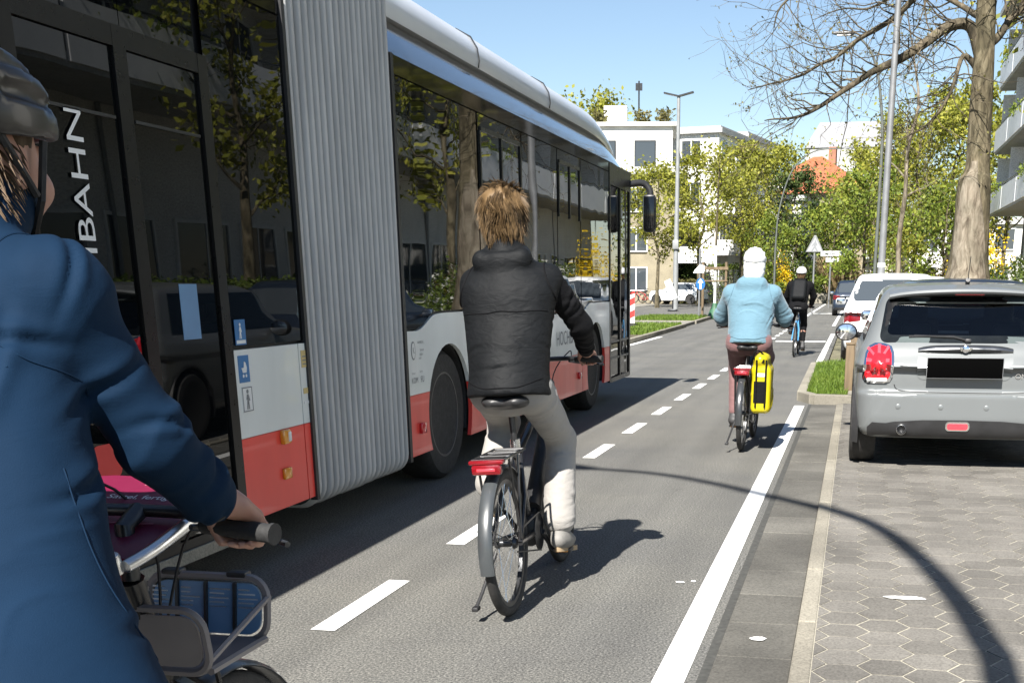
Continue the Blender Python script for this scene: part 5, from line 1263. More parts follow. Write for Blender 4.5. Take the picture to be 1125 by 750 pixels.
def make_car(label, loc, paint, L=4.2, Wd=1.78, H=1.46, belt=.98, tail=.6, res=.035, wr=.32, rake_r=1.0, rake_f=1.25, cowl=3.0, axr=.75, axf=None, rz=0, group='parked cars', lamps='wide', hood=.86, name='parked_car', detail=True, rwin=None, roofm=None, taper=.40, seethrough=False):
    axf = axf or L - .78
    t = thing(name, label, 'car', loc, (0, 0, R(rz)), group); s = car_shell(L, Wd, H, belt, tail, res, axr, axf, wr, rake_r, rake_f, cowl, hood=hood, taper=taper); hw = Wd / 2
    V, F = s.mesh(2); C_ = V[F].mean(1)
    zt = H - .10; rw = rwin or rrect(-hw + .20, hw - .20, belt + .05, zt - .02, .07)
    fw_ = rrect(-hw + .20, hw - .20, belt + .04, H - .09, .07)
    k = np.ones(len(F), bool)
    if seethrough:
        k &= ~(inpoly(inset(rw, .05), C_[:, 0], C_[:, 2]) & (C_[:, 1] < .35 * L)); k &= ~(inpoly(inset(fw_, .05), C_[:, 0], C_[:, 2]) & (C_[:, 1] > .5 * L) & (C_[:, 1] < cowl + .2))
        sw = [(.75, belt + .05), (cowl - .35, belt + .05), (cowl - .75, H - .13), (.95, H - .13)]
        k &= ~(inpoly(inset(sw, .06), C_[:, 1], C_[:, 2]) & (np.abs(C_[:, 0]) > hw * .5))
    body = npmesh('body', V, F[k], MAT[paint], t, True, 50)
    gm = 'car_glass' if seethrough else 'house_glass'
    if seethrough:
        surf_frame('window_seal', s, rw, '-y', 'black_gloss', t, .055)
    surf_patch('rear_window', s, rw, '-y', gm, t, .004, .004, edge=not seethrough)
    surf_patch('windscreen', s, fw_, '+y', gm, t, .004, .004, edge=not seethrough)
    for ax, sg in (('-x', -1), ('+x', 1)):
        sw = [(.42 + rake_r * .06, belt + .03), (cowl - .12, belt + .03), (cowl - .30 - rake_f * .14, belt + .19), (cowl - .05 - rake_f * (zt - belt), zt - .0), (.42 + rake_r * (zt - belt) * .9, zt - .0)]
        surf_patch('side_window', s, sw, ax, 'house_glass' if not seethrough else 'car_glass', t, .004, .004)
        m = MB()
    for sx in (-1, 1):
        for ya in (axr, axf): car_wheel(t, sx * (hw - .02), ya, wr, sx)
        # arch lip
        for ya in (axr, axf):
            m = MB(); prof = [(.0, wr + .045), (.0, wr + .085)]; rings = []
            for a in range(-18, 199, 8):
                a_ = R(a); rings.append([(sx * (hw - .055 + e), ya + q * math.cos(a_), wr + q * math.sin(a_)) for e, q in ((-.02, wr + .042), (.025, wr + .046), (.03, wr + .07), (-.02, wr + .095))])
            m.loft(rings); obj('arch_trim', m, MAT['black'], t)
        y_ = cowl - .35; m = MB(); m.rbox((sx * (hw + .06), y_, belt + .02), (.20, .10, .13), .045); mr = obj('wing_mirror', m, MAT[paint if lamps != 'oval' else 'black'], t); m = MB(); m.tube([(sx * (hw - .1), y_ + .03, belt - .03), (sx * (hw + .02), y_ + .01, belt)], .025, 8); obj('mirror_foot', m, MAT['black'], mr)
        if lamps == 'oval':
            m = MB()
        m = MB(); m.rbox((sx * (hw + .06), y_ - .052, belt + .02), (.165, .006, .10), .003); obj('mirror_glass', m, MAT['chrome'], mr)
        if lamps == 'wide':
            surf_patch('tail_lamp', s, [(sx * (hw - .05), .72), (sx * (hw - .34), .76), (sx * (hw - .34), .90), (sx * (hw - .05), .92)][::sx], '-y', 'red_dark', t, .008, .01)
            surf_patch('headlamp', s, [(sx * (hw - .16), .64), (sx * (hw - .45), .62), (sx * (hw - .42), .74), (sx * (hw - .16), .78)][::sx], '+y', 'chrome', t, .008, .01)
    if lamps == 'wide': surf_patch('bumper_trim', s, rrect(-hw + .13, hw - .13, .27, .38, .04), '-y', 'black', t, .006, .01)
    P = cast(s, np.array([[0, -.05, .8]]), (0, 1, 0))[0]
    if lamps == 'wide':
        m = MB(); m.rbox((0, P[1] - .008, .80), (.52, .014, .115), .003); o = obj('number_plate', m, MAT['sign_white'], t)
    return t, s, body
def surf_frame(name, s, poly, axis, m, parent, w):
    """black ceramic border of a pane"""
    Q = np.array(poly); Qi = np.array(inset(poly, w)); n0 = len(Q); A = []; B = []
    for i in range(n0):
        for k in range(3): A.append(Q[i] + (Q[(i + 1) % n0] - Q[i]) * k / 3); B.append(Qi[i] + (Qi[(i + 1) % n0] - Qi[i]) * k / 3)
    A = np.array(A); B = np.array(B); n = len(A); rows = [A + (B - A) * f for f in (0, .5, 1)]; V = []
    for r in rows:
        st = np.zeros((n, 3)); st[:, 0] = r[:, 0]; st[:, 2] = r[:, 1]; st[:, 1] = s.lo[1] if axis == '-y' else (s.lo + (s.n - 1) * s.res)[1]
        P = cast(s, st, (0, 1, 0) if axis == '-y' else (0, -1, 0)); P += s.grad(P) * .0025; V.append(P)
    mb = MB(); mb.loft([[tuple(q) for q in r] for r in V], cap=False); return obj(name, mb, MAT[m], parent, fix=False)

# ---- the grey hatchback in the foreground bay
def grey_hatch():
    L, Wd, H = 3.82, 1.72, 1.415; hw = Wd / 2
    rw = rrect(-.665, .665, .965, 1.305, .06); rw = [(x * (1 - .22 * (z - .965)), z) for x, z in rw]
    t, s, body = make_car('light grey hatchback parked nearest, with a blacked-out number plate and red oval lamps', (.853, 9.5, .022), 'car_grey', L, Wd, H, .935, .62, .018, .315, .72, 1.35, 2.75, .60, 3.10, lamps='oval', rwin=rw, hood=.84, taper=.34, seethrough=True)
    # roof spoiler
    m = MB(); rings = []
    for k in range(15):
        u = -1 + 2 * k / 14; x = u * .60; y0 = .30 + .06 * u * u; zt = 1.372 - .03 * u ** 2 - .012 * u ** 8
        rings.append([(x, y0, zt - .045), (x, y0 - .012, zt - .03), (x, y0, zt - .012), (x, y0 + .10, zt + .012), (x, y0 + .30, zt + .02), (x, y0 + .30, zt - .04), (x, y0 + .05, zt - .05)])
    m.loft(rings); obj('roof_spoiler', m, MAT['car_grey'], t)
    m = MB(); m.rbox((0, .325, 1.322), (.22, .014, .016), .004); obj('brake_light', m, MAT['red_lens'], t)
    # tail lamps: chrome ring, red lens, flag pattern of lighter bars
    for sx in (-1, 1):
        base = [(-.77, .705), (-.765, .80), (-.755, .885), (-.73, .935), (-.69, .957), (-.62, .955), (-.565, .935), (-.545, .89), (-.54, .80), (-.545, .71), (-.565, .675), (-.61, .662), (-.70, .662), (-.75, .672)]
        pl = [(-sx * x, z) for x, z in base]
        if sx < 0: pass
        if sx > 0: pl = [(sx * -x, z) for x, z in base][::-1]
        else: pl = base
        ring = surf_patch('tail_lamp', s, pl, '-y', 'chrome', t, .012, .015, rings=4, bulge=.004)
        lens = surf_patch('lens', s, inset(pl, .02), '-y', 'red_lens', ring, .020, .012, rings=6, bulge=.02)
        cx = sx * .655; cz = .81
        def bar(a, b, w):
            a = np.array(a); b = np.array(b); d = (b - a) / np.linalg.norm(b - a); nn = np.array([-d[1], d[0]]) * w; return [tuple(q) for q in (a + nn, a - nn, b - nn, b + nn)]
        f = sx
        for a, b, w in (((cx - .075, cz + .10), (cx - .02, cz + .03), .009), ((cx + .07, cz + .11), (cx + .02, cz + .03), .009), ((cx - .075, cz - .07), (cx - .02, cz - .01), .009), ((cx + .07, cz - .075), (cx + .02, cz - .01), .009), ((cx - .085, cz + .012), (cx + .08, cz + .012), .011), ((cx, cz - .09), (cx, cz + .125), .011)):
            surf_patch('light_guide', s, bar(a, b, w), '-y', 'red_bright', lens, .0365, .004, rings=2, sub=2)
        surf_patch('reversing_light', s, rrect(cx - .075, cx + .07, .682, .703, .008), '-y', 'sign_white', lens, .034, .004, rings=2)
    # hatch: handle bar, plate recess, blacked-out plate, emblem
    def py(x, z): return cast(s, np.array([[x, -.05, z]]), (0, 1, 0))[0][1]
    rec = surf_patch('plate_recess', s, rrect(-.365, .335, .695, .925, .05), '-y', 'car_grey', t, .004, .004)
    y = py(-.017, .79)
    m = MB(); m.rbox((-.017, y - .006, .787), (.565, .012, .156), .004); pl = obj('number_plate', m, MAT['galv'], t)
    m = MB(); m.rbox((-.017, y - .0132, .789), (.556, .004, .148), .002); obj('plate_face', m, MAT['black_cover'], pl)
    m = MB(); rings = []
    for k in range(17):
        u = -1 + 2 * k / 16; x = -.017 + u * .35; z = .917 + .010 * (1 - u * u) - .006 * u ** 6; yy = py(-.017, .9) + .02 * u * u; h_ = .028 * (1 - .35 * u ** 6)
        rings.append([(x, yy - .028, z + h_ * .6), (x, yy - .035, z), (x, yy - .020, z - h_), (x, yy + .03, z - h_), (x, yy + .03, z + h_), (x, yy - .008, z + h_)])
    m.loft(rings); hb = obj('boot_handle', m, MAT['handle_metal'], t)
    yb = py(-.017, .9) - .038
    m = MB(); m.lathe([(.0, -.004), (.020, -.003), (.026, .0), (.026, .006)], 'y', (-.017, yb, .925), 24)
    for sx in (-1, 1):
        for k in range(3): m.prism([(-.017 + sx * .026, .932 - k * .009), (-.017 + sx * (.05 - k * .006), .935 - k * .009), (-.017 + sx * (.047 - k * .006), .930 - k * .009), (-.017 + sx * .026, .927 - k * .009)], yb - .001, yb + .004, 'y')
    obj('emblem', m, MAT['chrome'], hb)
    tm = text_mb('ONE', .055, .002); tm.xform(frame_M((.42, py(.42, .725) - .006, .725), (1, 0, 0), (0, 0, 1))); obj('lettering', tm, MAT['chrome'], t, False, fix=False)
    # seam of the boot lid, lower trim, fog lamp, exhaust, sensors
    def seam(pts, r_=.004):
        P = cast(s, np.array([[x, -.06, z] for x, z in pts]), (0, 1, 0)); m = MB(); m.tube([tuple(q) for q in P], r_, 6); return m
    sm = [(-.53, .655), (-.515, .625), (-.47, .608), (-.3, .600), (0, .598), (.3, .600), (.47, .608), (.515, .625), (.53, .655)]
    obj('boot_seam', seam(smooth_path([(x, 0, z) for x, z in sm], 4) and [(q.x, q.z) for q in smooth_path([(x, 0, z) for x, z in sm], 4)]), MAT['black'], t)
    low = [(-.71, .265), (-.715, .33), (-.68, .368), (-.60, .358), (-.52, .375), (-.30, .392), (0, .396), (.30, .392), (.52, .375), (.60, .358), (.68, .368), (.715, .33), (.71, .265), (0, .262)]
    surf_patch('lower_trim', s, low, '-y', 'black', t, .010, .014, rings=5)
    fl = surf_patch('fog_lamp', s, rrect(-.125, .055, .315, .385, .026), '-y', 'chrome', t, .016, .012, rings=3); surf_patch('lens', s, rrect(-.112, .042, .328, .372, .018), '-y', 'red_bright', fl, .022, .008, rings=3)
    ye = py(-.455, .32); m = MB(); m.lathe([(.028, .10), (.03, -.02), (.036, -.035), (.040, -.03), (.040, .10)], 'y', (-.455, ye - .015, .318), 24); obj('exhaust', m, MAT['chrome'], t)
    m = MB(); m.lathe([(.0, .0), (.03, .0)], 'y', (-.455, ye - .0, .318), 20); obj('exhaust_bore', m, MAT['rubber'], t)
    for x in (-.49, -.17, .17, .49):
        yy = py(x, .49); m = MB(); m.lathe([(.0, -.002), (.018, -.002), (.021, .0), (.021, .01)], 'y', (x, yy - .001, .49), 20); obj('parking_sensor', m, MAT['car_grey'], t)
    # wiper
    y0 = py(-.02, .99); m = MB(); m.tube([(.0, y0 - .02, .985), (-.10, y0 + .002, 1.01), (-.40, py(-.40, 1.02) - .012, 1.018)], .008, 6); m.rbox((-.0, y0 - .02, .985), (.05, .035, .03), .01); m.box((-.27, py(-.27, 1.015) - .008, 1.015), (.34, .006, .014)); obj('rear_wiper', m, MAT['black'], t)
    # roof aerial
    m = MB(); m.tube([(0, .62, 1.40), (0, .60, 1.425), (0, .585, 1.43)], .018, 8); m.tube([(0, .60, 1.42), (0, .50, 1.60)], .0035, 6); obj('aerial', m, MAT['black'], t)
    # interior: front seats, rear bench, dashboard, mirror, wheel
    for x in (-.36, .36):
        q = SDF((x - .3, 1.2, .4), (x + .3, 2.0, 1.32), .025); q.rbox((x, 1.62, .82), (.23, .07, .30), .06); q.rbox((x, 1.56, 1.16), (.125, .05, .085), .04, .02); q.rbox((x, 1.85, .52), (.22, .25, .08), .05, .02); V, F = q.mesh(1); npmesh('front_seat', V, F, MAT['seat_fabric'], t)
        q = SDF((x - .3, .6, .6), (x + .3, 1.1, 1.2), .025); q.rbox((x, .85, 1.03), (.12, .05, .06), .04); V, F = q.mesh(1); npmesh('headrest', V, F, MAT['seat_fabric'], t)
    m = MB(); m.rbox((0, .84, .72), (1.2, .16, .5), .05); obj('rear_bench', m, MAT['seat_fabric'], t)
    m = MB(); m.rbox((0, 2.62, .86), (1.30, .45, .22), .06); obj('dashboard', m, MAT['black'], t)
    m = MB(); m.torus(.17, .014, 'y', (-.36, 2.28, .93), 28, 8); obj('steering_wheel', m, MAT['black'], t)
    m = MB(); m.rbox((0.0, 2.12, 1.255), (.21, .03, .06), .015); im = obj('inside_mirror', m, MAT['black'], t); m = MB(); m.rbox((0, 2.103, 1.255), (.195, .004, .05), .002); obj('mirror_glass', m, MAT['chrome'], im)
    m = MB(); m.bx(-.72, .72, .3, 3.4, .235, .25); obj('underbody', m, MAT['rubber'], t, False)
    # round door mirrors replace the plain ones
    for o in [c for c in t.children if c.name.split('.')[0] == 'wing_mirror']:
        for c in list(o.children): bpy.data.objects.remove(c)
        bpy.data.objects.remove(o)
    for sx in (-1, 1):
        q = SDF((sx * .93 - .2, 2.1, .8), (sx * .93 + .2, 2.5, 1.15), .012); q.ell((sx * .93, 2.30, .965), (.105, .095, .082), 0); q.plane((0, 2.245, 0), (0, -1, 0)); V, F = q.mesh(1); mr = npmesh('wing_mirror', V, F, MAT['black'], t)
        m = MB(); m.lathe([(0, -.006), (.05, -.006), (.09, -.0)], 'y', (0, 0, 0), 28); m.v = [(sx * .93 + v[0] * 1.0, 2.2435 + v[1], .965 + v[2] * .78) for v in m.v]; obj('mirror_glass', m, MAT['chrome'], mr)
        m = MB(); m.tube([(sx * .74, 2.40, .93), (sx * .86, 2.33, .945)], .03, 8); obj('mirror_foot', m, MAT['black'], mr)
    return t
MAT['black_cover'] = mat('black_cover', (.002, .002, .002), .9, var=0, rvar=0, spec=0)
MAT['handle_metal'] = mat('handle_metal', (.20, .205, .21), .22, metal=.9, var=.05, vs=6)
grey_hatch()
navy, _, _ = make_car('dark navy car parked ahead of the grey hatchback, beside the grass strip', (1.36, 14.4, .018), 'car_blue', 4.25, 1.80, 1.47, .98, .6, .03, rake_r=1.0, rz=5, group='cars parked along the right kerb')
van, _, _ = make_car('white sport utility car with a raised roof, parked ahead of the navy car', (.68, 22.8, .018), 'car_white', 4.5, 1.86, 1.60, 1.05, .5, .035, wr=.36, rake_r=.75, group='cars parked along the right kerb')
make_car('white estate car parked farther on, its roof just showing beyond the raised white car', (1.7, 33, 0), 'car_white', 4.6, 1.84, 1.62, 1.0, .5, .045, rake_r=.8, group='cars parked along the right kerb')
make_car('dark car parked at the far end of the row near the pampas grass', (-.2, 58, 0), 'car_blue', 4.5, 1.82, 1.6, 1.0, .5, .05, rake_r=.8, group='cars parked along the right kerb')
g = at(775, 300, 88); make_car('white car standing across the junction, half behind the staked sapling', (g.x, 88, .02), 'car_white', 4.3, 1.8, 1.5, .98, .6, .05, rz=70, group=None)
# ------------------------------------------------------------------ bicycles (local: x right, y ahead, z up, origin under the rear axle)
def arcpts(cy, cz, r, a0, a1, n): return [(0, cy + r * math.cos(R(a0 + (a1 - a0) * k / n)), cz + r * math.sin(R(a0 + (a1 - a0) * k / n))) for k in range(n + 1)]
def strip(mb, pts, w, th, arch=.35):
    """mudguard: curved strip swept along an arc in the yz plane"""
    rings = []
    for i, p_ in enumerate(pts):
        a = Vector(pts[max(i - 1, 0)]); b = Vector(pts[min(i + 1, len(pts) - 1)]); t = (b - a).normalized(); n = Vector((0, -t.z, t.y))
        n = -n if i >= 0 and n.dot(Vector(p_) - strip.c) < 0 else n
        row = []
        for u, d in ((-1, -arch), (-.8, -.12), (-.4, .0), (0, .03), (.4, .0), (.8, -.12), (1, -arch)): row.append(tuple(Vector(p_) + Vector((u * w / 2, 0, 0)) + n * (d * w / 2)))
        for u, d in ((1, -arch), (.8, -.12), (.4, .0), (0, .03), (-.4, .0), (-.8, -.12), (-1, -arch)): row.append(tuple(Vector(p_) + Vector((u * w / 2 * .94, 0, 0)) + n * (d * w / 2 - th)))
        rings.append(row)
    mb.loft(rings); return mb
def bike_wheel(t, cy, Rw, tw=.024, detail=True, cx=0):
    rt = tw
    m = MB(); m.torus(Rw - rt, rt, 'x', (cx, cy, Rw), 56, 10, .92); w = obj('wheel', m, MAT['tyre'], t)
    m = MB(); m.lathe([(Rw - 2 * rt - .014, -.011), (Rw - 2 * rt + .004, -.013), (Rw - 2 * rt + .004, .013), (Rw - 2 * rt - .014, .011)], 'x', (cx, cy, Rw), 48, close=True); obj('rim', m, MAT['dark_metal'], w)
    m = MB(); m.lathe([(.0, -.052), (.02, -.05), (.028, -.034), (.017, -.028), (.016, .028), (.028, .034), (.02, .05), (.0, .052)], 'x', (cx, cy, Rw), 18); obj('hub', m, MAT['dark_metal'], w)
    if detail:
        m = MB(); n = 28
        for k in range(n):
            a = 2 * math.pi * k / n; s = 1 if k % 2 else -1; b = a + (.42 if (k // 2) % 2 else -.42)
            m.tube([(cx + s * .032, cy + .026 * math.cos(b), Rw + .026 * math.sin(b)), (cx, cy + (Rw - 2 * rt - .01) * math.cos(a), Rw + (Rw - 2 * rt - .01) * math.sin(a))], .0013, 3, cap=False)
        obj('spokes', m, MAT['steel'], w, fix=False)
    return w
def bicycle(label, loc, rot, Rw=.335, wb=1.10, fm='frame_black', seat=(.24, .93), hb=(.86, 1.05), gw=.30, crank=-50, fender='fender_grey', rack=True, lamp=True, motor=False, tw=.024, detail=True, steer=0.0, stand=True, step=False, back=.09, headlight=True, name='bicycle'):
    t = thing(name, label, 'bicycle', loc, rot); bb = (.44, .29); fy = wb
    fr = MB(); head_top = Vector((0, hb[0] - .0 + .02, min(.92, hb[1] - .10))); head_bot = head_top + Vector((0, .06, -.17)); st = Vector((0, seat[0] + .035, seat[1] - .20)); B = Vector((0, *bb))
    if step: fr.tube(smooth_path([head_bot, (0, .72, .48), (0, .55, .32), B], 5), .027, 10)
    else:
        fr.tube([head_bot, B], .024, 10); fr.tube([head_top - Vector((0, 0, .03)), st - Vector((0, 0, .06))], .019, 10)
    fr.tube([st, B], .019, 10); fr.tube([head_top, head_bot], .024, 10)
    for s in (-1, 1):
        fr.tube([(s * .018, st.y, st.z - .05), (s * .055, .17, Rw + .30 * (st.z - Rw) + .06), (s * .064, 0, Rw)], [.011, .011, .012], 8); fr.tube([(s * .03, bb[0] - .02, bb[1]), (s * .052, .22, (bb[1] + Rw) / 2), (s * .064, 0, Rw)], [.014, .012, .013], 8)
    frame = obj('frame', fr, MAT[fm], t)
    fk = MB(); fk.tube([head_bot, head_bot + Vector((0, .01, -.03))], .026, 10)
    for s in (-1, 1): fk.tube([(s * .012, head_bot.y + .01, head_bot.z - .03), (s * .052, head_bot.y + .03, head_bot.z - .06), (s * .055, fy - .04, Rw + .08), (s * .055, fy, Rw)], [.02, .018, .014, .012], 8)
    obj('fork', fk, MAT[fm], t)
    bike_wheel(t, 0, Rw, tw, detail); bike_wheel(t, fy, Rw, tw, detail)
    m = MB(); m.tube([(0, seat[0], seat[1] - .03), st - Vector((0, .0, .06))], .0145, 10); sp = obj('seat_post', m, MAT['dark_metal'], t)
    m = MB(); m.tube([st - Vector((0, 0, .02)), st + Vector((0, -.002, .022))], .024, 12); m.rbox((0, seat[0], seat[1] - .045), (.045, .05, .03), .008); obj('seat_clamp', m, MAT['steel'], sp)
    q = SDF((-.14, seat[0] - .2, seat[1] - .1), (.14, seat[0] + .25, seat[1] + .06), .008); q.ell((-.05, seat[0] - .06, seat[1]), (.062, .085, .034), 0); q.ell((.05, seat[0] - .06, seat[1]), (.062, .085, .034), .05); q.cone((0, seat[0] - .02, seat[1]), (0, seat[0] + .15, seat[1] + .005), .04, .022, .05); V, F = q.mesh(1); npmesh('saddle', V, F, MAT['black'], t)
    # drive
    m = MB(); m.lathe([(.02, -.006), (.085, -.004), (.092, -.002), (.092, .002), (.085, .004), (.02, .006)], 'x', (.045, *bb), 30); m.cyl((-.06, *bb), (.06, *bb), .02, 12); obj('chainring', m, MAT['dark_metal'], t)
    m = MB(); m.rbox((.055, bb[0] - .22, Rw - .01 + .0), (.012, .44, .10), .02) ; 
    m = MB(); m.tube([(.048, bb[0], bb[1] + .09), (.048, 0, Rw + .04)], .004, 5); m.tube([(.048, bb[0], bb[1] - .09), (.048, 0, Rw - .04)], .004, 5); obj('chain', m, MAT['dark_metal'], t)
    if motor: m = MB(); m.rbox((0, bb[0] + .01, bb[1] + .01), (.11, .17, .15), .04); obj('motor', m, MAT['black'], t); m = MB(); m.tube([B + Vector((0, .08, .10)), head_bot + Vector((0, -.07, -.06))], .042, 10); obj('battery', m, MAT['black'], t)
    cr = R(crank); L = .17; peds = []
    for s in (1, -1):
        e = Vector((s * .075, bb[0] + s * L * math.cos(cr), bb[1] + s * L * math.sin(cr))); m = MB(); m.tube([(s * .06, *bb), e], [.014, .011], 8); c = obj('crank', m, MAT['dark_metal'], t)
        m = MB(); m.rbox(e + Vector((s * .055, 0, 0)), (.09, .09, .02), .006); p_ = obj('pedal', m, MAT['black'], c); m = MB(); [m.rbox(e + Vector((s * .055, d, 0)), (.06, .006, .014), .002) for d in (-.047, .047)]; obj('pedal_reflector', m, MAT['orange_lens'], p_); peds.append(e + Vector((s * .055, 0, .01)))
    # mudguards
    if fender:
        for cy, a0, a1 in ((0, 25, 192), (fy, 15, 200)):
            m = MB(); strip.c = Vector((0, cy, Rw)); strip(m, arcpts(cy, Rw, Rw + .022, a0, a1, 26), .062, .0025); f_ = obj('mudguard', m, MAT[fender], t)
            m = MB()
            for s in (-1, 1): m.tube([(s * .035, cy, Rw), (s * .031, cy + (Rw + .015) * math.cos(R(160)), Rw + (Rw + .015) * math.sin(R(160)))], .0025, 5)
            obj('mudguard_stay', m, MAT['dark_metal'], f_)
    rz_ = 2 * Rw + .065
    if rack:
        m = MB()
        for s in (-1, 1): m.tube([(s * .07, .18, rz_), (s * .07, -back - .14, rz_)], .006, 8); m.tube([(s * .07, -.10, rz_), (s * .07, 0, Rw + .02)], .006, 8); m.tube([(s * .07, .05, rz_), (s * .07, 0, Rw + .02)], .006, 8)
        for y_ in (.18, .06, -.06, -back - .14): m.tube([(-.07, y_, rz_), (.07, y_, rz_)], .006, 8)
        m.rbox((0, -.02, rz_ - .002), (.10, .34, .008), .003); rk = obj('rack', m, MAT['frame_black'], t)
        if lamp:
            m = MB(); m.rbox((0, -back - .165, rz_ - .035), (.13, .035, .045), .012); lp = obj('rear_lamp', m, MAT['red_dark'], rk); m = MB(); m.rbox((0, -back - .155, rz_ - .005), (.15, .05, .018), .006); obj('lamp_housing', m, MAT['red_dark'], lp); m = MB(); m.rbox((0, -back - .183, rz_ - .035), (.08, .006, .012), .003); obj('light_strip', m, MAT['red_bright'], lp)
    # cockpit
    C0 = Vector((0, hb[0] + .05, hb[1])); Rz = Matrix.Rotation(R(steer), 3, 'Z')
    def hp(x, y, z): return C0 + Rz @ Vector((x, y, z))
    m = MB(); m.tube([head_top, hp(0, -.03, -.02), hp(0, .02, 0)], .017, 10); obj('stem', m, MAT['dark_metal'], t)
    m = MB(); m.tube(smooth_path([hp(-gw - .05, -.10, -.005), hp(-gw + .06, -.07, .0), hp(-.10, .01, .0), hp(.10, .01, .0), hp(gw - .06, -.07, .0), hp(gw + .05, -.10, -.005)], 5), .0115, 10); hbr = obj('handlebar', m, MAT['dark_metal'], t)
    grips = []
    for s in (-1, 1):
        a, b = hp(s * (gw - .075), -.075, 0), hp(s * (gw + .06), -.102, -.006); m = MB(); m.tube([a, b], .0165, 12); m.tube([b, b + (b - a).normalized() * .006], .0185, 12); obj('grip', m, MAT['rubber'], hbr); grips.append((a + b) / 2)
        m = MB(); m.tube(smooth_path([hp(s * (gw - .11), -.06, -.01), hp(s * (gw - .08), -.01, -.02), hp(s * gw, -.02, -.03), hp(s * (gw + .06), -.05, -.035)], 4), .006, 6); obj('brake_lever', m, MAT['dark_metal'], hbr)
        m = MB(); m.tube(smooth_path([hp(s * (gw - .1), -.05, 0), hp(s * .12, .10, .03), hp(s * .03, .10, -.08), tuple(head_bot)], 5), .003, 5); obj('cable', m, MAT['rubber'], hbr)
    if detail and headlight: m = MB(); m.rbox(hp(0, .10, -.13), (.06, .05, .05), .015); hl = obj('headlamp', m, MAT['black'], t); m = MB(); m.lathe([(0, 0), (.022, 0)], 'y', hp(0, .127, -.13), 16); obj('lens', m, MAT['sign_white'], hl)
    if stand: m = MB(); m.tube([(-.06, .03, Rw - .05), (-.10, -.10, Rw - .20), (-.11, -.17, Rw - .245)], [.009, .008, .008], 8); m.rbox((-.11, -.18, Rw - .25), (.03, .05, .02), .006); obj('kickstand', m, MAT['black'], t)
    return t, peds, grips
# ------------------------------------------------------------------ people
def V3(*a): return np.array(a, float)
def fold_disp(V, N, segs, amp, fr=20.0, seed=0.0, lo=None):
    """cloth folds running round each limb, blended between limbs"""
    tot = np.zeros(len(V)); wt = np.zeros(len(V))
    for i, (a, b, f_, k) in enumerate(segs):
        a = np.array(a, float); b = np.array(b, float); ab = b - a; L = np.linalg.norm(ab); d = ab / L; e1 = np.cross(d, [0.31, .9, .2]); e1 /= np.linalg.norm(e1); e2 = np.cross(d, e1)
        q = V - a; t = q @ d; u = q @ e1; w = q @ e2; tc = np.clip(t, 0, L); dist = np.linalg.norm(q - tc[:, None] * d, axis=1); wgt = np.exp(-(dist / .07) ** 2) + 1e-6
        warp = vnoise(np.stack([t * 5, u * 6, w * 6], -1) + seed + i * 7) * .9
        Q = np.stack([t * fr * f_ + warp * 1.3 + u * 4.0, u * 3.2, w * 3.2], -1) + seed * 3.1 + i * 13
        n1 = vnoise(Q); r = np.clip(1 - 2.6 * np.abs(n1), -.6, 1); r = np.sign(r) * np.abs(r) ** 1.5; r2 = 1 - 2.0 * np.abs(vnoise(Q * 2.1 + 5)); m = np.clip(.35 + 1.2 * vnoise(V * 5 + seed + i), .0, 1.3) * (.6 + .55 * np.clip(np.abs(tc / L - .5) * 2, 0, 1))
        tot += wgt * k * (m * (r * 1.0 + r2 * .16) + .35 * vnoise(V * 6.5 + seed * 2)); wt += wgt
    return V + N * (amp * tot / wt)[:, None]
CLOTH = {}
def creases(V, N, segs, n, amp, seed):
    """sharp pulled creases of limited length, mostly across the limb"""
    rs = np.random.RandomState(int(seed * 10) + 5); out = np.zeros(len(V))
    for a, b, f_, k in segs:
        a = np.array(a, float); b = np.array(b, float); L = np.linalg.norm(b - a); d = (b - a) / L
        for q in range(max(2, int(n * L / .3))):
            t = rs.uniform(.05, 1.0) if rs.rand() < .5 else rs.choice([.08, .92]) + rs.normal() * .05
            c = a + d * L * t; w = V - c; near = np.where((np.abs(w @ d) < .06) & ((w ** 2).sum(1) < .24 ** 2))[0]
            if len(near) < 30: continue
            p = V[rs.choice(near)]; nn = N[np.argmin(((V - p) ** 2).sum(1))]; ax = d + np.cross(nn, d) * rs.uniform(-.75, .75); ax -= nn * (ax @ nn); ax /= np.linalg.norm(ax); al = np.cross(nn, ax)
            w = V - p; s_ = w @ ax + 2.2 * (w @ al) ** 2 * rs.uniform(-1, 1); u = w @ al; ln = rs.uniform(.03, .085); m = np.exp(-(u / ln) ** 2) * np.exp(-((w @ nn) / .06) ** 2)
            m = m * (N @ nn > -.2); A = amp * rs.uniform(.5, 1.15); g = .012 * rs.uniform(.8, 1.3); out += A * m * (.75 * np.exp(-((s_ - 1.25 * g) / g) ** 2) - np.exp(-(s_ / (.75 * g)) ** 2) + .45 * np.exp(-((s_ + 1.5 * g) / (1.2 * g)) ** 2))
    return V + N * np.clip(out, -.012, .011)[:, None]
def cloth_mesh(name, s, mt, parent, segs=None, amp=.0, fr=20, seed=0.0, it=1, nc=9, ca=.008):
    V, F = s.mesh(2); V = relax(V, F, it, .4); N = s.grad(V)
    if segs: V = fold_disp(V, N, segs, amp * .6, fr, seed); V = creases(V, N, segs, nc, ca, seed)
    o = npmesh(name, V, F, MAT[mt], parent); CLOTH[(parent.name, name)] = (s, V, N, o); return o
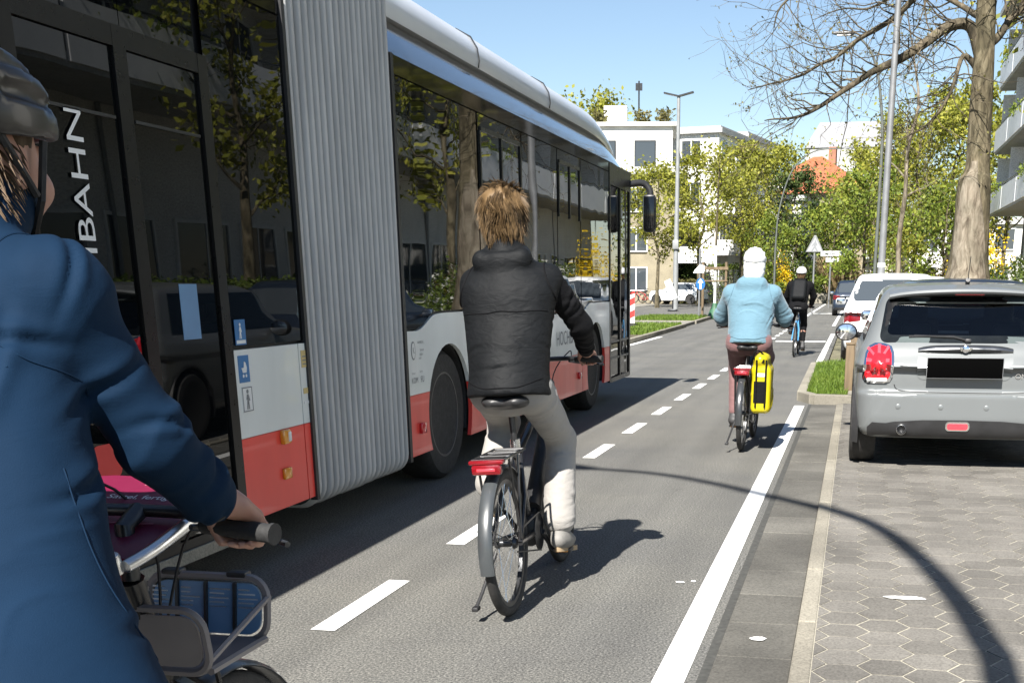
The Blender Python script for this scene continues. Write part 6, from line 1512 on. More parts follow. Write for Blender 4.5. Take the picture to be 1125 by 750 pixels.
def seam_line(key, pts, mt, r=.0022, close=False, name='seam', out=.0015):
    """stitched seam lying on a garment"""
    s, V, N, o = CLOTH[key]; P = np.array([tuple(q) for q in smooth_path(pts, 8)], float)
    for _ in range(8): P = P - s.grad(P) * np.clip(s.sample(P), -.05, .05)[:, None]
    Q = []
    for p_ in P:
        d = ((V - p_) ** 2).sum(1); i = np.argsort(d)[:6]; w = 1 / (d[i] + 1e-5); off = ((V[i] - p_) * N[i]).sum(1); n_ = (N[i] * w[:, None]).sum(0); n_ /= np.linalg.norm(n_); Q.append(p_ + n_ * ((off * w).sum() / w.sum() + out))
    Q = np.array(Q)
    for _ in range(2): Q[1:-1] = Q[1:-1] * .5 + (Q[:-2] + Q[2:]) * .25
    m = MB(); m.tube([tuple(q) for q in Q], r, 5, close=close); return obj(name, m, MAT[mt], o, fix=False)
def ring_pts(c, axis, r, n=14, a0=0, a1=360):
    ax = Vector(axis).normalized(); e1 = ax.orthogonal().normalized(); e2 = ax.cross(e1); return [Vector(c) + (e1 * math.cos(R(a0 + (a1 - a0) * k / n)) + e2 * math.sin(R(a0 + (a1 - a0) * k / n))) * r for k in range(n + 1)]
def cuff(J, i, t, mt, r=.037, back=.10, w=.03, name='cuff'):
    E = Vector(J['elbow'][i]); H = Vector(J['hand'][i]); d = (E - H).normalized(); c = H + d * back; m = MB(); rg_ = []
    m.tube([c - d * w / 2, c - d * w / 2 + d * .004, c, c + d * w / 2 - d * .004, c + d * w / 2], [r * .9, r, r * 1.03, r * 1.04, r * .96], 18); return obj(name, m, MAT[mt], t)
def add_hand(s, H, wrist, side, axis, k=.012, closed=True):
    """right hand side=1, left -1; fist closed on a bar along axis"""
    H = np.array(H, float); ax = np.array(axis, float); ax /= np.linalg.norm(ax); f = H - np.array(wrist, float); f -= ax * (f @ ax); f /= np.linalg.norm(f); up = np.cross(ax, f); up = up if up[2] > 0 else -up
    def P(a, b, c): return H + ax * a + f * b + up * c
    s.cone(P(-.026, -.038, .024), P(-.026, -.002, .026), .017, .016, k); s.cone(P(.022, -.036, .022), P(.024, -.004, .025), .017, .015, k); s.cone(P(0, -.055, .02), P(0, -.004, .029), .022, .018, k)
    s.cone(wrist, P(0, -.05, .02), .027, .025, .02, flat=(up, .85))
    ln = (.88, 1.0, .97, .78)
    for i, x in enumerate((-.030, -.010, .010, .029)):
        x = x if side < 0 else -x if False else x; L = ln[i if side > 0 else 3 - i]
        a = P(x, -.002, .027); b = P(x * 1.04, .026 * L + .006, .021); c = P(x * 1.04, .030 * L + .004, -.010 * L); d = P(x, .010, -.024 * L)
        s.cone(a, b, .0096, .0088, .006); s.cone(b, c, .0088, .0082, .004); s.cone(c, d, .0082, .0072, .004)
    sx = -side   # thumb leaves the inner side of the palm
    s.cone(P(sx * .032, -.038, .014), P(sx * .044, -.010, -.002), .0125, .0105, .010); s.cone(P(sx * .044, -.010, -.002), P(sx * .034, .016, -.020), .0105, .0085, .004)
def person(label, parent_loc, rot, J, clothes, res=.009, hair=None, helmet=None, group=None, hands=True, hand_axis=((1, -.2, 0), (1, .2, 0)), female=False, folds=1.0, gaze=(0, 1, -.05), cres=None, name='person', seed=1):
    """J: joints in the rider's own space; every garment a mesh of its own over one continuous body"""
    t = thing(name, label, 'person', parent_loc, rot, group); cres = cres or res
    A = np.array([v for k in J for v in (J[k] if isinstance(J[k], (list, tuple)) and hasattr(J[k][0], '__len__') else [J[k]])], float); lo = A.min(0) - [.16, .2, .16]; hi = A.max(0) + [.16, .2, .18]
    hd = V3(*J['head']); nk = V3(*J['neck']); ch = V3(*J['chest']); wa = V3(*J['waist']); pe = V3(*J['pelvis'])
    fwd = V3(*gaze); fwd /= np.linalg.norm(fwd); right = np.cross(fwd, [0, 0, 1]); right /= np.linalg.norm(right); hup = np.cross(right, fwd)
    HM = Matrix((right, fwd, hup)).transposed()
    def HP(x, y, z): return hd + right * x + fwd * y + hup * z
    hs = .96 if female else 1.0
    s = SDF(lo, hi, res)
    # trunk and limbs
    spine = (ch - pe) / np.linalg.norm(ch - pe); side = V3(*J['shoulder'][1]) - V3(*J['shoulder'][0]); side /= np.linalg.norm(side); depth = np.cross(spine, side)
    s.cone(pe, wa, .135, .115, .05, flat=(depth, .78)); s.cone(wa, ch, .115, .140, .05, flat=(depth, .75)); s.cone(ch, nk, .135, .055, .06, flat=(depth, .72)); s.cone(nk, HP(0, -.02, -.06), .056, .050, .03)
    for i in (0, 1):
        sg = -1 if i == 0 else 1
        S_, E, Wd_ = V3(*J['shoulder'][i]), V3(*J['elbow'][i]), V3(*J['hand'][i]); wr = Wd_ + (E - Wd_) / np.linalg.norm(E - Wd_) * .075
        s.cone(ch + (S_ - ch) * .5, S_, .075, .055, .05); s.cone(S_, E, .050, .038, .03); s.cone(E, wr, .040, .025, .02)
        if hands: add_hand(s, Wd_, wr, sg, hand_axis[i])
        else: s.cone(wr, Wd_, .028, .036, .02)
        h_, k_, a_, to = V3(*J['hip'][i]), V3(*J['knee'][i]), V3(*J['ankle'][i]), V3(*J['toe'][i])
        s.cone(h_, k_, .078, .052, .05); s.cone(k_, k_ + (a_ - k_) * .35, .050, .054, .02); s.cone(k_ + (a_ - k_) * .35, a_, .054, .035, .02); s.cone(a_ + V3(0, -.02, -.045), to, .034, .026, .03)
    # head with a face
    s.ell(HP(0, -.012, .03), V3(.077, .097, .088) * hs, .03, HM); s.ell(HP(0, .022, -.045), V3(.062, .068, .072) * hs, .04, HM); s.ell(HP(0, .062, -.088), V3(.030, .026, .022) * hs, .03, HM)
    s.cone(HP(0, .082, .012), HP(0, .108, -.026), .010, .014, .014); s.ell(HP(.014, .098, -.028), (.010,) * 3, .01); s.ell(HP(-.014, .098, -.028), (.010,) * 3, .01)
    for sx in (-1, 1):
        s.ell(HP(sx * .031, .088, .008), (.016, .012, .012), .012, HM, sub=True); s.ell(HP(sx * .030, .078, .006), (.0135,) * 3, .004); s.cone(HP(sx * .014, .093, .026), HP(sx * .050, .080, .026), .008, .006, .012)
        s.ell(HP(sx * .077, -.012, -.012), V3(.010, .019, .031), .010, HM); s.ell(HP(sx * .086, -.008, -.010), (.006, .011, .018), .006, HM, sub=True); s.ell(HP(sx * .045, .066, -.03), V3(.022, .022, .022), .03)
    s.cone(HP(-.022, .090, -.056), HP(.022, .090, -.056), .0085, .0085, .008); s.cone(HP(-.02, .088, -.068), HP(.02, .088, -.068), .0085, .0085, .006); s.cone(HP(-.024, .101, -.061), HP(.024, .101, -.061), .0025, .0025, .003, sub=True)
    V, F = s.mesh(2); V = relax(V, F, 1, .3); body = npmesh('body', V, F, MAT['skin'], t)
    for sx in (-1, 1):
        m = MB(); m.lathe([(0, .004), (.004, .003), (.0055, 0)], 'y', (0, 0, 0), 10); q = HP(sx * .030, .0895, .007); m.v = [tuple(V3(*v) + q) for v in m.v]; obj('eye', m, MAT['grey_print'], t)
    HEAD = dict(HP=HP, HM=HM, hs=hs, hd=hd)
    # ---------------- garments
    c = clothes
    top = c['top']; th = top.get('th', .018); q = SDF(lo - .03, hi + .03, cres); g = top.get('girth', 1.0); hemz = top.get('hem', -.03)
    s1, s2 = V3(*J['shoulder'][0]), V3(*J['shoulder'][1]); hem = pe + (pe - wa) / np.linalg.norm(pe - wa) * top.get('drop', .06)
    q.cone(hem, wa, (.140 + th) * g * top.get('hemr', 1.0), (.128 + th) * g, .05, flat=(depth, .80 if 'hemr' not in top else .92)); q.cone(wa, ch, (.128 + th) * g, (.150 + th) * g, .05, flat=(depth, .78)); q.cone(ch, nk, (.14 + th) * g, .064 + th, .06, flat=(depth, .74))
    q.cone(s1, s2, top.get('shr', .052) + th, top.get('shr', .052) + th, .06); q.cone(ch + side * .09 , hem + side * .05, .10 + th, .09 + th, .05, flat=(depth, .85)); q.cone(ch - side * .09, hem - side * .05, .10 + th, .09 + th, .05, flat=(depth, .85))
    segs = [(hem, ch, top.get('tf', 1.0), 1.0)]
    sl = c.get('sleeves', top)
    def sleeve(qq, k=.03, th2=None):
        th2 = th2 or sl.get('sth', th); sg_ = []
        for i in (0, 1):
            S_, E, Wd_ = V3(*J['shoulder'][i]), V3(*J['elbow'][i]), V3(*J['hand'][i]); wr = Wd_ + (E - Wd_) / np.linalg.norm(E - Wd_) * sl.get('cuff', .085); fr_ = sl.get('full', 1.0)
            qq.cone(S_, E, (.056 + th2) * fr_, (.048 + th2) * fr_, k); qq.cone(E, wr, (.048 + th2) * fr_, .034 + th2 * .8, k * .7); sg_ += [(S_, E, 1.0, 1.0), (E, wr, 1.0, 1.0)]
        return sg_
    if 'sleeves' not in c: segs += sleeve(q)
    if top.get('hood'):
        hk = nk + V3(0, -.075, .0); q.ell(hk + V3(0, -.01, -.02), V3(.135, .075, .085) * top['hood'], .04); q.cone(nk + side * .07 + V3(0, .02, .01), nk + side * .09 + V3(0, -.07, -.01), .04, .045, .03); q.cone(nk - side * .07 + V3(0, .02, .01), nk - side * .09 + V3(0, -.07, -.01), .04, .045, .03)
        q.ell(hk + V3(0, .02, .06), V3(.07, .05, .06), .03, sub=True)
    if top.get('collar'):
        ax = HP(0, -.01, -.05) - nk; ax /= np.linalg.norm(ax)
        q.cone(nk - ax * .03, nk + ax * top['collar'], .084, .080, .02); q.cone(nk + ax * (top['collar'] + .0), nk + ax * (top['collar'] + .14), .066, .074, .012, sub=True)
    dn = (pe - wa) / np.linalg.norm(pe - wa); hp_ = pe + dn * (top.get('drop', .06) + .02); q.plane(hp_, dn + V3(0, 0, 0))
    cloth_mesh(top['name'], q, top['mat'], t, segs, .012 * folds * top.get('fa', 1), top.get('ff', 13), seed, 2, top.get('nc', 9), top.get('ca', .008))
    if top.get('rib'):
        m = MB(); rings = []
    if 'sleeves' in c:
        q = SDF(lo - .03, hi + .03, cres); sg2 = sleeve(q); cloth_mesh(sl['name'], q, sl['mat'], t, sg2, .010 * folds, 10, seed + 2, 2)
    tr = c['trousers']; tt = tr.get('th', .014); q = SDF(lo - .03, hi + .03, cres); q.cone(pe + (wa - pe) * .5, pe, .125 + tt, .140 + tt, .04, flat=(depth, .8)); segs = []
    for i in (0, 1):
        h_, k_, a_ = V3(*J['hip'][i]), V3(*J['knee'][i]), V3(*J['ankle'][i]); e = k_ + (a_ - k_) * tr.get('len', .92)
        q.ell(h_ + V3(0, -.05, .0), V3(.105, .105, .11) * tr.get('seat', 1), .05); q.cone(h_, k_, (.088 + tt) * tr.get('full', 1), (.060 + tt) * tr.get('full', 1), .04); q.cone(k_, e, (.060 + tt) * tr.get('full', 1), (.042 + tt) * tr.get('flare', 1), .03); segs += [(h_, k_, 1, 1), (k_, e, 1, 1.0)]
    cloth_mesh('trousers', q, tr['mat'], t, segs, .006 * folds, 6, seed + 5, 2, 5, .004)
    for i in (0, 1):
        a_, to = V3(*J['ankle'][i]), V3(*J['toe'][i]); k_ = V3(*J['knee'][i]); up = (k_ - a_) / np.linalg.norm(k_ - a_); heel = a_ + V3(0, -.035, -.055); d = to - heel; d /= np.linalg.norm(d)
        q = SDF(np.minimum(heel, to) - .14, np.maximum(a_, to) + .14, min(res, .008)); q.cone(heel, heel + d * .11, .040, .043, .02); q.cone(heel + d * .08, to, .045, .036, .04, flat=((0, -d[2], d[1]), .8)); q.cone(a_ + up * .025, heel + d * .04 + V3(0, 0, .01), .046, .045, .03)
        lowp = V3(0, -d[2], d[1]); lowp = -lowp if lowp[2] > 0 else lowp; V, F = q.mesh(1); sh = npmesh('shoe', V, F, MAT[c['shoes']], t)
        m = MB(); outl = [(heel + d * (.13 + .155 * math.cos(R(b_))) + V3(.043 * math.sin(R(b_)) * (1 if math.cos(R(b_)) > -.2 else .85), 0, 0)) for b_ in range(0, 360, 15)]
        m.loft([[tuple(p_ + lowp * .032) for p_ in outl], [tuple(p_ + lowp * .054) for p_ in outl]]); obj('sole', m, MAT['sole_tan' if 'white' in c['shoes'] else 'rubber'], sh)
    # ---------------- head covering
    if hair:
        rs = np.random.RandomState(hair.get('seed', 3)); q = SDF(hd - .22, hd + .2, .01); L = hair.get('len', .1)
        vol = hair.get('vol', 1.0)
        q.ell(HP(0, -.022, .036), V3(.086, .104, .094) * hs * vol, .02, HM); q.ell(HP(0, -.040, -.035), V3(.072, .072, .080) * hs * vol, .03, HM); q.ell(HP(0, .10, -.05), V3(.085, .085, .11), .02, HM, sub=True)
        V, F = q.mesh(2)
        def lock(P):
            u = (P - hd); x, y, z = u @ right, u @ fwd, u @ hup; az = np.arctan2(x, -y) + .5 * z / .1 * vnoise(P * 9); return vnoise(np.stack([az * 4.2, z * 7, 0 * z + hair.get('seed', 3)], -1))
        G = q.grad(V); V = V + G * (.012 * vol * (1 - 2 * np.abs(lock(V))))[:, None]; cap = npmesh('hair', V, F, MAT[hair['mat']], t)
        m = MB(); n = hair.get('n', 900); k = 0; Vn = q.grad(V); zz = (V - hd) @ hup; yy = (V - hd) @ fwd
        ok = np.where((yy < .055) & (zz > -.10 if not helmet else (zz < .03) & (zz > -.10) & (yy < -.01)))[0]
        for k in rs.choice(ok, n):
            nn = Vn[k]; b = V[k] - nn * .004; l = L * rs.uniform(.55, 1.1); c0 = np.array([vnoise(b * 22 + j * 9.1) for j in range(3)])
            dn = V3(0, 0, -1) * (1 if zz[k] < .10 else .35) - fwd * (.5 if zz[k] > .06 else 0); d = dn - nn * (dn @ nn); d = d / max(1e-6, np.linalg.norm(d)) + nn * hair.get('lift', .22) + c0 * hair.get('mess', .7); d /= np.linalg.norm(d); pts = [b]
            for i in range(5):
                nx = pts[-1] + d * l / 5; dist = q.sample(nx[None])[0]
                if dist < .003: nx = nx + q.grad(nx[None])[0] * (.004 - dist)
                elif dist > .02: d = d - q.grad(nx[None])[0] * .25
                d = (nx - pts[-1]) / np.linalg.norm(nx - pts[-1]) * .9 + V3(0, 0, -.18) + c0 * .12; d /= np.linalg.norm(d); pts.append(nx)
            w = rs.uniform(.0006, .0015); m.tube(pts, [w, w * 1.3, w * 1.3, w, w * .7, w * .2], 3, cap=False)
        obj('strands', m, MAT[hair['mat']], cap, fix=False)
    if helmet:
        q = SDF(hd - .25, hd + .25, .008 if res < .012 else .012); q.ell(HP(0, -.012, .058), V3(.106, .140, .105) * hs, 0, HM); q.ell(HP(0, -.01, .005), V3(.092, .122, .108) * hs, .004, HM, sub=True); nrm = hup * -1 + fwd * .10; q.plane(HP(0, -.02, .028), nrm)
        if helmet.get('vents'):
            for ph in (-74, -45, -15, 15, 45, 74):
                for a0, a1 in ((22, 62), (76, 112), (126, 158)):
                    pts = []
                    for k in range(5):
                        a_ = R(a0 + (a1 - a0) * k / 4); f_ = R(ph); pts.append(HP(.106 * math.sin(f_) * math.sin(a_) * .99, -.012 - .140 * math.cos(a_) * .99, .058 + .105 * math.sin(a_) * math.cos(f_) * .99))
                    for k in range(4): q.cone(pts[k], pts[k + 1], .0135, .0135, .003, sub=True)
        V, F = q.mesh(1); hm = npmesh('helmet', V, F, MAT[helmet['mat']], t)
        if helmet.get('visor'): m = MB(); m.loft([[tuple(HP(u * .09, .10 + .055 * (1 - u * u) + e, .045 - .012 * (1 - u * u) + z_)) for e, z_ in ((0, 0), (.0, .012), (-.05, .03), (-.05, .015))] for u in np.linspace(-1, 1, 9)]); obj('visor', m, MAT[helmet['mat']], hm)
        m = MB()
        for sx in (-1, 1):
            m.tube([tuple(HP(sx * .088, .03, .03)), tuple(HP(sx * .083, .02, -.05)), tuple(HP(sx * .04, .05, -.105)), tuple(HP(0, .06, -.113))], .006, 6); m.tube([tuple(HP(sx * .085, -.06, .03)), tuple(HP(sx * .083, .01, -.045))], .006, 6)
        obj('chin_strap', m, MAT['rubber'], hm)
    return t, HEAD

# ---------------- rider in the black jacket on the e-bike, centre of the picture
L1 = (-1.445, 4.96, 0); ROT1 = (0, R(-3.2), R(1.5))
b1, ped1, gr1 = bicycle('black e-bike with grey rear mudguard and red rack lamp, ridden by the blond cyclist', L1, ROT1, Rw=.325, wb=1.10, seat=(.26, .925), hb=(.90, 1.06), gw=.26, crank=-42, motor=True, back=.04, tw=.024)
def feet(p, tilt=-.12): return (p[0] * .98, p[1] - .055, p[2] + .105), (p[0] * 1.05, p[1] + .10, p[2] + .105 - .075 + tilt * .1)
aR, tR = feet(ped1[0]); aL, tL = feet(ped1[1])
J1 = dict(pelvis=(0, .27, 1.0), waist=(0, .29, 1.13), chest=(.005, .355, 1.36), neck=(-.0, .385, 1.535), head=(-.005, .43, 1.70), shoulder=[(-.155, .40, 1.43), (.18, .40, 1.432)], elbow=[(-.165, .60, 1.22), (.285, .56, 1.225)], hand=[tuple(gr1[0]), tuple(gr1[1])], hip=[(-.095, .30, .965), (.095, .30, .965)], knee=[(-.125, .60, .80), (.135, .655, .70)], ankle=[aL, aR], toe=[tL, tR])
p1, H1 = person('cyclist with tousled blond hair, black padded vest and pale trousers on the e-bike', L1, ROT1, J1,
    dict(top=dict(name='vest', mat='jacket_black', th=.022, girth=1.0, drop=.045, hemr=1.16, hood=.62, collar=.06, fa=.45, nc=6, ca=.0055, ff=8, tf=1.0, shr=.048), sleeves=dict(name='sleeves', mat='cloth_black', sth=.004, cuff=.105), trousers=dict(mat='trouser_beige', th=.012, full=.97, flare=1.42, len=.90, seat=.74), shoes='shoe_white'),
    res=.009, cres=.009, hair=dict(mat='hair_blond', len=.070, n=7000, seed=4, lift=.06, mess=.75, vol=1.04), hand_axis=((1, .2, 0), (1, -.2, 0)), folds=1.0, seed=3)

k1 = (p1.name, 'vest')
seam_line(k1, [(-.17, .3, 1.30), (-.08, .2, 1.305), (0, .2, 1.31), (.08, .2, 1.305), (.17, .3, 1.30)], 'cloth_black', .0024)
seam_line(k1, [(-.18, .2, 1.02), (-.09, .1, .995), (0, .09, .99), (.09, .1, .995), (.18, .2, 1.02)], 'cloth_black', .0026)
for i in (0, 1):
    sg = -1 if i == 0 else 1; c_ = Vector(J1['shoulder'][i]) + Vector((sg * .015, 0, -.02)); seam_line(k1, ring_pts(c_, (1, 0, sg * .3), .085, 16), 'cloth_black', .004)
    cuff(J1, i, p1, 'cloth_black', .034, .105, .03)
# ---------------- rider in the light blue hoodie
L2 = (-.938, 10.64, 0); ROT2 = (0, R(.6), R(-1))
b2, ped2, gr2 = bicycle('dark bicycle with a rear rack carrying the yellow pannier', L2, ROT2, Rw=.33, wb=1.05, seat=(.30, .885), hb=(.82, 1.06), gw=.29, crank=128, fender='fender_dark', back=.02, stand=True)
aR, tR = feet(ped2[0]); aL, tL = feet(ped2[1])
J2 = dict(pelvis=(0, .31, .955), waist=(0, .33, 1.07), chest=(0, .385, 1.27), neck=(0, .41, 1.435), head=(0.01, .44, 1.575), shoulder=[(-.18, .41, 1.335), (.18, .41, 1.335)], elbow=[(-.285, .58, 1.14), (.285, .58, 1.14)], hand=[tuple(gr2[0]), tuple(gr2[1])], hip=[(-.10, .33, .92), (.10, .33, .92)], knee=[(-.135, .62, .68), (.13, .64, .78)], ankle=[aL, aR], toe=[tL, tR])
p2, H2 = person('cyclist in a light blue hoodie and dusty pink trousers with a white helmet and scarf', L2, ROT2, J2,
    dict(top=dict(name='hoodie', mat='hoodie', th=.024, girth=1.08, drop=.035, hemr=1.12, hood=.9, fa=1.2, ff=9, cuff=.10), trousers=dict(mat='trouser_pink', th=.012, full=1.03, seat=1.0, len=.93), shoes='shoe_dark'), res=.011, cres=.010, helmet=dict(mat='helmet_white', vents=True), hand_axis=((1, .2, 0), (1, -.2, 0)), female=True, seed=9)
HP = H2['HP']; q = SDF(H2['hd'] - .25, H2['hd'] + .25, .009); q.ell(HP(0, -.012, .015), V3(.090, .106, .10), 0, H2['HM']); q.cone(HP(0, -.035, .0), HP(0, -.035, -.07), .080, .090, .05); q.ell(HP(0, .10, -.06), V3(.08, .08, .12), .02, H2['HM'], sub=True); V, F = q.mesh(1); N_ = q.grad(V); V = fold_disp(V, N_, [(HP(0, -.03, -.12), HP(0, -.03, .1), 1, 1)], .006, 12, 2.0); V = creases(V, N_, [(HP(0, -.03, -.12), HP(0, -.03, .05), 1, 1)], 20, .007, 3); npmesh('scarf', V, F, MAT['cloth_white'], p2)
for i in (0, 1): cuff(J2, i, p2, 'hoodie', .040, .105, .045)
k2 = (p2.name, 'hoodie'); seam_line(k2, [(-.2, .25, .985), (-.1, .12, .97), (0, .1, .968), (.1, .12, .97), (.2, .25, .985)], 'trouser_pink' if 0 else 'hoodie_rib', .004)
for i in (0, 1):
    sg = -1 if i == 0 else 1; seam_line(k2, ring_pts(Vector(J2['shoulder'][i]) + Vector((sg * -.01, 0, -.03)), (1, 0, sg * .3), .09, 14), 'hoodie_rib', .0028)
# ---------------- the yellow pannier on the rack
pa = thing('pannier', 'bright yellow roll-top pannier hanging on the right of the dark bicycle rack', 'pannier', L2, ROT2)
q = SDF((.02, -.28, .28), (.33, .22, .93), .010); q.rbox((.165, -.02, .545), (.085, .155, .195), .045); q.rbox((.155, -.02, .76), (.06, .145, .07), .04, .05); q.cone((.15, -.16, .80), (.15, .12, .80), .042, .042, .04)
V, F = q.mesh(2); V = fold_disp(V, q.grad(V), [((.16, -.02, .35), (.16, -.02, .85), 1, 1)], .012, 9, 4.0); npmesh('bag', V, F, MAT['tarpaulin_yellow'], pa)
m = MB(); P = cast(q, np.array([[x, -.27, z] for z in np.linspace(.44, .62, 6) for x in np.linspace(.105, .215, 5)]), (0, 1, 0)) - [0, .007, 0]; m.add([tuple(v) for v in P], [(r * 5 + k, r * 5 + k + 1, (r + 1) * 5 + k + 1, (r + 1) * 5 + k) for r in range(5) for k in range(4)]); obj('mesh_pocket', m, MAT['cloth_black'], pa)
def strap(pts, w=.012):
    P = cast(q, np.array(pts), (0, 1, 0)) - [0, .010, 0]; mm = MB(); mm.tube([tuple(v) for v in P], w, 6); return mm
for x in (.125, .205): obj('strap', strap([(x, -.27, z) for z in np.linspace(.40, .80, 9)], .008), MAT['cloth_black'], pa)
m = MB(); m.tube(smooth_path([(.10, -.17, .80), (.10, -.2, .86), (.14, -.18, .875), (.18, -.1, .83)], 5), .007, 6); m.rbox((.165, -.185, .79), (.05, .02, .03), .005); obj('buckle', m, MAT['cloth_black'], pa)
m = MB(); P = cast(q, np.array([[x, -.27, z] for z in (.66, .69) for x in np.linspace(.12, .21, 5)]), (0, 1, 0)) - [0, .006, 0]; m.add([tuple(v) for v in P], [(k, k + 1, k + 6, k + 5) for k in range(4)]); obj('reflector_patch', m, MAT['sign_white'], pa)
m = MB(); m.rbox((.06, 0, .70), (.03, .20, .05), .008); m.tube([(.075, -.08, .70), (.072, -.08, .745), (.06, -.08, .745)], .007, 6); m.tube([(.075, .08, .70), (.072, .08, .745), (.06, .08, .745)], .007, 6); obj('hanger', m, MAT['black'], pa)

# ---------------- the farthest rider, all in black
L3 = (-1.194, 25.06, 0); ROT3 = (0, R(1.5), R(-2))
b3, ped3, gr3 = bicycle('light blue bicycle of the farthest cyclist', L3, ROT3, Rw=.34, wb=1.03, fm='frame_blue', seat=(.26, .95), hb=(.80, .98), gw=.23, crank=-75, fender=None, rack=False, stand=False, detail=False, tw=.018)
aR, tR = feet(ped3[0]); aL, tL = feet(ped3[1])
J3 = dict(pelvis=(0, .27, 1.02), waist=(0, .31, 1.14), chest=(0, .43, 1.33), neck=(0, .50, 1.47), head=(0, .56, 1.60), shoulder=[(-.19, .48, 1.40), (.19, .48, 1.40)], elbow=[(-.27, .62, 1.19), (.27, .62, 1.19)], hand=[tuple(gr3[0]), tuple(gr3[1])], hip=[(-.095, .29, .98), (.095, .29, .98)], knee=[(-.11, .62, .83), (.12, .56, .62)], ankle=[aL, aR], toe=[tL, tR])
p3, H3 = person('farthest cyclist, dressed all in black with a white helmet', L3, ROT3, J3, dict(top=dict(name='jacket', mat='cloth_black', th=.02, girth=1.05, drop=.05, collar=.03), trousers=dict(mat='cloth_black', th=.006, len=.80), shoes='shoe_dark'), res=.015, cres=.015, helmet=dict(mat='helmet_white'), hair=dict(mat='hair_dark_blond', len=.04, n=100, vol=.96), hand_axis=((1, .2, 0), (1, -.2, 0)), seed=5)
bp = thing('backpack', 'black backpack on the back of the farthest cyclist', 'backpack', L3, ROT3); q = SDF((-.25, .02, 1.05), (.25, .55, 1.55), .014); MB_ = Matrix.Rotation(R(-33), 3, 'X'); q.rbox((0, .255, 1.30), (.145, .085, .22), .06, 0, MB_); q.rbox((0, .20, 1.20), (.11, .05, .10), .04, .03, MB_); V, F = q.mesh(1); npmesh('bag', V, F, MAT['jacket_black'], bp)
m = MB()
for s_ in (-1, 1): m.tube(smooth_path([(s_ * .09, .28, 1.47), (s_ * .11, .42, 1.53), (s_ * .13, .60, 1.43), (s_ * .13, .56, 1.25), (s_ * .11, .38, 1.14)], 4), .014, 6)
obj('strap', m, MAT['cloth_black'], bp)

# ---------------- near rider in blue, cut by the left edge of the picture
L4 = (-1.235, 1.08, 0); ROT4 = (0, 0, 0)
b4, ped4, gr4 = bicycle('rental bicycle with a grey front basket and burgundy handlebar plate at the left', L4, ROT4, Rw=.33, wb=1.00, headlight=False, fm='frame_black', seat=(.14, .90), hb=(.74, 1.035), gw=.255, crank=-30, fender='fender_dark', step=True, stand=True)
aR, tR = feet(ped4[0]); aL, tL = feet(ped4[1])
J4 = dict(pelvis=(.075, .28, .965), waist=(-.005, .33, 1.11), chest=(-.035, .41, 1.29), neck=(-.01, .46, 1.465), head=(-.0, .52, 1.585), shoulder=[(-.195, .46, 1.41), (.14, .45, 1.41)], elbow=[(-.25, .55, 1.20), (.218, .535, 1.195)], hand=[tuple(gr4[0]), tuple(gr4[1])], hip=[(-.07, .28, .94), (.15, .30, .94)], knee=[(-.12, .58, .80), (.12, .60, .64)], ankle=[aL, aR], toe=[tL, tR])
p4, H4 = person('near cyclist in a blue jacket and black helmet, cut off by the left edge', L4, ROT4, J4, dict(top=dict(name='jacket', mat='jacket_blue', th=.022, girth=.95, drop=.27, hemr=1.52, collar=.10, fa=1.15, ff=8, sth=.013, full=.84, cuff=.095, tf=1.1), trousers=dict(mat='jacket_navy', th=.004, seat=.62), shoes='shoe_dark'),
    res=.007, cres=.0062, helmet=dict(mat='helmet_black', vents=True), hair=dict(mat='hair_dark_blond', len=.045, n=900, seed=6, lift=.05, mess=.25, vol=.91), hand_axis=((1, .2, 0), (1, -.2, 0)), folds=1.0, seed=7)
m = MB(); hR = Vector(gr4[1]); m.torus(.030, .006, 'y', (0, 0, 0), 20, 6); eR = Vector(J4['elbow'][1]); dv = (eR - hR).normalized(); Mq = dv.to_track_quat('Y', 'Z').to_matrix(); m.v = [tuple(Mq @ Vector(v) + hR + dv * .07) for v in m.v]; obj('wristband', m, MAT['rubber'], p4)

k4 = (p4.name, 'jacket'); sh = Vector(J4['shoulder'][1]); el = Vector(J4['elbow'][1]); hn = Vector(J4['hand'][1])
seam_line(k4, ring_pts(sh + Vector((-.015, -.01, -.03)), (1, -.1, .25), .10, 16), 'jacket_blue', .0016, out=.0004)
seam_line(k4, [(-.20, .30, 1.33), (-.1, .2, 1.34), (0, .2, 1.345), (.1, .2, 1.34), (.17, .30, 1.33)], 'jacket_blue', .0014, out=.0004)
seam_line(k4, [(.20, .33, 1.18), (.22, .31, 1.08), (.235, .29, .95), (.24, .28, .80)], 'jacket_blue', .0014, out=.0004)
cuff(J4, 1, p4, 'jacket_navy', .036, .092, .026); cuff(J4, 0, p4, 'jacket_navy', .036, .092, .026)
# basket, plate and silver rail of the rental bicycle
def lb(x, y, z): return (x, y, z)
bk = MB()
def wall(yc, tilt, m_, nm, par=None, w=.128, z0=.745, z1=.868, r_=.04):
    mb = MB(); out = rrect(-w, w, z0, z1, r_); inn = rrect(-w + .012, w - .012, z0 + .012, z1 - .012, r_ - .01)
    fr = MB(); P = [(a, yc + tilt * (b - z0), b) for a, b in out]; fr.tube(P, .008, 6, close=True)
    o = obj(nm, fr, MAT['basket_grey'], b4 if par is None else par); mb.prism([(a, b) for a, b in inn], yc - .003, yc + .003, 'y'); mb.v = [(v[0], v[1] + tilt * (v[2] - z0), v[2]) for v in mb.v]; obj('basket_panel', mb, MAT[m_], o, False); return o
bx_ = dict(y0=.80, y1=1.08)
bkt = wall(.78, -.15, 'basket_grey', 'basket'); fw2 = wall(.99, .18, 'panel_blue', 'basket_front', bkt)
m = MB(); m.bx(-.126, .126, .782, .986, .745, .752)
obj('basket_floor', m, MAT['basket_grey'], bkt, False)
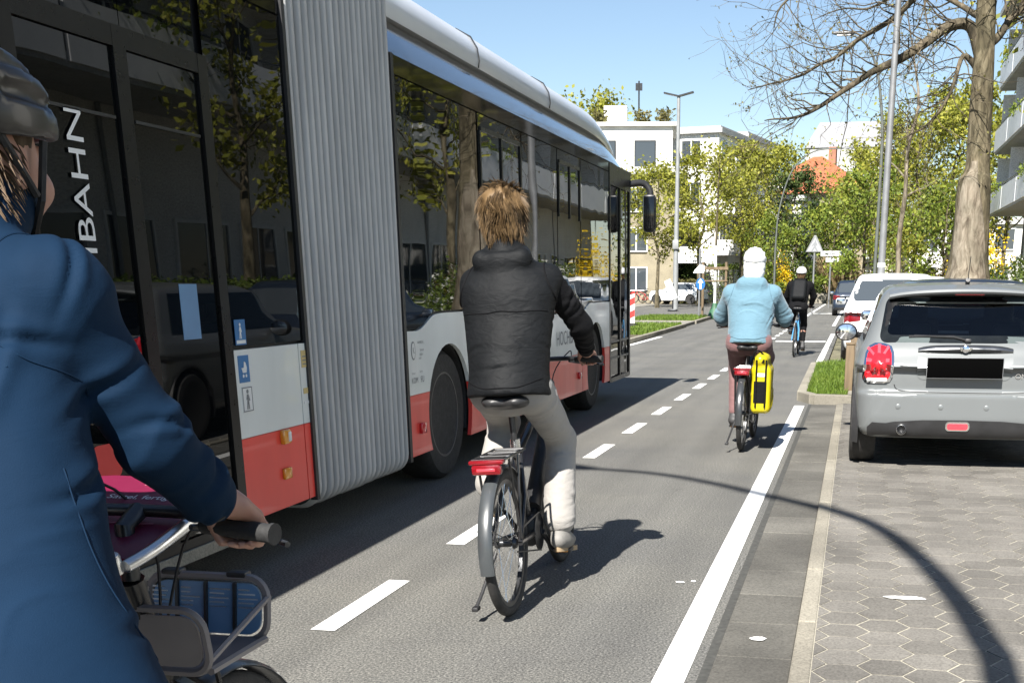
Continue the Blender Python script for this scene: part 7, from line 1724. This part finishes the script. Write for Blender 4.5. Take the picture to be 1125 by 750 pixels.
for sx in (-1, 1):
    m = MB(); m.tube([(sx * .128, .775, .772), (sx * .129, 1.01, .832)], .0062, 6); obj('basket_rail', m, MAT['basket_grey'], bkt)
    m = MB(); m.tube([(sx * .124, .78, .750), (sx * .124, .99, .750)], .008, 6); obj('basket_rail', m, MAT['basket_grey'], bkt)
m = MB()
for k in range(3):
    m = MB(); m.bx(-.062 + k * .062 - .003, -.062 + k * .062 + .003, .978, .9855, .748, .858); m.v = [(v[0], v[1] + .18 * (v[2] - .735), v[2]) for v in m.v]; obj('panel_divider', m, MAT['black'], fw2, False)
rg = random.Random(3)
for k in range(4):
    m = MB()
    for r_ in range(5):
        x0 = -.118 + k * .062; z_ = .842 - r_ * .0085; m.bx(x0, x0 + rg.uniform(.02, .045), .9852, .9862, z_, z_ + .003)
    m.v = [(v[0], v[1] + .18 * (v[2] - .735), v[2]) for v in m.v]; obj('print_block', m, MAT['white_print'], fw2, False)
m = MB()
for x_ in (-.075, .065): m = MB(); m.rbox((x_, 1.017, .873), (.042, .026, .012), .004); obj('basket_clip', m, MAT['black'], fw2)
m = MB()
for sx in (-1, 1): m.tube([(sx * .10, .84, .734), (sx * .06, 1.0, .33)], .006, 6)
m.tube([(-.10, .84, .734), (.10, .84, .734)], .006, 6); obj('basket_stay', m, MAT['frame_black'], b4)
# handlebar plate with its silver rail
PM = frame_M((-.055, .83, 1.015), (1, .0, -.0), (0, .96, .22))
m = MB(); out = [(-.19, -.12), (.12, -.17), (.13, .11), (.10, .155), (.0, .185), (-.12, .19), (-.19, .175)]
m.prism(out, -.004, .004, 'z'); m.xform(PM); plate = obj('handlebar_plate', m, MAT['plate_burgundy'], b4, False)
m = MB(); m.tube(smooth_path([PM @ Vector(q) for q in ((.125, -.19, 0), (.14, -.10, 0), (.142, .12, 0))], 4), .011, 10); obj('rail', m, MAT['aluminium'], plate)
m = MB(); m.lathe([(0, .014), (.017, .012), (.019, .008), (.019, -.02)], 'z', (0, 0, 0), 20); m.xform(PM @ Matrix.Translation((.105, -.20, .012))); obj('rail_cap', m, MAT['aluminium'], plate)
for tx, sz, px, py in (('Auf den Sattel, fertig, los!', .026, -.03, .085),):
    tm = text_mb(tx, sz); tm.xform(PM @ Matrix.Translation((px, py, .0052))); obj('lettering', tm, MAT['white_print'], plate, False, fix=False)
for k, (w_, y_) in enumerate(((.10, .145), (.11, .02), (.13, -.03))): m = MB(); m.box((0.02, y_, .0052), (w_, .005, .001)); m.xform(PM); obj('small_print', m, MAT['pink_print'], plate, False)
m = MB(); m.prism([(-.13 + .02 * math.cos(R(a)), .0 + .026 * math.sin(R(a))) for a in range(0, 360, 30)], .0045, .0055, 'z'); m.prism([(-.15, -.05), (-.115, -.055), (-.10, -.01), (-.14, .0)], .0047, .0057, 'z'); m.xform(PM); obj('emblem', m, MAT['kerb'], plate, False)
# ------------------------------------------------------------------ street furniture
def pole_mb(pts, r0, r1, n=10):
    m = MB(); sp = smooth_path(pts, 6); m.tube(sp, list(np.linspace(r0, r1, len(sp))), n); return m
def whip_lamp(label, base, h, reach, ang, r=.075, group='curved street lamps', lean=0.0, curve0=.5):
    t = thing('street_lamp', label, 'street lamp', base, (0, 0, R(ang)), group)
    pts = [(0, 0, -.1), (0, 0, .3 * h), (0, 0, curve0 * h), (.04 * reach, 0, (curve0 + .22 * (1 - curve0) / .5 * .9) * h), (.22 * reach, 0, (curve0 + .40 * (1 - curve0) / .5 * .98) * h), (.55 * reach, 0, .985 * h), (reach, 0, 1.0 * h)]
    obj('pole', pole_mb(pts, r, r * .45), MAT['pole_green'], t)
    m = MB(); m.cyl((0, 0, .0), (0, 0, 1.4), r * 1.35, 12); m.rbox((0, -r * 1.3, .8), (.09, .03, .4), .008); obj('base', m, MAT['pole_grey'], t)
    m = MB(); m.lathe([(0, -.05), (.05, -.03), (.10, .1), (.12, .35), (.09, .6), (.05, .66)], 'x', (0, 0, 0), 14); m.v = [(reach - .05 + v[0], v[1], h + .02 + v[2] * .55) for v in m.v]; hd = obj('lamp_head', m, MAT['galv'], t)
    m = MB(); m.rbox((reach + .27, 0, h - .045), (.42, .14, .03), .01); obj('lens', m, MAT['sign_white'], hd)
    return t
# lamp behind the camera: its curved arm throws the long curved shadow over lane and pavers
t = thing('street_lamp', 'curved street lamp beside the parking bay behind the camera, known by its shadow', 'street lamp', (.62, -.8, 0))
def shp(x, y, Yp=-.8):
    q = on_ground(x, y); dY = q.y - Yp; return (q.x - dY * math.tan(R(SUN_AZ)), Yp, dY / math.cos(R(SUN_AZ)) * math.tan(R(SUN_EL)))
pp = [shp(1100, 750), shp(1080, 705), shp(1050, 660), shp(1005, 612), shp(960, 580), shp(905, 560), shp(845, 545), shp(780, 530), shp(720, 520), shp(650, 514.5)]
pts = [Vector((pp[0][0] + .10, -.8, -.1)), Vector((pp[0][0] + .10, -.8, 1.5)), Vector((pp[0][0] + .08, -.8, 3.3))] + [Vector(q) for q in pp]
t.location = (pts[0].x, -.8, 0); m = MB(); sp = smooth_path(pts, 6); m.tube(sp, list(np.linspace(.085, .038, len(sp))), 12); obj('pole', m, MAT['pole_grey'], t, world=True)
m = MB(); m.cyl((0, 0, 0), (0, 0, 1.3), .11, 12); obj('base', m, MAT['pole_grey'], t)
e = Vector(pp[-1]); d = (Vector(pp[-1]) - Vector(pp[-2])).normalized(); m = MB(); m.tube([e - d * .05, e + d * .1, e + d * .3, e + d * .7, e + d * .8], [.05, .09, .13, .10, .04], 12); obj('lamp_head', m, MAT['galv'], t, world=True)

t = thing('lamp_post', 'tall straight grey lamp post rising in front of the bare tree branches', 'lamp post', at(967, 315, 24)); t.location.z = 0
m = MB(); sp = [(0, 0, -.1), (0, 0, 1.0), (0, 0, 4), (.02, 0, 8), (.03, 0, 10.2)]; m.tube(sp, [.072, .068, .06, .05, .04], 14); obj('pole', m, MAT['galv'], t)
m = MB(); m.rbox((-.35, 0, 10.15), (.9, .22, .09), .03); m.rbox((.03, 0, 10.2), (.14, .14, .12), .03); obj('lamp_head', m, MAT['dark_metal'], t)
m = MB(); m.rbox((0, -.10, .75), (.10, .03, .42), .01); obj('service_door', m, MAT['galv'], t)
m = MB(); m.tube([(0, 0, 1.72), (0, 0, 1.80)], .074, 14); obj('clamp_band', m, MAT['sign_white'], t)
def up(x, y, Y, z0=0): q = at(x, y, Y); return (q.x, Y, z0)
whip_lamp('curved street lamp close left of the tall straight post', up(961, 300, 40), 8.6, -1.6, 0, .06, curve0=.55)
whip_lamp('curved street lamp in front of the dark ivy-clad tree', up(851, 300, 70), 8.4, 3.4, 0, .065, curve0=.40)
# double-headed lamp across the junction
b = at(742, 330, 72); t = thing('street_lamp', 'tall grey street lamp with two flat heads, in front of the tan corner house', 'street lamp', (b.x, 72, 0)); top = at(747, 106, 72); h = top.z
m = MB(); m.tube([(0, 0, -.1), (0, 0, 2), (0.03, 0, h * .6), (.04, 0, h)], [.17, .155, .12, .09], 12); obj('pole', m, MAT['pole_grey'], t)
for sx in (-1, 1): m = MB(); m.box((.04 + sx * .42, 0, h + .10), (.86, .30, .08), Matrix.Rotation(-sx * R(13), 3, 'Y')); obj('lamp_head', m, MAT['dark_metal'], t)
m = MB(); m.rbox((0, -.2, 3.6), (.35, .12, .5), .03); obj('switch_box', m, MAT['pole_grey'], t)
# wooden bollards by the hatchback
for i, (x, y, lb) in enumerate(((-.04, 15.75, 'wooden bollard at the corner of the grassy island, beside the mirror of the grey hatchback'), (.0, 19.2, 'wooden bollard in the grass farther along the island, half hidden by the hatchback mirror'))):
    t = thing('bollard', lb, 'bollard', (x, y, .08), (0, 0, 0), 'wooden bollards'); m = MB(); m.rbox((0, 0, .28), (.11, .11, .66), .015); obj('post', m, MAT['wood'], t)
    m = MB(); m.rbox((0, 0, .62), (.125, .125, .03), .01); obj('cap', m, MAT['wood'], t)
# far wooden stakes near the pampas grass
for k, (x, lb) in enumerate(((926, 'leftmost of the thin stakes right of the pampas grass'), (935, 'middle one of the thin stakes right of the pampas grass'), (941, 'rightmost of the thin stakes right of the pampas grass'))):
    q = up(x, 300, 92); t = thing('stake', lb, 'stake', q, (0, 0, 0), 'stakes by the pampas grass'); m = MB(); m.cyl((0, 0, -.1), (0, 0, 3.0 - .2 * k), .10, 8); obj('post', m, MAT['wood'], t); m = MB(); m.tube([(-.25, 0, 2.2), (.25, 0, 2.2)], .03, 6); obj('tie', m, MAT['rubber'], t)
# pedestrian crossing sign and street name plate
q = up(893, 320, 60); t = thing('warning_sign', 'triangular pedestrian sign on a grey post before the pampas grass', 'road sign', q); zc = at(894, 270, 60).z
m = MB(); m.cyl((0, 0, -.1), (0, 0, zc + .3), .045, 10); obj('post', m, MAT['galv'], t)
a = .42
m = MB(); m.prism([(-a, -.28), (a, -.28), (.05, .46), (-.05, .46)], -.07, -.05, 'y'); m.v = [(v[0], v[1], zc + v[2]) for v in m.v]; bd = obj('board', m, MAT['sign_back'], t, False)
m = MB()
for p_ in ([(-a, -.28), (a, -.28), (a - .05, -.25), (-a + .05, -.25)], [(a, -.28), (.05, .46), (.0, .40), (a - .05, -.25)], [(-a, -.28), (-a + .05, -.25), (0, .40), (-.05, .46)]): m.prism(p_, -.076, -.071, 'y')
m.v = [(v[0], v[1], zc + v[2]) for v in m.v]; obj('border', m, MAT['galv'], bd, False)
m = MB(); m.prism([(.035 * math.cos(R(k)) + .02, .20 + .04 * math.sin(R(k))) for k in range(0, 360, 40)], -.076, -.0715, 'y'); m.prism([(-.03, .15), (.06, .15), (.12, .02), (.09, 0), (.05, .07), (.06, -.05), (.16, -.24), (.10, -.25), (.0, -.1), (-.11, -.25), (-.17, -.24), (-.05, -.04), (-.06, .06), (-.11, -.02), (-.14, .0)], -.076, -.0715, 'y'); m.v = [(v[0], v[1], zc + v[2]) for v in m.v]; obj('pictogram', m, MAT['grey_print'], bd, False)
q = up(911, 320, 78); t = thing('street_name_sign', 'small white street name plate right of the triangular sign', 'road sign', q); zc = at(911, 281, 78).z
m = MB(); m.cyl((0, 0, -.1), (0, 0, zc + .35), .05, 8); obj('post', m, MAT['galv'], t); m = MB(); m.rbox((0, -.07, zc + .12), (1.25, .03, .30), .01); pl = obj('name_plate', m, MAT['sign_white'], t); m = MB(); m.rbox((.1, -.07, zc - .24), (.8, .03, .26), .01); obj('number_board', m, MAT['sign_white'], t)
m = MB(); m.box((0, -.0865, zc + .12), (.95, .002, .06)); obj('print', m, MAT['grey_print'], pl, False)
# sign post with blue boards, arrow board, beacon
q = up(768, 340, 50.5); t = thing('cycle_path_sign', 'thin sign post with a white arrow board above a blue board on the median', 'road sign', q, ); z1 = at(768, 296, 50.5).z; z2 = at(770, 312, 50.5).z
m = MB(); m.cyl((0, 0, -.1), (0, 0, at(768, 273, 50.5).z), .04, 8); obj('post', m, MAT['galv'], t)
m = MB(); m.prism([(-.26, -.14), (.18, -.14), (.22, .14), (.02, .2), (-.2, -.02)], -.065, -.045, 'y'); m.v = [(v[0], v[1], z1 + v[2]) for v in m.v]; obj('arrow_board', m, MAT['sign_white'], t, False)
m = MB(); m.prism([(.19 * math.cos(R(k)), .23 * math.sin(R(k))) for k in range(0, 360, 15)], -.065, -.045, 'y'); m.v = [(v[0] + .05, v[1], z2 + v[2]) for v in m.v]; bb_ = obj('blue_board', m, MAT['sign_blue'], t, False)
m = MB(); m.prism([(-.04, -.2), (.04, -.2), (.04, .05), (.12, .05), (0, .22), (-.12, .05), (-.04, .05)], -.071, -.066, 'y'); m.v = [(v[0] + .05, v[1], z2 + v[2]) for v in m.v]; obj('pictogram', m, MAT['sign_white'], bb_, False)
q = up(737, 330, 66); t = thing('direction_board', 'white slanting direction board low beside the double lamp', 'road sign', q); zc = at(737, 318, 66).z
m = MB(); m.box((0, 0, zc), (.35, .06, 1.05), Matrix.Rotation(R(-24), 3, 'Y')); obj('board', m, MAT['sign_white'], t, False); m = MB(); m.cyl((.1, .06, -.05), (.1, .06, zc + .3), .04, 8); m.rbox((.1, .06, .06), (.5, .4, .12), .03); obj('post', m, MAT['dark_metal'], t)
q = up(692, 360, 38); t = thing('beacon', 'red and white striped beacon board just past the bus front', 'beacon', (q[0], 38, .1)); z0_, z1_ = at(698, 368, 38).z, at(698, 326, 38).z
m = MB(); m.bx(-.16, .16, -.02, .02, max(.15, z0_ - .1), z1_); bd = obj('board', m, MAT['sign_white'], t, False); m = MB()
zz = max(.15, z0_ - .1)
for k in range(3):
    za = zz + .05 + k * .38; m.prism([(-.158, za), (.158, za + .16), (.158, min(z1_ - .005, za + .36)), (-.158, min(z1_ - .005, za + .20))], -.024, -.0215, 'y')
obj('stripes', m, MAT['sign_red'], bd, False); m = MB(); m.rbox((0, 0, .06), (.4, .35, .14), .03); m.cyl((0, .03, 0), (0, .03, zz + .2), .03, 8); obj('foot', m, MAT['rubber'], t)
# staked sapling with painted trunk and watering bag
q = up(785, 345, 52); t = thing('sapling', 'young tree with a white painted trunk held by wooden stakes, left of the hooded cyclist', 'tree', (q[0], 52, .05))
m = MB(); m.tube([(0, 0, 0), (0, 0, 1.6), (.0, 0, 2.9)], [.06, .055, .05], 8); obj('painted_trunk', m, MAT['sign_white'], t)
m = MB(); m.tube([(.0, 0, 2.9), (0.03, 0, 5.2), (.1, 0, 6.4)], [.048, .035, .015], 7); rs = np.random.RandomState(4); tips = []
for k in range(16):
    z = 4.2 + 2 * k / 16; a_ = k * 2.4; e1 = np.array([.05 + math.cos(a_) * .75, math.sin(a_) * .75, z + .7]); m.tube([(.05, 0, z), (.05 + math.cos(a_) * .3, math.sin(a_) * .3, z + .3), e1], [.016, .011, .004], 4); tips += [e1, e1 * .6 + np.array([.05, 0, z]) * .4]
obj('trunk', m, MAT['bark'], t, fix=False); P = np.repeat(np.array(tips), 16, 0); P = P + rs.normal(size=P.shape) * .16; V, F = leaf_cloud(P, .11, rs); npmesh('crown', V, F, MAT['leaf_spring'], t, False)
for x_ in (-.52, .45): m = MB(); m.cyl((x_, .0, -.05), (x_, .0, 2.25), .055, 8); obj('stake', m, MAT['wood'], t)
m = MB(); m.box((-.03, -.07, 2.0), (1.15, .04, .12)); m.box((-.03, -.07, 1.5), (1.1, .03, .05)); obj('crossbar', m, MAT['wood'], t, False)
q_ = SDF((-.5, -.5, -.05), (.5, .5, .7), .03); q_.cone((0, 0, .12), (0, 0, .5), .28, .12, .05); V, F = q_.mesh(1); npmesh('watering_bag', V, F, MAT['green_bag'], t)
# parked bicycles across the junction
for i, (x, lb) in enumerate(((712, 'leftmost of the bicycles leaning by the hedge across the junction'), (722, 'right one of the bicycles leaning by the hedge across the junction'))):
    q = up(x, 318, 89.2 + i * .3); bicycle(lb, (q[0], 89.2 + i * .3, .02), (R(3), R(6), R(80 + 8 * i)), detail=False, fm='frame_black' if i else 'frame_red', rack=False, stand=False)
# small litter and patches on the road
def blob(name, label, cat, x, y, rx, ry, m, seed, z=.0045):
    rg = random.Random(seed); q = on_ground(x, y); mb = MB(); n = 18; ring = [(rx * math.cos(6.283 * k / n) * rg.uniform(.75, 1.15), ry * math.sin(6.283 * k / n) * rg.uniform(.75, 1.15), 0) for k in range(n)]; mb.add(ring + [(a * .8, b * .8, .003) for a, b, _ in ring], [(k, (k + 1) % n, n + (k + 1) % n, n + k) for k in range(n)] + [tuple(range(n, 2 * n))]); o = obj(name, mb, MAT[m], None, False); o.location = (q.x, q.y, z); return tag(o, label, cat)
blob('paint_fleck', 'flat white paint fleck on the gutter near the bottom edge', 'paint fleck', 833, 704, .035, .030, 'road_white', 1, .012)
blob('paint_fleck', 'small pair-like white fleck on the lane, left one near the solid line', 'paint fleck', 747, 640, .022, .012, 'road_white', 2)
blob('paint_fleck', 'tiny white fleck closest to the solid line', 'paint fleck', 762, 639, .014, .012, 'road_white', 3)
blob('paint_mark', 'worn white smear on the hexagonal pavers behind the grey hatchback', 'paint mark', 995, 663, .10, .03, 'road_white', 4, .030)
